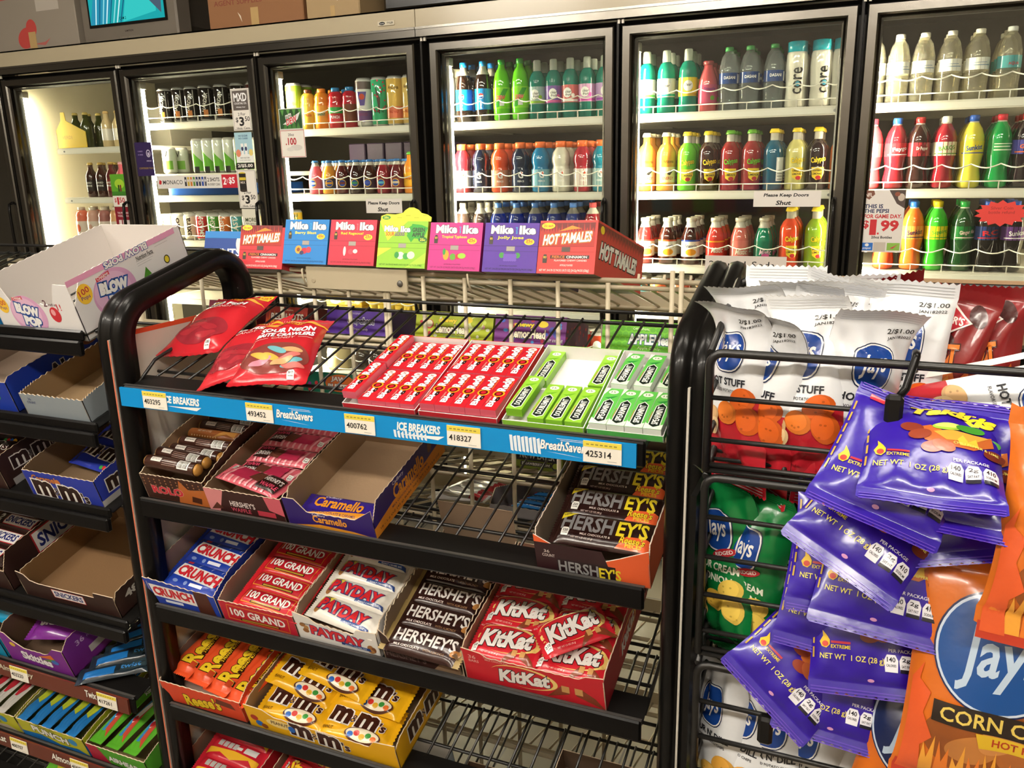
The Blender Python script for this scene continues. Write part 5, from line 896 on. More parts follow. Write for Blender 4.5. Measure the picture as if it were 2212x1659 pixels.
    nut = [('e', x, y, .006, .0045, c, a) for x, y, c, a in ((.014, .034, '#9a6a3a', 20), (.02, .028, '#b0804a', 60), (.018, .022, '#8a5a30', 0), (.137, .016, '#9a6a3a', 40), (.143, .012, '#7a4a28', 80), (.138, .008, '#b0804a', 10))]
    tray('candy_box', 'white box of peanut caramel bars, middle of the third shelf', on(Z, 2.388, .002), .154, .235, .042, .06, '#e6e2dc', nut + shift(pay(.1, .02, 0), .078, .024) + [tx('24 BARS', .02, .037, .018, .003, '#555')], [('r', 0, .0, .235, .004, '#c8c4bc')], fpoly=[(0, 0), (.154, 0), (.154, .05), (.118, .048)] + jag((.11, .036), (.04, .044), 12, .002, 4) + [(.03, .052), (0, .058)], inn='#7d5f48', rise=.02)
    ops = [('p', [(-.058, .006), (-.05, .022), (-.03, .02), (-.036, .0)], '#e8d24a'), ('e', -.05, -.006, .006, .01, '#9a6a3a')] + [('p', [(-.05 + i * .004, .012), (-.047 + i * .004, .02), (-.045 + i * .004, .02), (-.048 + i * .004, .012)], '#3a3020') for i in range(3)] + pay(.1, .022, 0)
    o = pouch(.14, .046, .022, '#e8e3d8', ops, axis='x', ex=3, ey=9, fin=.010, seed=11, wr=.0015, waist=.03).obj('candy_bar')
    for i in range(5):
        M = on(Z, 2.466, .03 + i * .041, .038 + .0045 * i, 8, 0, -3 if i else -8); q = o if i == 0 else dup(o, M); q.matrix_world = M
        tag(q, 'white peanut caramel bar with red lettering, %s from the front' % row(i), 'candy bar', 'white peanut bars')
    # almond chocolate bars in a torn box
    tray('candy_box', 'torn brown box of almond chocolate bars beside red wafer box', on(Z, 2.549, .002), .138, .235, .03, .068, '#2c1713', [('p', [(.085, 0), (.132, 0), (.132, .05), (.11, .03)], '#8a6f56'), tx("HERSHEY'S", .04, .016, .07, .014, '#5a4a46', b=.03), tx('WHOLE', .1, .026, .018, .005, '#3a2820')], [], hb=.13, fpoly=[(0, 0), (.132, 0), (.132, .046)] + jag((.12, .04), (.02, .026), 14, .004, 6) + [(.012, .05), (0, .062)], inn='#8a745e', ja=.003, rise=.03)
    ops = [tx("HERSHEY'S", .004, .004, .105, .022, '#d8d4d0', b=.04), tx('MILK CHOCOLATE', -.022, -.014, .045, .004, '#efe6de', b=.02), tx('WITH ALMONDS', .025, -.014, .036, .004, '#8a6a4a'), ('e', .058, -.006, .009, .005, '#a8743c', 40)]
    cf = lambda x, y: '#9a8452' if abs(x) > .062 else '#2a1310'
    o = pouch(.14, .05, .018, '#2a1310', ops, axis='x', ex=4, ey=10, fin=.010, seed=12, wr=.0014, waist=.02, cfun=cf, nx=28).obj('candy_bar')
    for i in range(5):
        M = on(Z, 2.618, .012 + i * .044, .036 + .005 * i, 10, 0, -2); q = o if i == 0 else dup(o, M); q.matrix_world = M
        tag(q, 'dark almond chocolate bar with silver lettering, %s from the front' % row(i), 'candy bar', 'dark almond bars')
    # red wafer fingers
    kr = '#c2202c'
    def kit(s=1.0, wht='#ece6e0'): return [('e', 0, .004 * s, .052 * s, .021 * s, '#f0cf7a'), ('e', -.004 * s, .003 * s, .049 * s, .0195 * s, kr), tx('KitKat', 0, .003 * s, .082 * s, .026 * s, wht, b=.08, sh=.2, rot=6, o=('#2a1a18', .07))]
    choc = lambda x, y, s=1.0: [('p', [(x - .03 * s, y - .012 * s), (x - .004 * s, y - .002 * s), (x - .004 * s, y + .009 * s), (x - .012 * s, y + .009 * s)], '#7a3a22'), ('p', [(x - .012 * s, y - .0), (x - .003 * s, y + .0), (x - .003 * s, y + .01 * s), (x - .012 * s, y + .01 * s)], '#c8955a'), ('p', [(x + .004 * s, y - .002 * s), (x + .036 * s, y - .014 * s), (x + .026 * s, y - .0), (x + .012 * s, y + .009 * s), (x + .004 * s, y + .009 * s)], '#7a3a22'), ('p', [(x + .003 * s, y), (x + .012 * s, y), (x + .012 * s, y + .01 * s), (x + .003 * s, y + .01 * s)], '#c8955a')]
    tray('candy_box', 'red box of chocolate wafer fingers, largest on third shelf', on(Z, 2.69, .002), .216, .235, .058, .066, kr, shift(kit(1.0), .095, .026) + choc(.168, .02, 1.3) + [tx('36', .016, .05, .012, .007, '#e8a8a0'), tx('BARS', .018, .042, .016, .005, '#e8a8a0'), tx('CRISP WAFERS', .052, .054, .034, .003, '#e8b8a8'), tx('MILK CHOCOLATE', .055, .05, .036, .003, '#e8b8a8')], shift(kit(.9), .12, .03), fpoly=[(0, 0), (.216, 0), (.216, .064), (.19, .06)] + jag((.18, .053), (.04, .053), 20, .001, 7) + [(.03, .06), (0, .064)], rise=.012, inn='#8a6450', rext='#9c1824')
    ops = kit(1.18) + choc(.03, -.022, 1.0) + cal('210', -.052, -.018, .9) + [tx('NET WT 1.5 OZ (42 g)', -.022, -.024, .032, .0035, '#f0c0b8'), tx('MILK CHOCOLATE', -.048, .024, .026, .003, '#f0b8b0')]
    ops = squeeze(ops, .84, 1.0); o = pouch(.108, .063, .012, kr, ops, axis='x', ex=5, ey=12, fin=.008, seed=14, wr=.0007, waist=.01).obj('wafer_bar')
    pl = [('left column, nearest', 2.748, .034, .05, 0), ('left column, second', 2.748, .092, .053, 0), ('left column, third', 2.748, .15, .056, 0), ('right column, nearest', 2.85, .034, .047, 0), ('right column, second', 2.85, .092, .05, 0), ('right column, third', 2.85, .15, .054, 0), ('tilted on top of the right column', 2.842, .064, .072, 40)]
    for k, (l, x, d, n, rz) in enumerate(pl):
        M = on(Z, x, d, n, 4, 0, rz); q = o if k == 0 else dup(o, M); q.matrix_world = M; tag(q, 'red wafer finger bar, %s' % l if k < 6 else 'red wafer finger bar lying turned on top of the right column', 'wafer bar', 'red wafer finger bars')
    Z = .585
    orange = '#e4542a'
    def reese(s=1.0): return [tx("Reese's", 0, 0, .088 * s, .03 * s, '#f0cc2c', b=.07, sh=.15, rot=8, o=('#2a1408', .07))]
    tray('candy_box', 'orange box of peanut butter cups at left end', on(Z, 2.068, .004), .184, .235, .05, .064, '#d8482a', shift(reese(1.0), .09, .022) + [('p', [(.125, .03), (.168, .026), (.162, .04), (.13, .044)], '#6a3220')], [('p', [(0, 0), (.1, 0), (.08, .03), (0, .04)], '#c8402a')] + shift(reese(.9), .15, .03), rise=.03, inn='#94786a')
    ops = reese(1.3) + [('p', [(-.03, -.024), (.05, -.016), (.05, -.008), (-.03, -.016)], '#3a1a0c'), tx('2 PEANUT BUTTER CUPS', .01, -.016, .07, .005, '#f0cc2c', b=.04, rot=5.5), ('e', .045, .022, .012, .007, '#6a3220'), ('r', -.06, -.026, -.048, -.014, '#b8401e')] + cal('210', .058, .018, .6, '#e8c8a8')
    o = pouch(.155, .058, .018, orange, ops, axis='x', ex=4, ey=10, fin=.009, seed=16, wr=.0008, waist=.02).obj('candy_pack')
    for i in range(4):
        M = on(Z, 2.104 + i * .046, .098 - .006 * i, .052 - .004 * i, -3, 0, 84 - i); q = o if i == 0 else dup(o, M); q.matrix_world = M
        tag(q, 'orange peanut butter cup pack, %s from left in its box' % row(i), 'candy pack', 'orange peanut butter cup packs')
    yel = '#e8ae16'
    def mms(s=1.0, c='#3a1a10'): return [tx('m', -.034 * s, .0015 * s, .04 * s, .028 * s, c, b=.09, rot=-3, o=('#f2eee6', .09)), tx('&', -.008 * s, -.001 * s, .012 * s, .014 * s, c, b=.0, rot=-3, o=('#f2eee6', .03)), tx('m', .018 * s, -.0015 * s, .04 * s, .028 * s, c, b=.09, rot=-3, o=('#f2eee6', .09)), tx("'s", .047 * s, -.004 * s, .014 * s, .018 * s, c, b=.06, o=('#f2eee6', .06))]
    globals()['mms'] = mms
    nuts = lambda x, y: [('e', x, y, .034, .013, '#4a2414'), ('e', x, y + .001, .031, .0105, '#e8dcc0')] + [('e', x - .022 + i * .011, y + (.002 if i % 2 else -.002), .0055, .0048, c) for i, c in enumerate(('#2a64b8', '#c83028', '#d8a82c', '#3a8a3a', '#e0702c'))]
    tray('candy_box', 'yellow box of peanut candy bags, largest on fourth shelf', on(Z, 2.262, .002), .302, .235, .046, .056, yel, shift(mms(1.1), .15, .022) + [('e', .07, .026, .028, .01, '#f0d48a'), tx('PEANUT', .07, .027, .036, .008, '#3a2010', b=.04), ('e', .016, .026, .008, .007, '#a8301e'), ('e', .024, .014, .008, .007, '#2a64b8'), ('e', .034, .01, .007, .006, '#8a4a1e'), ('e', .094, .022, .007, .008, '#2a64b8')], shift(mms(1.1), .1, .03) + [('e', .2, .04, .01, .012, '#2a5ab8'), ('e', .19, .012, .012, .012, '#a83028')], fpoly=[(0, 0), (.302, 0), (.302, .056), (.262, .052)] + jag((.25, .036), (.06, .04), 22, .001, 9) + [(.04, .052), (0, .054)], rise=.02, inn='#94785a')
    ops = mms(1.0) + nuts(.02, -.026) + [tx('PEANUT', -.05, -.024, .022, .006, '#5a3a10', b=.03)]
    o = pouch(.145, .078, .02, yel, ops, axis='x', ex=3, ey=8, fin=.010, seed=18, wr=.0025, waist=.03).obj('candy_bag')
    pl = [('far left', 2.345, .165, .05, -6, 3), ('far right', 2.475, .17, .048, -2, 0), ('near left', 2.344, .085, .046, -6, 8), ('near right', 2.475, .09, .046, -3, -4), ('front left corner', 2.345, .042, .03, 0, 0), ('front right corner', 2.47, .04, .028, 0, 0), ('top middle', 2.41, .1, .07, -8, 4)]
    for k, (l, x, d, n, rz, ry) in enumerate(pl):
        M = on(Z, x, d, n, 5, ry, rz); q = o if k == 0 else dup(o, M); q.matrix_world = M; tag(q, 'yellow peanut candy bag in the yellow box, %s of the pile' % l, 'candy bag', 'yellow peanut candy bags')
    Z = .385
    tray('candy_box', 'red box of red and yellow wrapped bars, bottom left', on(Z, 2.072, .004), .165, .235, .05, .06, '#c0222e', [('e', .08, .02, .05, .014, '#e8b02c')], [], inn='#8a6a58', rise=.03)
    ops = [('p', [(-.06, -.016), (-.03, -.006), (0, -.014), (.04, -.004), (.06, -.018), (.06, .0), (0, .004), (-.06, -.002)], '#e8b02c'), ('r', .02, .006, .05, .018, '#d8d4d0'), ('r', -.0, .008, .014, .014, '#d8d4d0')] + [('p', [(-.044 + i * .012, .006), (-.034 + i * .012, .006), (-.034 + i * .012, .018), (-.044 + i * .012, .018)], '#b8b4b0') for i in range(4)]
    o = pouch(.14, .046, .018, '#c01f30', ops, axis='x', ex=3, ey=9, fin=.009, seed=20, wr=.001, waist=.03).obj('candy_bar')
    for i in range(5):
        M = on(Z, 2.158, .03 + i * .042, .04 + .004 * i, 8, 0, -3); q = o if i == 0 else dup(o, M); q.matrix_world = M
        tag(q, 'red and yellow wrapped bar on the bottom shelf, %s from the front' % row(i), 'candy bar', 'red and yellow bars')
    tray('candy_box', 'red box of fruit chew sticks on the bottom shelf', on(Z, 2.255, .004), .158, .235, .045, .056, '#b01f28', [], [], inn='#8a6a58', rise=.03)
    ops = [tx('Starburst', -.008, 0, .09, .026, '#f0c02c', b=.08, sh=.2, rot=-4, o=('#7a141c', .08)), tx('Original', .048, -.004, .026, .009, '#f4e8e0', b=.03), ('e', .05, -.012, .012, .005, '#e8707a')] + cal('240', -.06, 0, .7)
    o = pouch(.145, .036, .022, '#c4262e', ops, axis='x', ex=2.4, ey=10, fin=.008, seed=21, wr=.001, waist=.02).obj('candy_stick')
    for i in range(5):
        M = on(Z, 2.335, .04 + i * .036, .04 + .004 * i, 10, 0, -6); q = o if i == 0 else dup(o, M); q.matrix_world = M
        tag(q, 'red fruit chew stick with yellow script, %s from the front' % row(i), 'candy stick', 'red fruit chew sticks')
    tray('candy_box', 'pale blue and white candy box, third on bottom shelf', on(Z, 2.42, .004), .14, .2, .05, .05, '#a8c4d8', [], [], inn='#d8d4cc', rise=.02)
    put('candy_bag', 'white and blue candy bag inside the pale blue box', pouch(.125, .12, .03, '#e2e6e8', [('p', [(-.05, 0), (.05, .02), (.05, .05), (-.05, .04)], '#3f8ac0'), tx('MINTS', 0, -.02, .08, .02, '#22406a', b=.05)], seed=22, wr=.003), on(Z, 2.49, .09, .045, 6), 'candy bag')
    tray('candy_box', 'brown and red empty candy box low on the right', on(Z, 2.59, .004), .15, .2, .024, .03, '#b02a36', [('p', [(.02, 0), (.13, 0), (.1, .02), (.04, .02)], '#5a2c20')], [], inn='#5a4434', rise=.02)
    tray('candy_box', 'brown box of cream wrapped caramel bars, bottom right', on(Z, 2.755, .012), .165, .25, .03, .05, '#7a5a40', [], [], inn='#5f4a38', rise=.03)
    W1, W2 = '#e8a62a', '#b8304a'
    ops = [('p', [(-.03, .006), (.03, .016), (.05, .024), (-.03, .024)], '#c8ccd0'), ('e', -.03, .02, .014, .006, '#f4f2ee'), ('p', [(.03, .014), (.04, .02), (.052, .008), (.046, .004)], '#3f9ac0')] + [tx('WhatchamaCallit', 0, -.004, .116, .024, W1, b=.09, rot=-3, o=('#4a1418', .09)), tx('cha', -.021, -.0035, .026, .014, W2, b=.09, o=('#4a1418', .03)), tx('Call', .037, -.006, .028, .018, W2, b=.09, o=('#4a1418', .03)), tx('NET WT 1.6 OZ', .03, -.021, .03, .004, '#555')] + cal('230', .055, -.016, .7)
    o = pouch(.15, .062, .02, '#dcc9a2', ops, axis='x', ex=3, ey=9, fin=.012, seed=24, wr=.0014, waist=.03).obj('candy_bar')
    for i in range(3):
        M = on(Z, 2.842, .05 + i * .064, .03 + .004 * i, 8, 0, -3); q = o if i == 0 else dup(o, M); q.matrix_world = M
        tag(q, 'cream caramel bar with bouncy orange lettering, %s from the front' % row(i), 'candy bar', 'cream caramel bars')
lower_shelves()
# ---------------------------------------------------------------- boxes on the beige rack behind
def carton(name, label, M, w, h, d, c, ops=(), side=(), sc=None, tc=None, bc='#8f8a82', cat='candy box', group=None, extra=None):
    o = empty(name, M); tag(o, label, cat, group); sc = sc or c
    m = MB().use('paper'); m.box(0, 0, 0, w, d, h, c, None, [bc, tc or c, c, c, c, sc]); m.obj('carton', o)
    m = MB().use('paper'); m.art(ops, frame((0, -.0001, 0), (1, 0, 0), (0, 0, 1), (0, -1, 0)))
    m.obj('front_print', o)
    if side: MB().use('paper').art(side, frame((w + .0001, 0, 0), (0, 1, 0), (0, 0, 1), (1, 0, 0))).obj('side_print', o)
    if extra: extra(o)
    return o
def back_boxes():
    def A(x, rz=0, dz=0): return T(x, -1.628, 1.3405 + dz) @ E3(rx=-TILT) @ E3(rz=rz)
    w, h, d = .103, .087, .24
    def face(dark, slot='#9a948a'): return [('r', 0, .046, w, .0466, dark), ('r', 0, .037, w, .0374, dark), ('r', .044, .0375, .06, .0455, slot)]
    def mike(flav, dark, fruit, l2='#3aa0d0'):
        return face(dark) + [tx('Mike', .0335, .075, .043, .0155, '#f6f3ee', b=.08, o=('#20140f', .06)), tx('Ike', .0815, .0745, .031, .0155, '#f6f3ee', b=.08, o=('#20140f', .06)), tx('and', .0605, .0735, .012, .004, l2, rot=90, b=.04), tx(flav, .05, .0605, .05, .0065, '#f0d82c', b=.04)] + [('p', [(.01, .049), (.017, .049), (.0175, .058), (.0155, .064), (.0115, .064), (.0095, .058)], '#2a2010'), tx('80', .0135, .059, .005, .004, '#d8b83a'), ('e', .086, .054, .0095, .0055, '#f0d42c'), tx('25c', .086, .0555, .013, .0055, '#b82028', b=.05), tx('each', .086, .0515, .009, .002, '#b82028')] + fruit + [tx('ARTIFICIALLY FLAVORED', .05, .0115, .034, .0022, dark), tx('NET WT. 24-0.78 OZ PACKS (18.72 OZ) [24-22g PACKS (528g)]', .051, .0052, .09, .0042, dark, b=.02)]
    def hot(s=1):
        fl = [('p', [(i * .0103, .087), (i * .0103 + .003, .072), (i * .0103 + .006, .079), (i * .0103 + .009, .07), (i * .0103 + .0103, .087)], '#6a1a16') for i in range(10)]
        return [('r', 0, .046, w, .087, '#a82a22')] + fl + face('#7a1c1c', '#4a3a34') + [('e', .016, .082, .0125, .0055, '#f0d42c'), tx('25c each', .016, .082, .018, .0045, '#b82028', b=.04), ('p', [(.035, .072), (.06, .082), (.078, .077), (.06, .0755)], '#e88a2a'), tx('HOT TAMALES', .053, .0605, .092, .018, '#f6f2ec', b=.09, sh=.3, rot=4, o=('#e8a02c', .11)), tx('HOT TAMALES', .053, .0605, .092, .018, '#f6f2ec', b=.06, sh=.3, rot=4, o=('#1a0c0a', .05)), ('r', .024, .0255, .096, .0315, '#1c100e'), tx('FIERCE', .039, .0285, .024, .0044, '#d87a2c', b=.04), tx('CINNAMON', .073, .0285, .038, .0044, '#f4ece6', b=.04), tx('FLAVORED CHEWY CANDIES', .062, .0225, .06, .003, '#f4e4dc'), tx('ARTIFICIALLY FLAVORED', .055, .0145, .024, .0032, '#f4e4dc'), tx('NET WT. 24-0.78 OZ PACKS (18.72 OZ) [24-22g PACKS (528g)]', .051, .0052, .092, .005, '#f4e4dc', b=.02), ('p', [(.01, .018), (.018, .018), (.0185, .027), (.0165, .033), (.0115, .033), (.0095, .027)], '#2a2010'), tx('80', .014, .028, .006, .004, '#d8b83a')]
    hs = [('p', [(i * .015, .087), (i * .015 + .004, .07), (i * .015 + .009, .08), (i * .015 + .015, .066), (i * .015 + .015, .087)], '#6a1a16') for i in range(16)] + [('e', .022, .078, .009, .007, '#f0d42c'), tx('HOT TAMALES', .11, .044, .19, .03, '#f6f2ec', b=.09, sh=.3, o=('#1a0c0a', .12))]
    fr = lambda L: [('e', x, y, a, b, c) for x, y, a, b, c in L]
    g = 'candy boxes lined up on the beige rack'
    carton('candy_box', 'red cinnamon candy box with flames, leftmost on the beige rack', A(2.016, 0, -.012), w + .006, h - .004, d, '#c8323a', hot(), hs, group=g)
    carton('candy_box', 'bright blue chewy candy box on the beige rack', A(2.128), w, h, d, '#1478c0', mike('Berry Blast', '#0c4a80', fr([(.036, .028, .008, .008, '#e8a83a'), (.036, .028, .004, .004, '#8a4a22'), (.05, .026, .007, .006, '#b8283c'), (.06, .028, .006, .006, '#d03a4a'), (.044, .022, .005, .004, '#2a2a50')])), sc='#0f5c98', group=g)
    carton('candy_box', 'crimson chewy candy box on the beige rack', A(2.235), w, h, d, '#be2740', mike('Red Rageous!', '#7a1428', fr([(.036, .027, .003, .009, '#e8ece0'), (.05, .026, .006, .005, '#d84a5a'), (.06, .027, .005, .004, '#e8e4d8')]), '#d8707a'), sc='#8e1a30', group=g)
    def flap(o):
        pts = [(0, 0), (w + .004, 0), (w + .004, .008)] + [(.098, .013), (.085, .016), (.078, .022), (.068, .026), (.058, .026), (.05, .021), (.046, .016), (.03, .013), (.012, .014), (0, .01)]
        m = MB().use('paper').slab(pts, frame((0, .002, h), (1, 0, 0), (0, .05, 1), (0, -1, .05)), .001, '#d2dc2c', '#c8d030', '#c8d030'); m.art([('e', .012, .007, .009, .004, '#2a7a2a'), tx('25c', .012, .007, .01, .004, '#e8e84a', b=.04)] + [('r', .035 + i * .018, .006 + (i % 2) * .004, .045 + i * .018, .0075 + (i % 2) * .004, '#a8b020') for i in range(4)], frame((0, .0018, h), (1, 0, 0), (0, .05, 1), (0, -1, .05))); m.obj('top_flap', o)
    carton('candy_box', 'lime green sour candy box with yellow top flap', A(2.344, 0, -.002), w, h, d, '#8cc22e', [('p', [(0, .02), (.03, .037), (0, .037)], '#d8d83a'), ('p', [(.06, 0), (.103, .01), (.103, .03)], '#a8d83a'), ('p', [(.02, .05), (.06, .087), (.0, .087)], '#c8d834'), ('e', .08, .068, .02, .013, '#2f9a2c'), ('p', [(.06, .06), (.07, .048), (.078, .058), (.09, .05), (.098, .062), (.103, .075), (.09, .08), (.07, .082)], '#2f9a2c')] + face('#4a7a1a') + [tx('Mike', .026, .073, .03, .0115, '#f6f3ee', b=.08, o=('#20301a', .06)), tx('Ike', .0565, .072, .021, .0115, '#f6f3ee', b=.08, o=('#20301a', .06)), tx('GREEN', .084, .071, .026, .008, '#141a10', b=.05), tx('APPLE', .084, .062, .026, .008, '#141a10', b=.05), tx('SOUR', .024, .063, .018, .007, '#c8301c', b=.04, o=('#f0d42c', .05)), tx('LICIOUS', .045, .063, .02, .007, '#7a2a8a', b=.04), ('e', .094, .053, .009, .005, '#1f6a2a'), tx('25c', .094, .053, .011, .005, '#e8e04a', b=.04), ('e', .05, .023, .008, .007, '#e8f0d0'), ('e', .062, .022, .007, .006, '#3a9a3a'), ('e', .072, .024, .008, .007, '#e4ecc8'), ('e', .042, .024, .005, .006, '#2a8a3a'), tx('NET WT. 24-0.78 OZ PACKS (18.72 OZ) [24-22g PACKS (528g)]', .051, .0055, .09, .004, '#3a6a1a', b=.02)], tc='#d2dc2c', sc='#9a9c28', extra=flap, group=g)
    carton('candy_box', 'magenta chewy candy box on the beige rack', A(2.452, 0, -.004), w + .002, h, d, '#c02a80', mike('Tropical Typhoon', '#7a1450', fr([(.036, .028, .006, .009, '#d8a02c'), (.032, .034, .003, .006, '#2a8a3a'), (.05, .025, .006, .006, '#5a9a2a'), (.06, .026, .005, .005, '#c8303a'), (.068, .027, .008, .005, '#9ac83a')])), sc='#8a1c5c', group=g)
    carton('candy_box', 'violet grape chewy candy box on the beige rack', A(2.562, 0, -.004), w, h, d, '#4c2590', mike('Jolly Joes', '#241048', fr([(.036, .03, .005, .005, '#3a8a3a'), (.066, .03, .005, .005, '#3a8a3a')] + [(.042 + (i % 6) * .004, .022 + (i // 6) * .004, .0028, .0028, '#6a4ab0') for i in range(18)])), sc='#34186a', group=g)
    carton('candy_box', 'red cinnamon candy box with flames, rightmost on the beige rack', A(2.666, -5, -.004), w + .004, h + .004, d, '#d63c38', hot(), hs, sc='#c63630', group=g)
    carton('candy_box', 'dark blue candy box left of the lined-up boxes', T(1.86, -1.56, 1.322) @ E3(rx=-TILT), .12, .075, .14, '#1b3f86', [tx('MINTS', .06, .03, .08, .016, '#e8ecf0', b=.05), ('e', .1, .05, .014, .02, '#e8e4dc'), ('r', 0, .06, .12, .075, '#2a7ac0')], group=g)
    def Bx(x, d=.012, rz=0): return T(x, -1.6, 1.197) @ E3(rx=-TILT) @ T(0, d, .004) @ E3(rz=rz)
    g2 = 'theatre candy boxes on the second beige shelf'
    flame = lambda W, H: [('p', [(i * W / 9, 0), (i * W / 9 + W / 30, H * .5), (i * W / 9 + W / 16, H * .3), (i * W / 9 + W / 10, H * .75), (i * W / 9 + W / 9, 0)], ('#c8541c', '#d8902a')[i % 2]) for i in range(9)]
    carton('candy_box', 'brown-red flame patterned cinnamon candy box, left end of its row', Bx(2.035), .105, .052, .13, '#8a2418', flame(.105, .052) + [('r', .02, 0, .08, .008, '#c8941c'), tx('RED HOTS', .055, .027, .082, .014, '#e8dccc', b=.06, o=('#3a100a', .09)), tx('THE ORIGINAL', .055, .041, .03, .003, '#e8c8a8')], flame(.13, .045), sc='#6e1c12', group=g2)
    carton('candy_box', 'deep purple grape candy box behind the red candy bag', Bx(2.188), .152, .054, .13, '#471c86', [tx('Grapehead', .082, .026, .062, .017, '#9a9cb0', b=.07, o=('#e8e8f0', .12)), tx('Grapehead', .082, .026, .062, .017, '#2a1050', b=.0), tx('ORIGINAL', .07, .042, .022, .004, '#b0a0d0'), tx('Grape Candy', .082, .0105, .036, .006, '#e8e0f0', b=.02)], [tx('G', .11, .024, .014, .02, '#9a9cb0', b=.08)], sc='#331263', group=g2)
    dotz = lambda W, cs: [('e', rnd.uniform(.006, W - .006), rnd.uniform(.006, .048), rnd.choice((.003, .004, .005)), rnd.choice((.003, .004)), rnd.choice(cs)) for _ in range(16)]
    def lemon(W, c): return [tx('chewy', W * .42, .038, .04, .011, '#f0d62c', b=.08, o=('#1a140c', .06)), tx('LemonHead', W * .48, .0225, .068, .017, '#ece4c8', b=.06, o=('#1a140c', .1)), ('e', W * .68, .041, .01, .006, '#f0d62c')]
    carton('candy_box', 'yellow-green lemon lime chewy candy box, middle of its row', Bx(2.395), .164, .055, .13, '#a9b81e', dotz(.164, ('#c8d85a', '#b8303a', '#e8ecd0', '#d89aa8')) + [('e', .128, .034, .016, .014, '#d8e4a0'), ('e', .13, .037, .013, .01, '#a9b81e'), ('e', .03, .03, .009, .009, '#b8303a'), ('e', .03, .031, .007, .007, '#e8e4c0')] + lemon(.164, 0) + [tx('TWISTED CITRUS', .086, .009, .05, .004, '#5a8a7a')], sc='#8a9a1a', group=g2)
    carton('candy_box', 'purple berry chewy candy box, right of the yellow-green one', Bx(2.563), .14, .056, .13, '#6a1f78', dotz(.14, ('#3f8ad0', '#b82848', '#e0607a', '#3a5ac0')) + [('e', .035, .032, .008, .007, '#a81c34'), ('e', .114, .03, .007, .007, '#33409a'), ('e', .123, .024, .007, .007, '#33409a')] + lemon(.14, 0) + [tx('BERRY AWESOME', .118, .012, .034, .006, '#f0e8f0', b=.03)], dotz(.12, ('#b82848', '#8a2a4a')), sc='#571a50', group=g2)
    hexs = [('e', .006 + (i % 15) * .0105 + (.005 if (i // 15) % 2 else 0), .006 + (i // 15) * .009, .005, .004, '#58a81c') for i in range(90)]
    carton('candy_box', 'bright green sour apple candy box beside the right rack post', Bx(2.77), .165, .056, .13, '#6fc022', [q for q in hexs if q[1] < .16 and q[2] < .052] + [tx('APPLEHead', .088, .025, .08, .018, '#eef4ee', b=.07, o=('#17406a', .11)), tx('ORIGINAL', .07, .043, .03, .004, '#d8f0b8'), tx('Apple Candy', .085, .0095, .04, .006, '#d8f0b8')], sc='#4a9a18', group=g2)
    carton('candy_box', 'dark cherry candy box seen through the left wires', Bx(1.88), .12, .054, .13, '#7a1434', [tx('CHERRY', .06, .026, .08, .018, '#c8ccd8', b=.08, o=('#1a1430', .1)), ('e', .1, .044, .008, .006, '#5a9a3a')], group=g2)
    def C(x): return T(x, -1.6, 1.069) @ E3(rx=-TILT) @ T(0, .012, .004)
    jb = lambda W: [('e', rnd.uniform(.01, W - .01), rnd.uniform(.004, .034), .004, .004, rnd.choice(('#c8303a', '#e8c83a', '#22306a', '#8a2a8a'))) for _ in range(18)]
    carton('candy_box', 'teal jawbreaker candy box with yellow and red balls', C(2.12), .18, .042, .12, '#0c6a52', jb(.18) + [('e', .09, .022, .036, .018, '#d8702a'), tx('JAW', .085, .029, .036, .012, '#f0e8d8', b=.08, o=('#16205a', .1)), tx('BUSTERS', .092, .014, .062, .012, '#f0e8d8', b=.08, o=('#16205a', .1))], group=g2, tc='#1a1c1a')
    carton('candy_box', 'second teal jawbreaker box left of the red gum box', C(2.31), .17, .042, .12, '#0f7a5c', jb(.17) + [('e', .03, .026, .007, .007, '#5a9a3a')], group=g2)
    D = T(2.52, -1.42, .878) @ E3(rx=-TILT)
    nl = lambda s: [('p', [(.01, .03), (.105, .03), (.108, .05), (.006, .05)], '#1c1812'), tx('NOW LATER', .057, .041, .08, .013, '#f0ece0', b=.06), ('r', .02, .019, .09, .028, '#1c1812'), tx(s, .055, .0235, .064, .006, '#f0ece0', b=.04), ('e', .1, .024, .01, .009, '#1c1812'), ('e', .1, .024, .007, .006, '#a8b83a'), tx('NATURALLY FLAVORED', .05, .009, .04, .003, '#4a4a1a')]
    carton('candy_box', 'olive green strawberry kiwi chew box behind the empty shelf gap', D, .115, .05, .12, '#7a8a1c', nl('STRAWBERRY KIWI'), sc='#6a741c', group='fruit chew boxes')
    carton('candy_box', 'orange-red tropical punch chew box behind the empty shelf gap', T(2.65, -1.42, .878) @ E3(rx=-TILT), .115, .05, .12, '#c8442c', nl('TROPICAL PUNCH'), sc='#a83a24', group='fruit chew boxes')
    Em = T(2.545, -1.59, .856) @ E3(rx=-TILT)
    tray('candy_box', 'grey tray of taffy bars seen through the wires', Em, .2, .2, .02, .05, '#8d8a8c', inn='#77757a', rise=.02)
    o = pouch(.15, .035, .012, '#1f6fb8', [tx('AIRHEADS', .01, .003, .09, .014, '#eef0f4', b=.06), ('e', -.05, .0, .012, .01, '#3f9a5a'), ('r', .058, -.014, .072, .014, '#c83040')], axis='x', seed=31, ex=3, ey=8, wr=.002).obj('taffy_bar')
    for i in range(4):
        M = Em @ T(.1, .035 + i * .042, .016 + .004 * i) @ E3(rx=8, rz=182 + i * 3); q = o if i == 0 else dup(o, M); q.matrix_world = M; tag(q, 'blue taffy bar in the grey tray, %s from the front' % row(i), 'taffy bar', 'blue taffy bars')
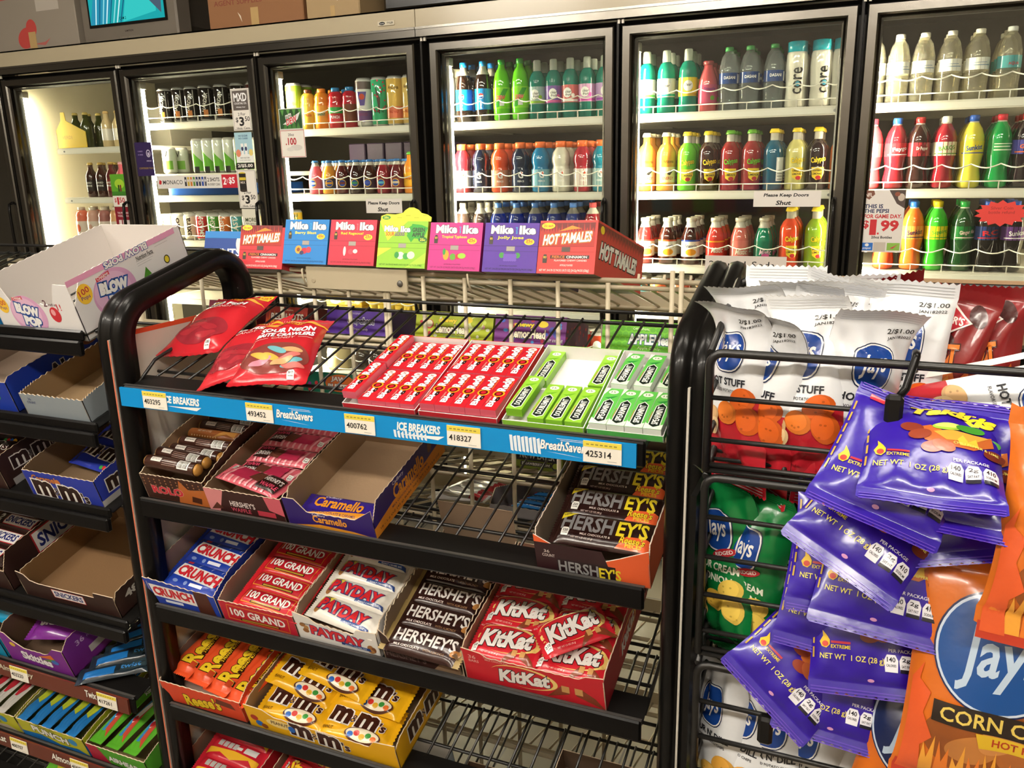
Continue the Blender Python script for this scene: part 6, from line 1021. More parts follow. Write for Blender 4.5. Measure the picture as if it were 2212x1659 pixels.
    o = pouch(.12, .05, .014, '#b8b4b0', [('r', .025, -.022, .055, .022, '#a82430'), ('p', [(-.05, -.01), (.0, .01), (.02, -.015)], '#dcd8d4'), ('p', [(-.04, .015), (.01, .02), (.0, .0)], '#6a6664')], axis='x', seed=33, wr=.006).obj('candy_pouch')
    for i in range(4):
        M = T(2.47, -1.57 + i * .045, .872 - i * .008) @ E3(rx=-6, rz=8 - i * 6); q = o if i == 0 else dup(o, M); q.matrix_world = M; tag(q, 'silver and red crinkled pouch on the beige rack, %s from the front' % row(i), 'candy pouch', 'silver and red pouches')
back_boxes()
# ---------------------------------------------------------------- left rack section
def left_section():
    mm = lambda c, s=1.0: mms(s, c)
    Z = 1.269; W = '#e6e3e2'; blow = '#1e4a94'
    def pop(x, y, s): return [('e', x, y, .048 * s, .042 * s, '#d9a3c8'), ('e', x - .004, y + .003, .04 * s, .034 * s, '#e3b8d4'), tx('BLOW', x, y + .011 * s, .062 * s, .022 * s, '#f4f2f0', b=.14, rot=-10, o=(blow, .22)), tx('POP', x + .004 * s, y - .014 * s, .046 * s, .022 * s, '#f4f2f0', b=.14, rot=-8, o=(blow, .22)), ('p', [(x - .03 * s, y + .03 * s), (x + .0, y + .033 * s), (x + .0, y + .04 * s), (x - .03 * s, y + .037 * s)], '#c8303c'), tx('CHARMS', x - .015 * s, y + .035 * s, .026 * s, .006 * s, '#f4ecec', b=.04)]
    def hund(x, y, r=.016): return [('e', x, y, r, r * 1.15, '#f0c23a'), tx('100', x, y + r * .3, r * 1.4, r * .7, '#b8283c', b=.02, rot=8), tx('Pops', x, y - r * .45, r * 1.2, r * .55, '#5a3a7a', b=.02)]
    side = [('r', 0, .096, .25, .106, '#e2a0c2')] + pop(.085, .052, .98) + hund(.026, .074, .015) + [tx('Nutrition Facts', .168, .086, .04, .008, '#222', b=.03), ('r', .146, .081, .19, .0814, '#222'), ('r', .146, .077, .185, .0773, '#666'), ('r', .146, .073, .18, .0733, '#666'), ('r', .195, .095, .228, .0953, '#666'), ('r', .195, .09, .228, .0903, '#666'), ('r', .175, .05, .21, .0503, '#888'), ('r', .175, .045, .21, .0453, '#888'), ('r', .175, .04, .21, .0403, '#888'), ('e', .213, .06, .007, .008, '#3a3420'), ('e', .213, .06, .005, .006, '#e8d23a'), ('e', .15, .03, .014, .016, '#5a9a2f'), ('e', .15, .03, .008, .009, '#8abf4a'), ('p', [(.15, .048), (.162, .066), (.17, .05)], '#4a8a2a'), ('e', .17, .03, .008, .009, '#8a4a2a')] + [('e', .118 + (i % 5) * .007, .012 + (i // 5) * .008, .005, .005, '#4a2a6a') for i in range(15)] + [tx('BLOW POPS', .13, .1, .1, .012, '#f4f2f0', b=.08, rot=180, o=(blow, .12))]
    front = hund(.022, .058, .013) + pop(.078, .042, .86) + [tx('2', .128, .066, .008, .012, '#5a2a3a'), tx('treats in', .143, .064, .018, .005, '#5a2a3a'), tx('1!', .158, .06, .01, .012, '#c8283c'), ('e', .143, .046, .012, .014, '#c8303a'), ('e', .14, .05, .005, .006, '#e8a0a4'), ('e', .148, .012, .01, .008, '#4a8a2a'), ('p', [(.03, .018), (.05, .006), (.034, .004)], '#c86a5a')]
    tray('lollipop_box', 'large white and pink lollipop box, top of left rack section', on(Z - .014, 1.814, .002), .196, .265, .062, .106, W, front, side, inn='#d9d2cc', rise=.03, fpoly=[(0, 0), (.196, 0), (.196, .1), (.165, .101), (.145, .064)] + jag((.14, .064), (.045, .064), 16, .0012, 5) + [(.03, .1), (0, .104)], edge='#e8e2dc')
    o = carton('candy_box', 'bright blue box at the left frame edge beside lollipop box', on(Z - .012, 1.655, .0), .15, .07, .06, '#1a86c8', [('e', .1, .05, .014, .012, '#e8ecf0'), ('e', .1, .05, .009, .008, '#1a86c8'), tx('ROLLS', .08, .02, .1, .016, '#a8d8f0', b=.05)])
    Z = 1.11
    tray('candy_box', 'royal blue almond coconut bar box, second left shelf', on(Z, 1.56, .004), .243, .24, .062, .07, '#16349c', [('e', .2, .03, .012, .008, '#3aa050')], [('p', [(.15, .07), (.24, .03), (.24, .07)], '#1f86c8'), ('e', .19, .055, .02, .011, '#8a4f2c'), tx('Almond', .15, .03, .13, .034, '#2a1610', b=.08, o=('#d8d4cc', .09)), tx('36 - 1.61 OZ (45 g) BARS', .09, .006, .1, .005, '#d8dce8')], inn='#7d6a5a', rise=.01)
    tray('candy_box', 'worn grey-blue box marked thirty-six count', on(Z, 1.83, .002), .155, .235, .045, .05, '#8d969c', [tx('36', .022, .035, .008, .005, '#34406a'), tx('COUNT', .024, .028, .022, .005, '#34406a')], [], inn='#9a7f5c', rise=.04, ja=.002)
    Z = .954
    dk = '#311c16'
    tray('candy_box', 'dark brown milk chocolate candy box with candies inside', on(Z, 1.5, .002), .24, .24, .05, .07, dk, [('e', .2, .018, .022, .02, '#b8283a'), tx('m', .2, .008, .018, .01, '#f2eee6', b=.06)], shift(mm('#2a1510', .9), .075, .04) + [tx('MILK', .165, .05, .04, .012, '#b8a26a', b=.06), tx('CHOCOLATE', .17, .038, .06, .009, '#b8a26a', b=.05), ('r', .015, .0, .075, .014, '#a8a6a2')], inn='#6a5240', rise=.015)
    ops = shift(mm('#2a1510', 1.0), 0, .008) + [('e', .02 + i * .009, -.022, .005, .004, c) for i, c in enumerate(('#3a9a4a', '#c8303a', '#2a64b8', '#d8a82c'))]
    o = pouch(.145, .06, .018, dk, ops, axis='x', ex=3, ey=8, fin=.010, seed=41, wr=.003, waist=.03).obj('candy_bag')
    for i in range(4):
        M = on(Z, 1.65, .045 + i * .05, .046 + .004 * i, 6, 0, 6 - i * 5); q = o if i == 0 else dup(o, M); q.matrix_world = M; tag(q, 'dark brown candy bag in its brown box, %s from the front' % row(i), 'candy bag', 'dark brown candy bags')
    bl = '#26369e'
    tray('candy_box', 'blue caramel candy box beside the dark brown candy box', on(Z, 1.805, .002), .18, .235, .056, .062, bl, [tx('Caramel', .05, .042, .062, .014, '#c8783a', b=.05, sh=.15, o=('#1a1440', .06)), ('e', .085, .038, .006, .008, '#c8783a')] + shift(mm('#2a1510', 1.25), .082, .018), shift(mm('#2a1510', .9), .07, .03) + [('r', .0, 0, .05, .012, '#b8b6b4')], inn='#7a6248', rise=.03)
    o = pouch(.145, .06, .018, bl, ops, axis='x', ex=3, ey=8, fin=.010, seed=43, wr=.003, waist=.03).obj('candy_bag')
    for i in range(3):
        M = on(Z, 1.905, .09 + i * .05, .03 + .006 * i, 10, 0, -8 + i * 6); q = o if i == 0 else dup(o, M); q.matrix_world = M; tag(q, 'blue caramel candy bag in its blue box, %s from the front' % row(i), 'candy bag', 'blue caramel candy bags')
    Z = .735; sn = '#2f1a15'
    def snick(x, y, w, h): return [('p', [(x - w / 2, y - h * .7), (x + w / 2, y - h * .7), (x + w / 2, y + h * .7), (x - w / 2, y + h * .7)], '#a8222a'), ('p', [(x - w * .48, y - h * .62), (x + w * .48, y - h * .62), (x + w * .48, y + h * .62), (x - w * .48, y + h * .62)], '#e8e4e0'), tx('SNICKERS', x, y, w * .88, h * .85, '#232a6c', b=.06, sh=.1)]
    tray('candy_box', 'brown peanut nougat bar box with large name on its side', on(Z, 1.47, .002), .228, .24, .05, .085, sn, [], snick(.155, .055, .16, .036) + [('r', .02, .0, .055, .014, '#b8b4b0')], inn='#7a5c42', rise=.02)
    ops = snick(.012, 0, .088, .02) + [tx('2', -.05, 0, .016, .02, '#e0dcd8', b=.06, sh=.2), ('p', [(-.06, -.008), (-.05, -.012), (-.04, -.004)], '#e0dcd8')]
    o = pouch(.15, .04, .02, sn, ops, axis='x', ex=3, ey=9, fin=.009, seed=45, wr=.001, waist=.02).obj('candy_bar')
    for i in range(5):
        M = on(Z, 1.60, .035 + i * .042, .046 + .004 * i, 8, 0, -2); q = o if i == 0 else dup(o, M); q.matrix_world = M; tag(q, 'brown peanut nougat bar in its box, %s from the front' % row(i), 'candy bar', 'peanut nougat bars')
    tray('candy_box', 'empty brown nougat bar box with white name panel', on(Z, 1.735, .002), .25, .24, .038, .055, sn, snick(.125, .023, .085, .0155), [tx('48', .04, .034, .034, .016, '#c8c4bc', b=.06), ('r', .066, .026, .076, .042, '#8a8680'), ('r', .05, .004, .085, .016, '#c0bcb6')], fpoly=[(0, 0), (.25, 0), (.25, .05), (.2, .05), (.198, .038), (.05, .038), (.03, .042), (.02, .055), (0, .06)], inn='#80603e', rise=.01)
    put('candy_bar', 'single wrapped bar end left in the empty brown box', pouch(.09, .035, .018, '#a84a2a', [('r', -.02, -.012, .02, .012, '#d8d4d0')], axis='x', seed=46, ex=3, ey=8), on(Z, 1.93, .19, .014))
    Z = .573; pu = '#7a2a8e'
    tray('candy_box', 'turquoise and red sour candy box, left of purple box', on(Z, 1.44, .002), .2, .235, .06, .066, '#1590b8', [('r', .05, 0, .17, .05, '#a82432'), tx('Kids', .14, .02, .05, .016, '#f0ece4', b=.05)], [], inn='#5a4636')
    put('candy_bag', 'turquoise sour candy bag spilling over its box', pouch(.14, .11, .03, '#1a8fb8', [('e', .03, -.01, .03, .012, '#5aa84a', 15), tx('SOUR', -.02, .02, .07, .02, '#eef0e8', b=.06)], seed=47, wr=.004), on(Z, 1.57, .08, .07, 12, 0, 10), 'candy bag')
    sk = lambda s: [tx('Skittles', 0, 0, .08 * s, .022 * s, '#f2eef2', b=.08, rot=-3, o=('#4a1a5a', .06)), ('p', [(.01 * s, .01 * s), (.055 * s, .012 * s), (.05 * s, .024 * s)], '#d8702a'), ('p', [(.02 * s, .004 * s), (.06 * s, .004 * s), (.055 * s, .014 * s)], '#5a9a2a')]
    tray('candy_box', 'purple fruit candy box on the brown price strip shelf', on(Z, 1.652, .002), .178, .24, .068, .085, pu, shift(sk(1.05), .085, .024) + [('e', .03, .05, .008, .006, '#d8b83a'), ('e', .14, .03, .01, .006, '#3a6ab8')], [tx('36', .04, .06, .02, .012, '#d8b8e0', b=.03), tx('COUNT', .068, .064, .024, .005, '#d8b8e0'), tx('PACKS', .068, .057, .024, .005, '#d8b8e0'), ('r', .05, .018, .2, .034, '#c4c0c0')], fpoly=[(0, 0), (.178, 0), (.178, .07), (.15, .068), (.13, .05)] + jag((.12, .046), (.06, .046), 8, .001, 3) + [(.035, .06), (.02, .078), (0, .08)], inn='#5f4836', rise=.02)
    o = pouch(.14, .07, .02, pu, shift(sk(1.2), 0, .004), axis='x', ex=3, ey=8, fin=.010, seed=49, wr=.004).obj('candy_bag')
    for i in range(3):
        M = on(Z, 1.745, .07 + i * .055, .046 + .006 * i, 8, 0, 14 - i * 16); q = o if i == 0 else dup(o, M); q.matrix_world = M; tag(q, 'purple fruit candy bag in its box, %s from the front' % row(i), 'candy bag', 'purple fruit candy bags')
    o = pouch(.15, .04, .016, '#1c2a34', [('r', -.06, -.014, .0, .004, '#1f6fb8'), ('r', .01, -.01, .06, .012, '#2a3a40'), tx('twist', .03, 0, .04, .012, '#3f8ad0', b=.04)], axis='x', seed=50, ex=3, ey=8).obj('candy_bar')
    for i in range(6):
        M = on(Z, 1.915, .03 + i * .036, .012 + (i % 2) * .004, 0, 0, 30 + i * 4); q = o if i == 0 else dup(o, M); q.matrix_world = M; tag(q, 'dark and blue wrapped stick beside purple box, %s from the front' % row(i), 'candy bar', 'dark blue wrapped sticks')
    Z = .393; ye = '#b8b82c'
    pun = lambda c: [('p', [(0, .014), (.06, .02), (.11, .006), (.16, .012), (.19, .0), (0, 0)], c), tx('SOUR', .085, .044, .05, .012, ye, b=.06, rot=-6, o=('#1a2a1a', .1)), tx('PUNCH', .09, .03, .1, .02, '#f0f0ea', b=.08, rot=-6, o=('#141a14', .1)), ('e', .155, .03, .012, .01, '#3a8ac0')]
    for k, (x, w, c, l) in enumerate(((1.44, .2, '#c8b8a0', 'yellow-green sour straw box with beige base, bottom left'), (1.645, .19, '#1a6ab0', 'yellow-green sour straw box with blue base, bottom left'))):
        tray('candy_box', l, on(Z, x, .002), w, .235, .05, .055, ye, pun(c), [('p', [(0, 0), (.1, 0), (0, .03)], c)], inn='#8a8a4a', rise=.04)
        o = pouch(.2, .034, .012, '#b8b4ac' if k == 0 else '#1f6aa8', [('e', -.03, 0, .03, .012, '#a82430') if k == 0 else ('p', [(-.06, -.01), (-.02, -.014), (0, .012), (-.05, .01)], '#a8b42c'), tx('sour', .04, 0, .05, .012, '#f0f0ea' if k == 0 else '#0c2a4a', b=.04), ('r', .075, -.012, .088, .012, '#c8b83a')], axis='x', ex=3, ey=9, seed=52 + k, wr=.002).obj('straw_pack')
        for i in range(5):
            M = on(Z, x + .024 + i * .035, .1, .05, -12, 0, 86); q = o if i == 0 else dup(o, M); q.matrix_world = M; tag(q, '%s sour straw pack, %s from left in its box' % ('silver' if k == 0 else 'blue', row(i)), 'candy pack', 'sour straw packs')
    tray('candy_box', 'green and red taffy box beside the tall black post', on(Z, 1.842, .002), .155, .235, .045, .05, '#4fa02a', [('p', [(0, 0), (.05, 0), (.03, .045), (0, .045)], '#a81f3a'), tx('AIRHEADS', .095, .016, .09, .016, '#f0f0ec', b=.08, rot=-4, o=('#1a3a1a', .06)), ('p', [(.12, 0), (.155, 0), (.155, .02)], '#d8c83a')], [], inn='#6a5a34', rise=.04)
    o = pouch(.19, .042, .012, '#58a82c', [('p', [(-.08, -.016), (.0, -.006), (.08, .01), (.08, .018), (-.06, .004)], '#c8503a'), ('p', [(-.07, -.002), (.06, .014), (.05, .02), (-.07, .008)], '#3a8ac0'), ('e', -.01, .002, .03, .007, '#e8e4dc'), ('e', -.03, .002, .007, .006, '#c8303a'), tx('AIRHEADS', .05, -.012, .05, .008, '#f0f0ec', b=.05)], axis='x', ex=3, ey=9, seed=55, wr=.002).obj('taffy_bar')
    for i in range(3):
        M = on(Z, 1.872 + i * .046, .1, .046, -10, 0, 84); q = o if i == 0 else dup(o, M); q.matrix_world = M; tag(q, 'green striped taffy bar, %s from left in its box' % row(i), 'taffy bar', 'green striped taffy bars')
    Z = .24
    put('candy_bag', 'yellow and green sour candy bag on the lowest left shelf', pouch(.17, .22, .04, '#c8c02c', [('p', [(-.085, -.1), (-.05, -.1), (-.07, .1), (-.085, .1)], '#5aa82c'), ('p', [(.085, -.1), (.05, -.1), (.07, .1), (.085, .1)], '#5aa82c'), tx('SOUR', 0, .055, .1, .028, '#c8d83a', b=.1, o=('#1a3a14', .1)), tx('PATCH', 0, .02, .12, .028, '#e88a2c', b=.1, o=('#5a2a10', .1)), ('e', -.02, -.04, .02, .024, '#d8b02c'), ('e', .03, -.05, .018, .02, '#c84a3a')], seed=57, wr=.004), on(Z, 1.70, .14, .05, 26), 'candy bag')
    put('candy_bag', 'second yellow-green sour candy bag right of the first', pouch(.15, .2, .04, '#a8c03a', [tx('SOUR', 0, .05, .1, .028, '#e8d83a', b=.1, o=('#1a3a14', .1))], seed=58, wr=.004), on(Z, 1.86, .15, .045, 20), 'candy bag')
left_section()
# ---------------------------------------------------------------- chip bags
def logo(x, y, rx, ry, c='#173f8c', rim='#f2f0ec', s=1.0, rot=0):
    pts = lambda k: [(x + k * rx * math.cos(a) * (1 - .06 * math.cos(4 * a)), y + k * ry * math.sin(a) * (1 - .06 * math.cos(4 * a))) for a in [i * math.tau / 28 for i in range(28)]]
    return [('p', pts(1.12), '#1a2444'), ('p', pts(1.07), rim), ('p', pts(1.0), c), tx('Jays', x, y - ry * .05, rx * 1.5, ry * 1.05, '#f2f0ec', b=.03, sh=.35, rot=8 + rot)]
def chipset(y, cs, r=.0125):
    out = []
    for x, yy, a, b, c, rot in ((.02, y + .010, 1.2, .95, cs[0], 35), (.002, y - .004, 1.1, .9, cs[1], -10), (.026, y - .008, .9, 1.2, cs[0], 10), (-.022, y - .010, 1.0, .75, cs[2], 20), (-.016, y - .020, .8, .6, cs[3], 50)):
        k = .82; out += [('e', x, yy, r * a, r * b, c, rot), ('e', x - .0015, yy + .0015, r * a * k, r * b * k, tuple(min(1, q * 1.25) for q in hx(c)), rot)]
        out += [('e', x + rnd.uniform(-.6, .6) * r * a, yy + rnd.uniform(-.6, .6) * r * b, .0012, .001, tuple(q * .78 for q in hx(c))) for _ in range(3)]
    return out
def bagthing(name, label, M, w, l, th, base, ops, seed, cfun=None, bend=None, wr=.004, group=None, crease=1.6, wig=.008, cat='chip bag', fin=.014, waist=.08, ex=2.2, ey=2.4):
    m = pouch(w, l, th, base, ops, fin=fin, seed=seed, wr=wr, bend=bend, cfun=cfun, nx=26, ny=36, crease=crease, wig=wig, waist=waist, back='#d8d4cc' if base == '#e6e6e6' else base, d=.0045, h0=.0008, ex=ex, ey=ey)
    return tag(m.obj(name, M=M), label, cat, group)
def stand(x, y, z, yaw=0, lean=80, roll=0): return T(x, y, z) @ E3(rz=yaw) @ E3(rx=lean) @ E3(rz=roll)
def ribs(w, l, c='#c8ccd0'): return [('r', -w / 2 + .004, s * (l / 2 - .0035 - i * .003) - .0003, w / 2 - .004, s * (l / 2 - .0035 - i * .003) + .0003, c) for s in (1, -1) for i in range(4)]
def chips():
    w, l = .08, .2
    red = lambda x, y: '#b3202c' if y < -.018 + .01 * math.sin(x * 45) else '#e9ebee'
    hot = ribs(w, l) + logo(0, .044, .0185, .0225) + [tx('HOT STUFF', 0, .012, .05, .0075, '#22242c', b=.05), tx('FLAVORED POTATO CHIPS', 0, .003, .05, .003, '#22242c')] + chipset(-.015, ('#c85a1e', '#d0702a', '#c8a070', '#d8b888')) + [tx('simply made', -.014, -.062, .03, .004, '#7a1820'), tx('with the best', -.014, -.069, .03, .004, '#7a1820'), tx('2/$1.00', .022, .08, .026, .0045, '#333', b=.02), tx('JAN182022', .022, .074, .024, .0035, '#333'), tx('NET WT 1 OZ', .028, -.075, .03, .004, '#f0d0a0')]
    g = 'white and red potato chip bags in the top basket'
    def H(l_, M, s, bend=None, **k): bagthing('chip_bag', l_, T(0, 0, -.007) @ M, w, l, .042, '#e6e6e6', hot, s, red, bend, group=g, **k)
    H('white and red chip bag at the left corner of the top basket', stand(3.086, -2.15, 1.304, -38, 86, 3), 1, bendy(.045, 24))
    H('white and red chip bag squeezed second from the left corner', stand(3.116, -2.152, 1.298, -44, 86, -4), 2, bendy(.04, 22))
    H('white and red chip bag third along, crumpled top, date print showing', stand(3.148, -2.162, 1.305, -22, 84, 5), 3, bendy(.055, 16))
    H('white and red chip bag fourth along, facing left of the hook', stand(3.187, -2.158, 1.300, 22, 86, -9), 4, bendy(.05, 20))
    H('white and red chip bag behind the left corner bag', stand(3.092, -2.105, 1.312, -24, 84, 8), 5, bendy(.045, 22))
    H('white and red chip bag behind the date-printed one', stand(3.160, -2.108, 1.312, 8, 84, -4), 6, bendy(.05, 18))
    H('white and red chip bag in the middle row, name half hidden', stand(3.194, -2.106, 1.312, 18, 82, -12), 7, bendy(.05, 14))
    H('white and red chip bag in the middle row, second from left', stand(3.126, -2.104, 1.314, -14, 84, -6), 15, bendy(.045, 20))
    H('white chip bag highest at the back, broad sealed top edge', stand(3.112, -2.058, 1.316, 4, 86, 0), 8)
    H('white chip bag leaning at the back beside the broad-topped one', stand(3.152, -2.064, 1.313, -14, 82, -12), 9, bendy(.05, 12))
    H('white chip bag at the back behind the half hidden name', stand(3.19, -2.060, 1.31, 10, 84, 6), 16, bendy(.05, 10))
    H('white and red chip bag with whole round logo, next to flame bags', stand(3.224, -2.112, 1.312, -8, 84, -2), 10, bendy(.06, 12))
    bagthing('chip_bag', 'white and red chip bag lying on its side, far right', T(3.300, -2.140, 1.292) @ E3(rz=-4) @ E3(rx=72) @ E3(rz=-72), w, l, .05, '#e6e6e6', hot + [('r', -.052, -.06, -.046, .06, '#e8e6e0')], 11, red, group=g)
    dk = '#7a1c1e'
    fl = [('e', rnd.uniform(-.04, .04), rnd.uniform(-.07, .07), .009, .012, '#3a1412', rnd.uniform(0, 90)) for _ in range(16)] + [('p', [(-.05, -.03), (-.03, .0), (-.024, -.012), (-.01, .024), (.004, .002), (.014, .03), (.03, .004), (.04, .02), (.05, -.03), (.04, -.06), (-.04, -.06)], '#c8662a'), ('p', [(-.04, -.03), (-.02, -.012), (-.008, .01), (.006, -.01), (.02, .01), (.04, -.03), (.03, -.055), (-.03, -.055)], '#d88a34'), ('p', [(-.026, .062), (.0, .078), (.026, .062), (.0, .046)], '#e8e0d8'), ('p', [(-.023, .062), (.0, .0755), (.023, .062), (.0, .0485)], '#a82430'), tx("HERR'S", 0, .062, .034, .008, '#f0e8e0', b=.05), tx('HOT', .002, .028, .044, .02, '#e07a2c', b=.08, rot=10, o=('#3a0c0c', .1)), tx('CHIPS', 0, -.068, .05, .012, '#f0d8b0', b=.06)]
    fl = squeeze(fl, .78, .95)
    g = 'dark red flame chip bags in the top basket'
    for k, (lb, M, s, b) in enumerate((('dark red flame chip bag, taller pointed one at the very back', stand(3.226, -2.052, 1.315, 24, 84, 14), 12, bendy(.05, 14)), ('dark red flame chip bag beside the whole-logo white bag', stand(3.256, -2.092, 1.310, -16, 84, -9), 13, bendy(.06, 14)), ('dark red flame chip bag near the right end of top basket', stand(3.292, -2.086, 1.310, -16, 84, 2), 14, bendy(.06, 14)))):
        bagthing('chip_bag', lb, M, .075, .178, .036, dk, fl, s, None, b, group=g)
    gr = '#0d6e34'
    gops = ribs(w, l, '#1f8a4a') + logo(0, .036, .0185, .024) + [('e', .01, .012, .015, .0045, '#a8232c', 20), tx('RIDGED', .01, .012, .022, .004, '#f0e8e0', rot=20), tx('SOUR CREAM', 0, -.004, .056, .008, '#e8ecd8', b=.05), tx('& ONION', 0, -.016, .044, .008, '#e8ecd8', b=.04)] + chipset(-.036, ('#d8b850', '#cfa840', '#c8b078', '#e0c878'))
    g = 'green potato chip bags in the second basket'
    for k, (lb, M, s, b) in enumerate((('green chip bag at the left corner of the second basket', stand(3.084, -2.152, 1.118, -42, 86, 4), 21, bendy(.05, 22)), ('green chip bag second from the left corner', stand(3.108, -2.158, 1.108, -34, 86, -5), 22, bendy(.055, 18)), ('green chip bag third from left, beside the nutrition panel bag', stand(3.138, -2.150, 1.122, -22, 84, 7), 23, bendy(.055, 18)), ('green chip bag at the back of the second basket', stand(3.10, -2.09, 1.13, -6, 84, -8), 24, bendy(.06, 14)), ('green chip bag at the back right of the second basket', stand(3.142, -2.088, 1.13, 8, 84, 6), 27, bendy(.06, 14)))):
        bagthing('chip_bag', lb, M, w, l, .042, gr, gops, s, None, b, group=g)
    nf = [('r', -.045, -.07, .045, .07, '#e8e8e4'), tx('Nutrition Facts', 0, .056, .08, .012, '#1a1a1a', b=.06)] + [('r', -.04, .046 - i * .009, .04, .0466 - i * .009 + (.0015 if i % 4 == 0 else 0), '#1a1a1a') for i in range(12)] + [tx('Calories 150', -.012, .03, .05, .006, '#1a1a1a', b=.04)]
    bagthing('chip_bag', 'green chip bag turned round with its nutrition panel showing', T(3.185, -2.185, 1.095) @ E3(rz=-10) @ E3(rx=76) @ E3(rz=14), .1, .165, .035, gr, nf, 25, group=g)
    bagthing('chip_bag', 'dark brown and yellow cheese snack bag in the second basket', stand(3.178, -2.09, 1.142, -6, 84, 3), .11, .19, .04, '#3a1410', [tx('HOTTER', 0, .064, .08, .014, '#d8b02c', b=.09, o=('#6a1c10', .08)), tx('CHEESE', 0, .046, .086, .015, '#d8b02c', b=.09, o=('#6a1c10', .08)), tx('SNACK', 0, .028, .07, .013, '#d8b02c', b=.09), ('e', 0, -.02, .035, .03, '#8a3a1c'), ('e', .01, -.01, .012, .016, '#e8dccc')], 26, None, bendy(.06, 4))
    dil = lambda x, y: '#d8a83a' if y < -.035 + .02 * x / .05 else '#e6e8ea'
    dops = ribs(w, l) + logo(0, .036, .0185, .0225) + [tx("SOUR N' DILL", 0, .004, .058, .0078, '#22242c', b=.05), tx('FLAVORED POTATO CHIPS', 0, -.005, .05, .003, '#22242c')] + chipset(-.038, ('#d8a040', '#e0b050', '#e8d8a0', '#6a9a3a'))
    g = 'white and yellow potato chip bags in the third basket'
    for k, (lb, M, s, b) in enumerate((('white and yellow chip bag at the left corner of third basket', stand(3.084, -2.152, .912, -42, 86, 4), 31, bendy(.05, 18)), ('white and yellow chip bag second from left in third basket', stand(3.110, -2.156, .912, -32, 84, -6), 32, bendy(.05, 18)), ('white and yellow chip bag third along, name facing out', stand(3.138, -2.164, .91, -10, 84, 3), 33, bendy(.055, 16)), ('white and yellow chip bag fourth along in third basket', stand(3.172, -2.156, .904, -26, 84, -3), 34, bendy(.05, 18)), ('white and yellow chip bag fifth along in third basket', stand(3.20, -2.15, .9, -30, 84, 6), 36, bendy(.05, 18)), ('white chip bag behind the others in third basket', stand(3.12, -2.095, .925, 8, 84, -6), 35, bendy(.06, 14)))):
        bagthing('chip_bag', lb, M, w, l, .042, '#e6e6e6', dops, s, dil, b, group=g)
    bagthing('chip_bag', 'dark red snack bag with yellow lettering, right in third basket', stand(3.25, -2.15, .905, -6, 84, 0), .11, .185, .035, '#7a141c', [tx("HERR'S", 0, .0, .085, .02, '#e8c82c', b=.08, rot=80, o=('#3a0c0c', .08)), ('r', -.054, .02, .054, .022, '#5a0f16'), ('e', .03, -.04, .012, .02, '#b8a83a', 30)], 37)
    # purple rolled tortilla chip bags on the clip strip
    pu = '#2b1190'; W, Lp = .104, .118
    roll = [('p', [(-.014, .012), (-.002, .016), (.01, .008), (.03, .008), (.044, .016), (.046, .006), (.03, -.006), (.008, -.006), (-.006, -.002)], '#b8602a'), ('p', [(.0, .008), (.014, .012), (.03, .012), (.042, .014), (.03, .002), (.01, .0)], '#d89a3a')] + [('e', x, y, .009, .0055, c, a) for x, y, c, a in ((-.016, .012, '#7a2e1e', -10), (-.01, .004, '#8a3a24', 15), (.0, -.008, '#8e3c26', 10), (.008, -.006, '#a8542e', -20), (.046, -.004, '#6e2a1c', 20))] + [('e', .012, .016, .013, .0045, '#9ac03a', 10), ('e', .012, .017, .011, .003, '#c8d86a', 10), ('e', .028, .0175, .011, .005, '#3f8a2c', 5), ('p', [(.018, .002), (.022, .008), (.026, .001), (.032, .007), (.034, -.002), (.02, -.004)], '#e8b83a')]
    fire = [('p', [(-.044, -.016), (-.041, -.011), (-.0415, -.006), (-.037, -.011), (-.035, -.014), (-.035, -.018), (-.038, -.021), (-.042, -.02)], '#e8c02c'), ('e', -.039, -.0175, .0028, .0025, '#c83a2a'), ('r', -.034, -.0165, -.017, -.0145, '#b02a3a'), tx('EXTREME', -.0255, -.0192, .017, .003, '#d8c030', b=.03)]
    icon = lambda x, a, b, c: [('p', [(x - .0052, -.035), (x + .0052, -.035), (x + .0058, -.026), (x + .0035, -.0215), (x - .0035, -.0215), (x - .0058, -.026)], '#eceaf0'), tx(a, x, -.0255, .007, .0042, '#1c1a28', b=.03), tx(b, x, -.0305, .008, .0022, '#1c1a28'), ('r', x - .0052, -.036, x + .0052, -.033, '#1c1a28' if c else '#eceaf0')]
    tk = [('r', -.05, y - .0004, .05, y + .0004, '#5a38b8') for y in (.0595, .057, .0545, -.0595, -.057, -.0545)] + [tx('Takis', .008, .038, .05, .013, '#ecd42c', b=.1, sh=.25, o=('#2a1048', .06)), ('p', [(-.04, .052), (-.026, .05), (-.028, .045), (-.04, .046)], '#c83040')] + roll + fire + [tx('NET WT  1 OZ (28 g)', -.016, -.0285, .055, .0062, '#e8d86a', b=.02), tx('PER PACKAGE', .028, -.018, .026, .0028, '#e8e4f0')] + icon(.017, '140', 'CALORIES', 0) + icon(.0295, '2g', 'SAT FAT', 1) + icon(.042, '410', 'SODIUM', 1) + [('r', -.05, -.03 + i * .012, -.0485, -.021 + i * .012, '#b8963a') for i in range(6)] + [tx('CHILI PEPPER & LIME', .032, -.002, .034, .0025, '#e8d86a'), ('e', .0, -.045, .0028, .0014, '#d89ac8')]
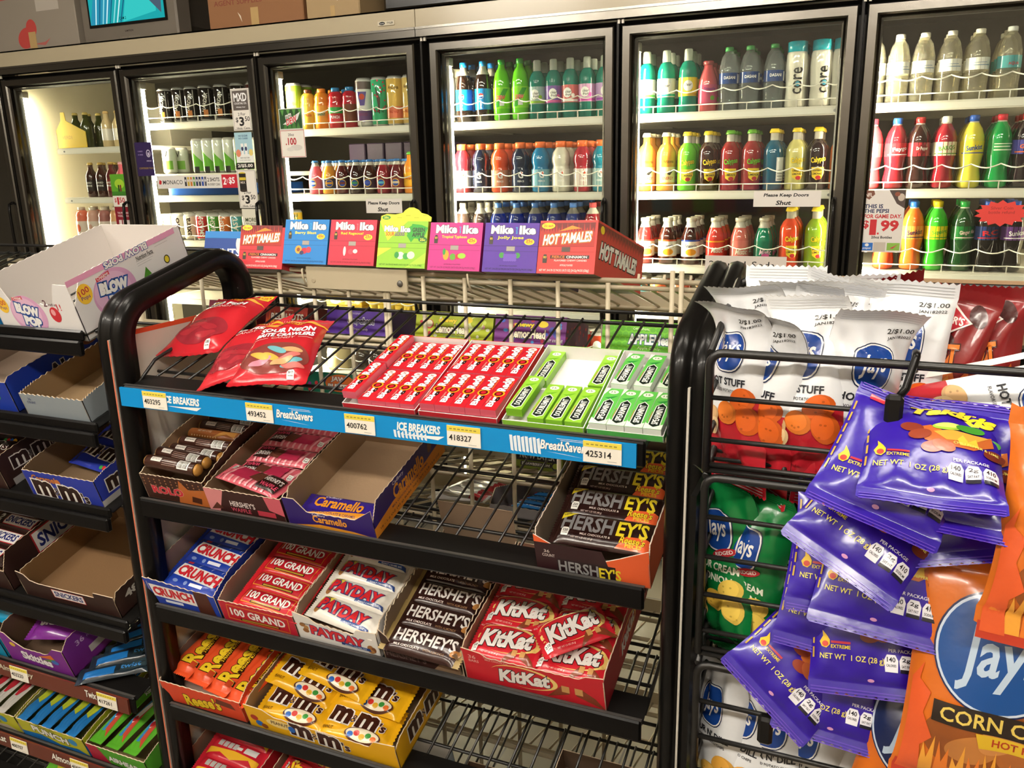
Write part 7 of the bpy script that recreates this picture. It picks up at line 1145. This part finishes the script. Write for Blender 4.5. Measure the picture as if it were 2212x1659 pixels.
    TK = (('topmost, lying nearly flat', (3.246, -2.302, 1.260), 0, 28, -1, 3), ('second, turned left under the topmost', (3.205, -2.292, 1.236), 6, 46, -22, 0), ('third, its lower edge under the topmost', (3.252, -2.286, 1.234), -4, 44, -3, 0), ('tilted steeply to the left, upper middle', (3.183, -2.278, 1.184), 8, 52, -34, 2), ('tilted to the right, upper middle', (3.258, -2.262, 1.194), -4, 52, 16, 0), ('upright in the middle of the bunch', (3.216, -2.268, 1.124), 0, 58, -5, 0), ('behind the upright middle bag, left', (3.196, -2.250, 1.126), 4, 62, -3, 0), ('low middle, wrinkled front', (3.222, -2.256, 1.058), -2, 58, 6, 5), ('low middle, left of the wrinkled one', (3.186, -2.242, 1.082), 6, 62, -8, 0), ('lowest left, hanging by one corner', (3.128, -2.238, 1.016), 12, 60, -44, 0), ('lowest of the bunch', (3.190, -2.240, .990), 4, 60, -7, 0))
    for k, (lb, pos, yaw, lean, roll_, cr) in enumerate(TK):
        M = T(*pos) @ E3(rz=yaw) @ E3(rx=lean) @ E3(rz=roll_) @ T(0, Lp / 2, 0)
        bagthing('snack_bag', 'purple tortilla chip bag, %s' % lb, M, W, Lp, .026, pu, tk, 60 + k, wr=.0025 + cr * .0004, wig=.004 + cr * .001, crease=1.2, group='purple tortilla chip bags', fin=.011, waist=.05, cat='snack bag')
    # orange corn chip bags
    orr = '#cf6a1e'; OW, OL = .155, .205
    flm = lambda s: [('p', [(s * .073, -.09), (s * .056, -.09), (s * .06, -.06), (s * .052, -.05), (s * .062, -.03), (s * .058, -.012), (s * .068, -.004), (s * .066, .01), (s * .074, -.005)], '#d85a2c')]
    bot = [('p', [(-.07 + i * .0117, -.088), (-.069 + i * .0117, -.062 + (i % 3) * .006), (-.065 + i * .0117, -.07), (-.061 + i * .0117, -.055 + (i % 2) * .008), (-.0585 + i * .0117, -.088)], ('#e07a2c', '#e8a03a')[i % 2]) for i in range(12)]
    circ = lambda c: [('e', -.012, .03, .049, .049, '#12204a'), ('e', -.012, .03, .0475, .0475, '#c8d4e4'), ('e', -.012, .03, .0455, .0455, c), tx('Jays', -.01, .028, .07, .052, '#b8cce0', b=.03, sh=.35, rot=8)]
    oo = [('e', 0, -.045, .06, .035, '#8a4a1e'), ('e', -.02, -.05, .022, .012, '#b8763a', 20), ('e', .02, -.055, .024, .013, '#a8622e', -15), ('e', .0, -.035, .02, .012, '#c8864a', 40), ('p', [(-.075, -.096), (.075, -.096), (.075, -.082), (-.075, -.082)], '#b83a24')] + bot + flm(-1) + flm(1) + circ('#12488c') + [('r', -.055, -.033, .062, -.015, '#241a14'), tx('CORN CHIPS', .0, -.024, .098, .012, '#d8bc5a', b=.03), ('p', [(-.02, -.034), (.064, -.034), (.064, -.045), (-.016, -.046)], '#d8b02c'), tx('HOT FLAVORED', .026, -.0395, .066, .0065, '#a83a1c', b=.04), ('p', [(.026, .0), (.03, .016), (.036, .01), (.042, .024), (.052, .014), (.062, .026), (.07, .01), (.07, -.016), (.03, -.014)], '#e0a83a'), tx('HOT', .05, .009, .03, .01, '#b83a24', b=.08, o=('#3a1408', .06)), tx('STUFF', .05, -.004, .036, .01, '#b83a24', b=.08, o=('#3a1408', .06)), tx('2/$1.00', .055, .055, .026, .005, '#6a3a1a'), tx('JAN 04', .055, .048, .022, .004, '#6a3a1a'), tx('NET WT 2 OZ (57 g)', .03, -.094, .05, .004, '#5a2410')]
    g = 'orange corn chip bags hanging at the right'
    bagthing('snack_bag', 'large orange corn chip bag with blue circle, lower right', T(3.320, -2.265, 1.098) @ E3(rz=-6) @ E3(rx=80) @ E3(rz=-1), OW, OL, .045, orr, oo, 81, group=g, cat='snack bag', wr=.003)
    bagthing('snack_bag', 'orange corn chip bag hanging above the large one', T(3.368, -2.285, 1.247) @ E3(rz=-8) @ E3(rx=78) @ E3(rz=-2), OW, .17, .04, orr, [q for q in oo if True], 82, group=g, cat='snack bag', wr=.003)
    bagthing('snack_bag', 'orange corn chip bag half hidden behind the large one', T(3.268, -2.238, .995) @ E3(rz=-16) @ E3(rx=80) @ E3(rz=-6), .11, .18, .035, orr, shift(circ('#101f4a'), .01, 0) + [q for q in bot if abs(q[1][0][0]) < .04], 83, group=g, cat='snack bag', wr=.003)
    bagthing('snack_bag', 'clear pink and yellow snack pouch behind the purple bags', T(3.275, -2.19, 1.14) @ E3(rx=78) @ E3(rz=-12), .07, .16, .03, '#c87a6a', [('r', -.03, -.05, .03, -.02, '#e0b83a'), ('e', 0, .02, .024, .03, '#b02a3a')], 84, cat='snack bag')
chips()
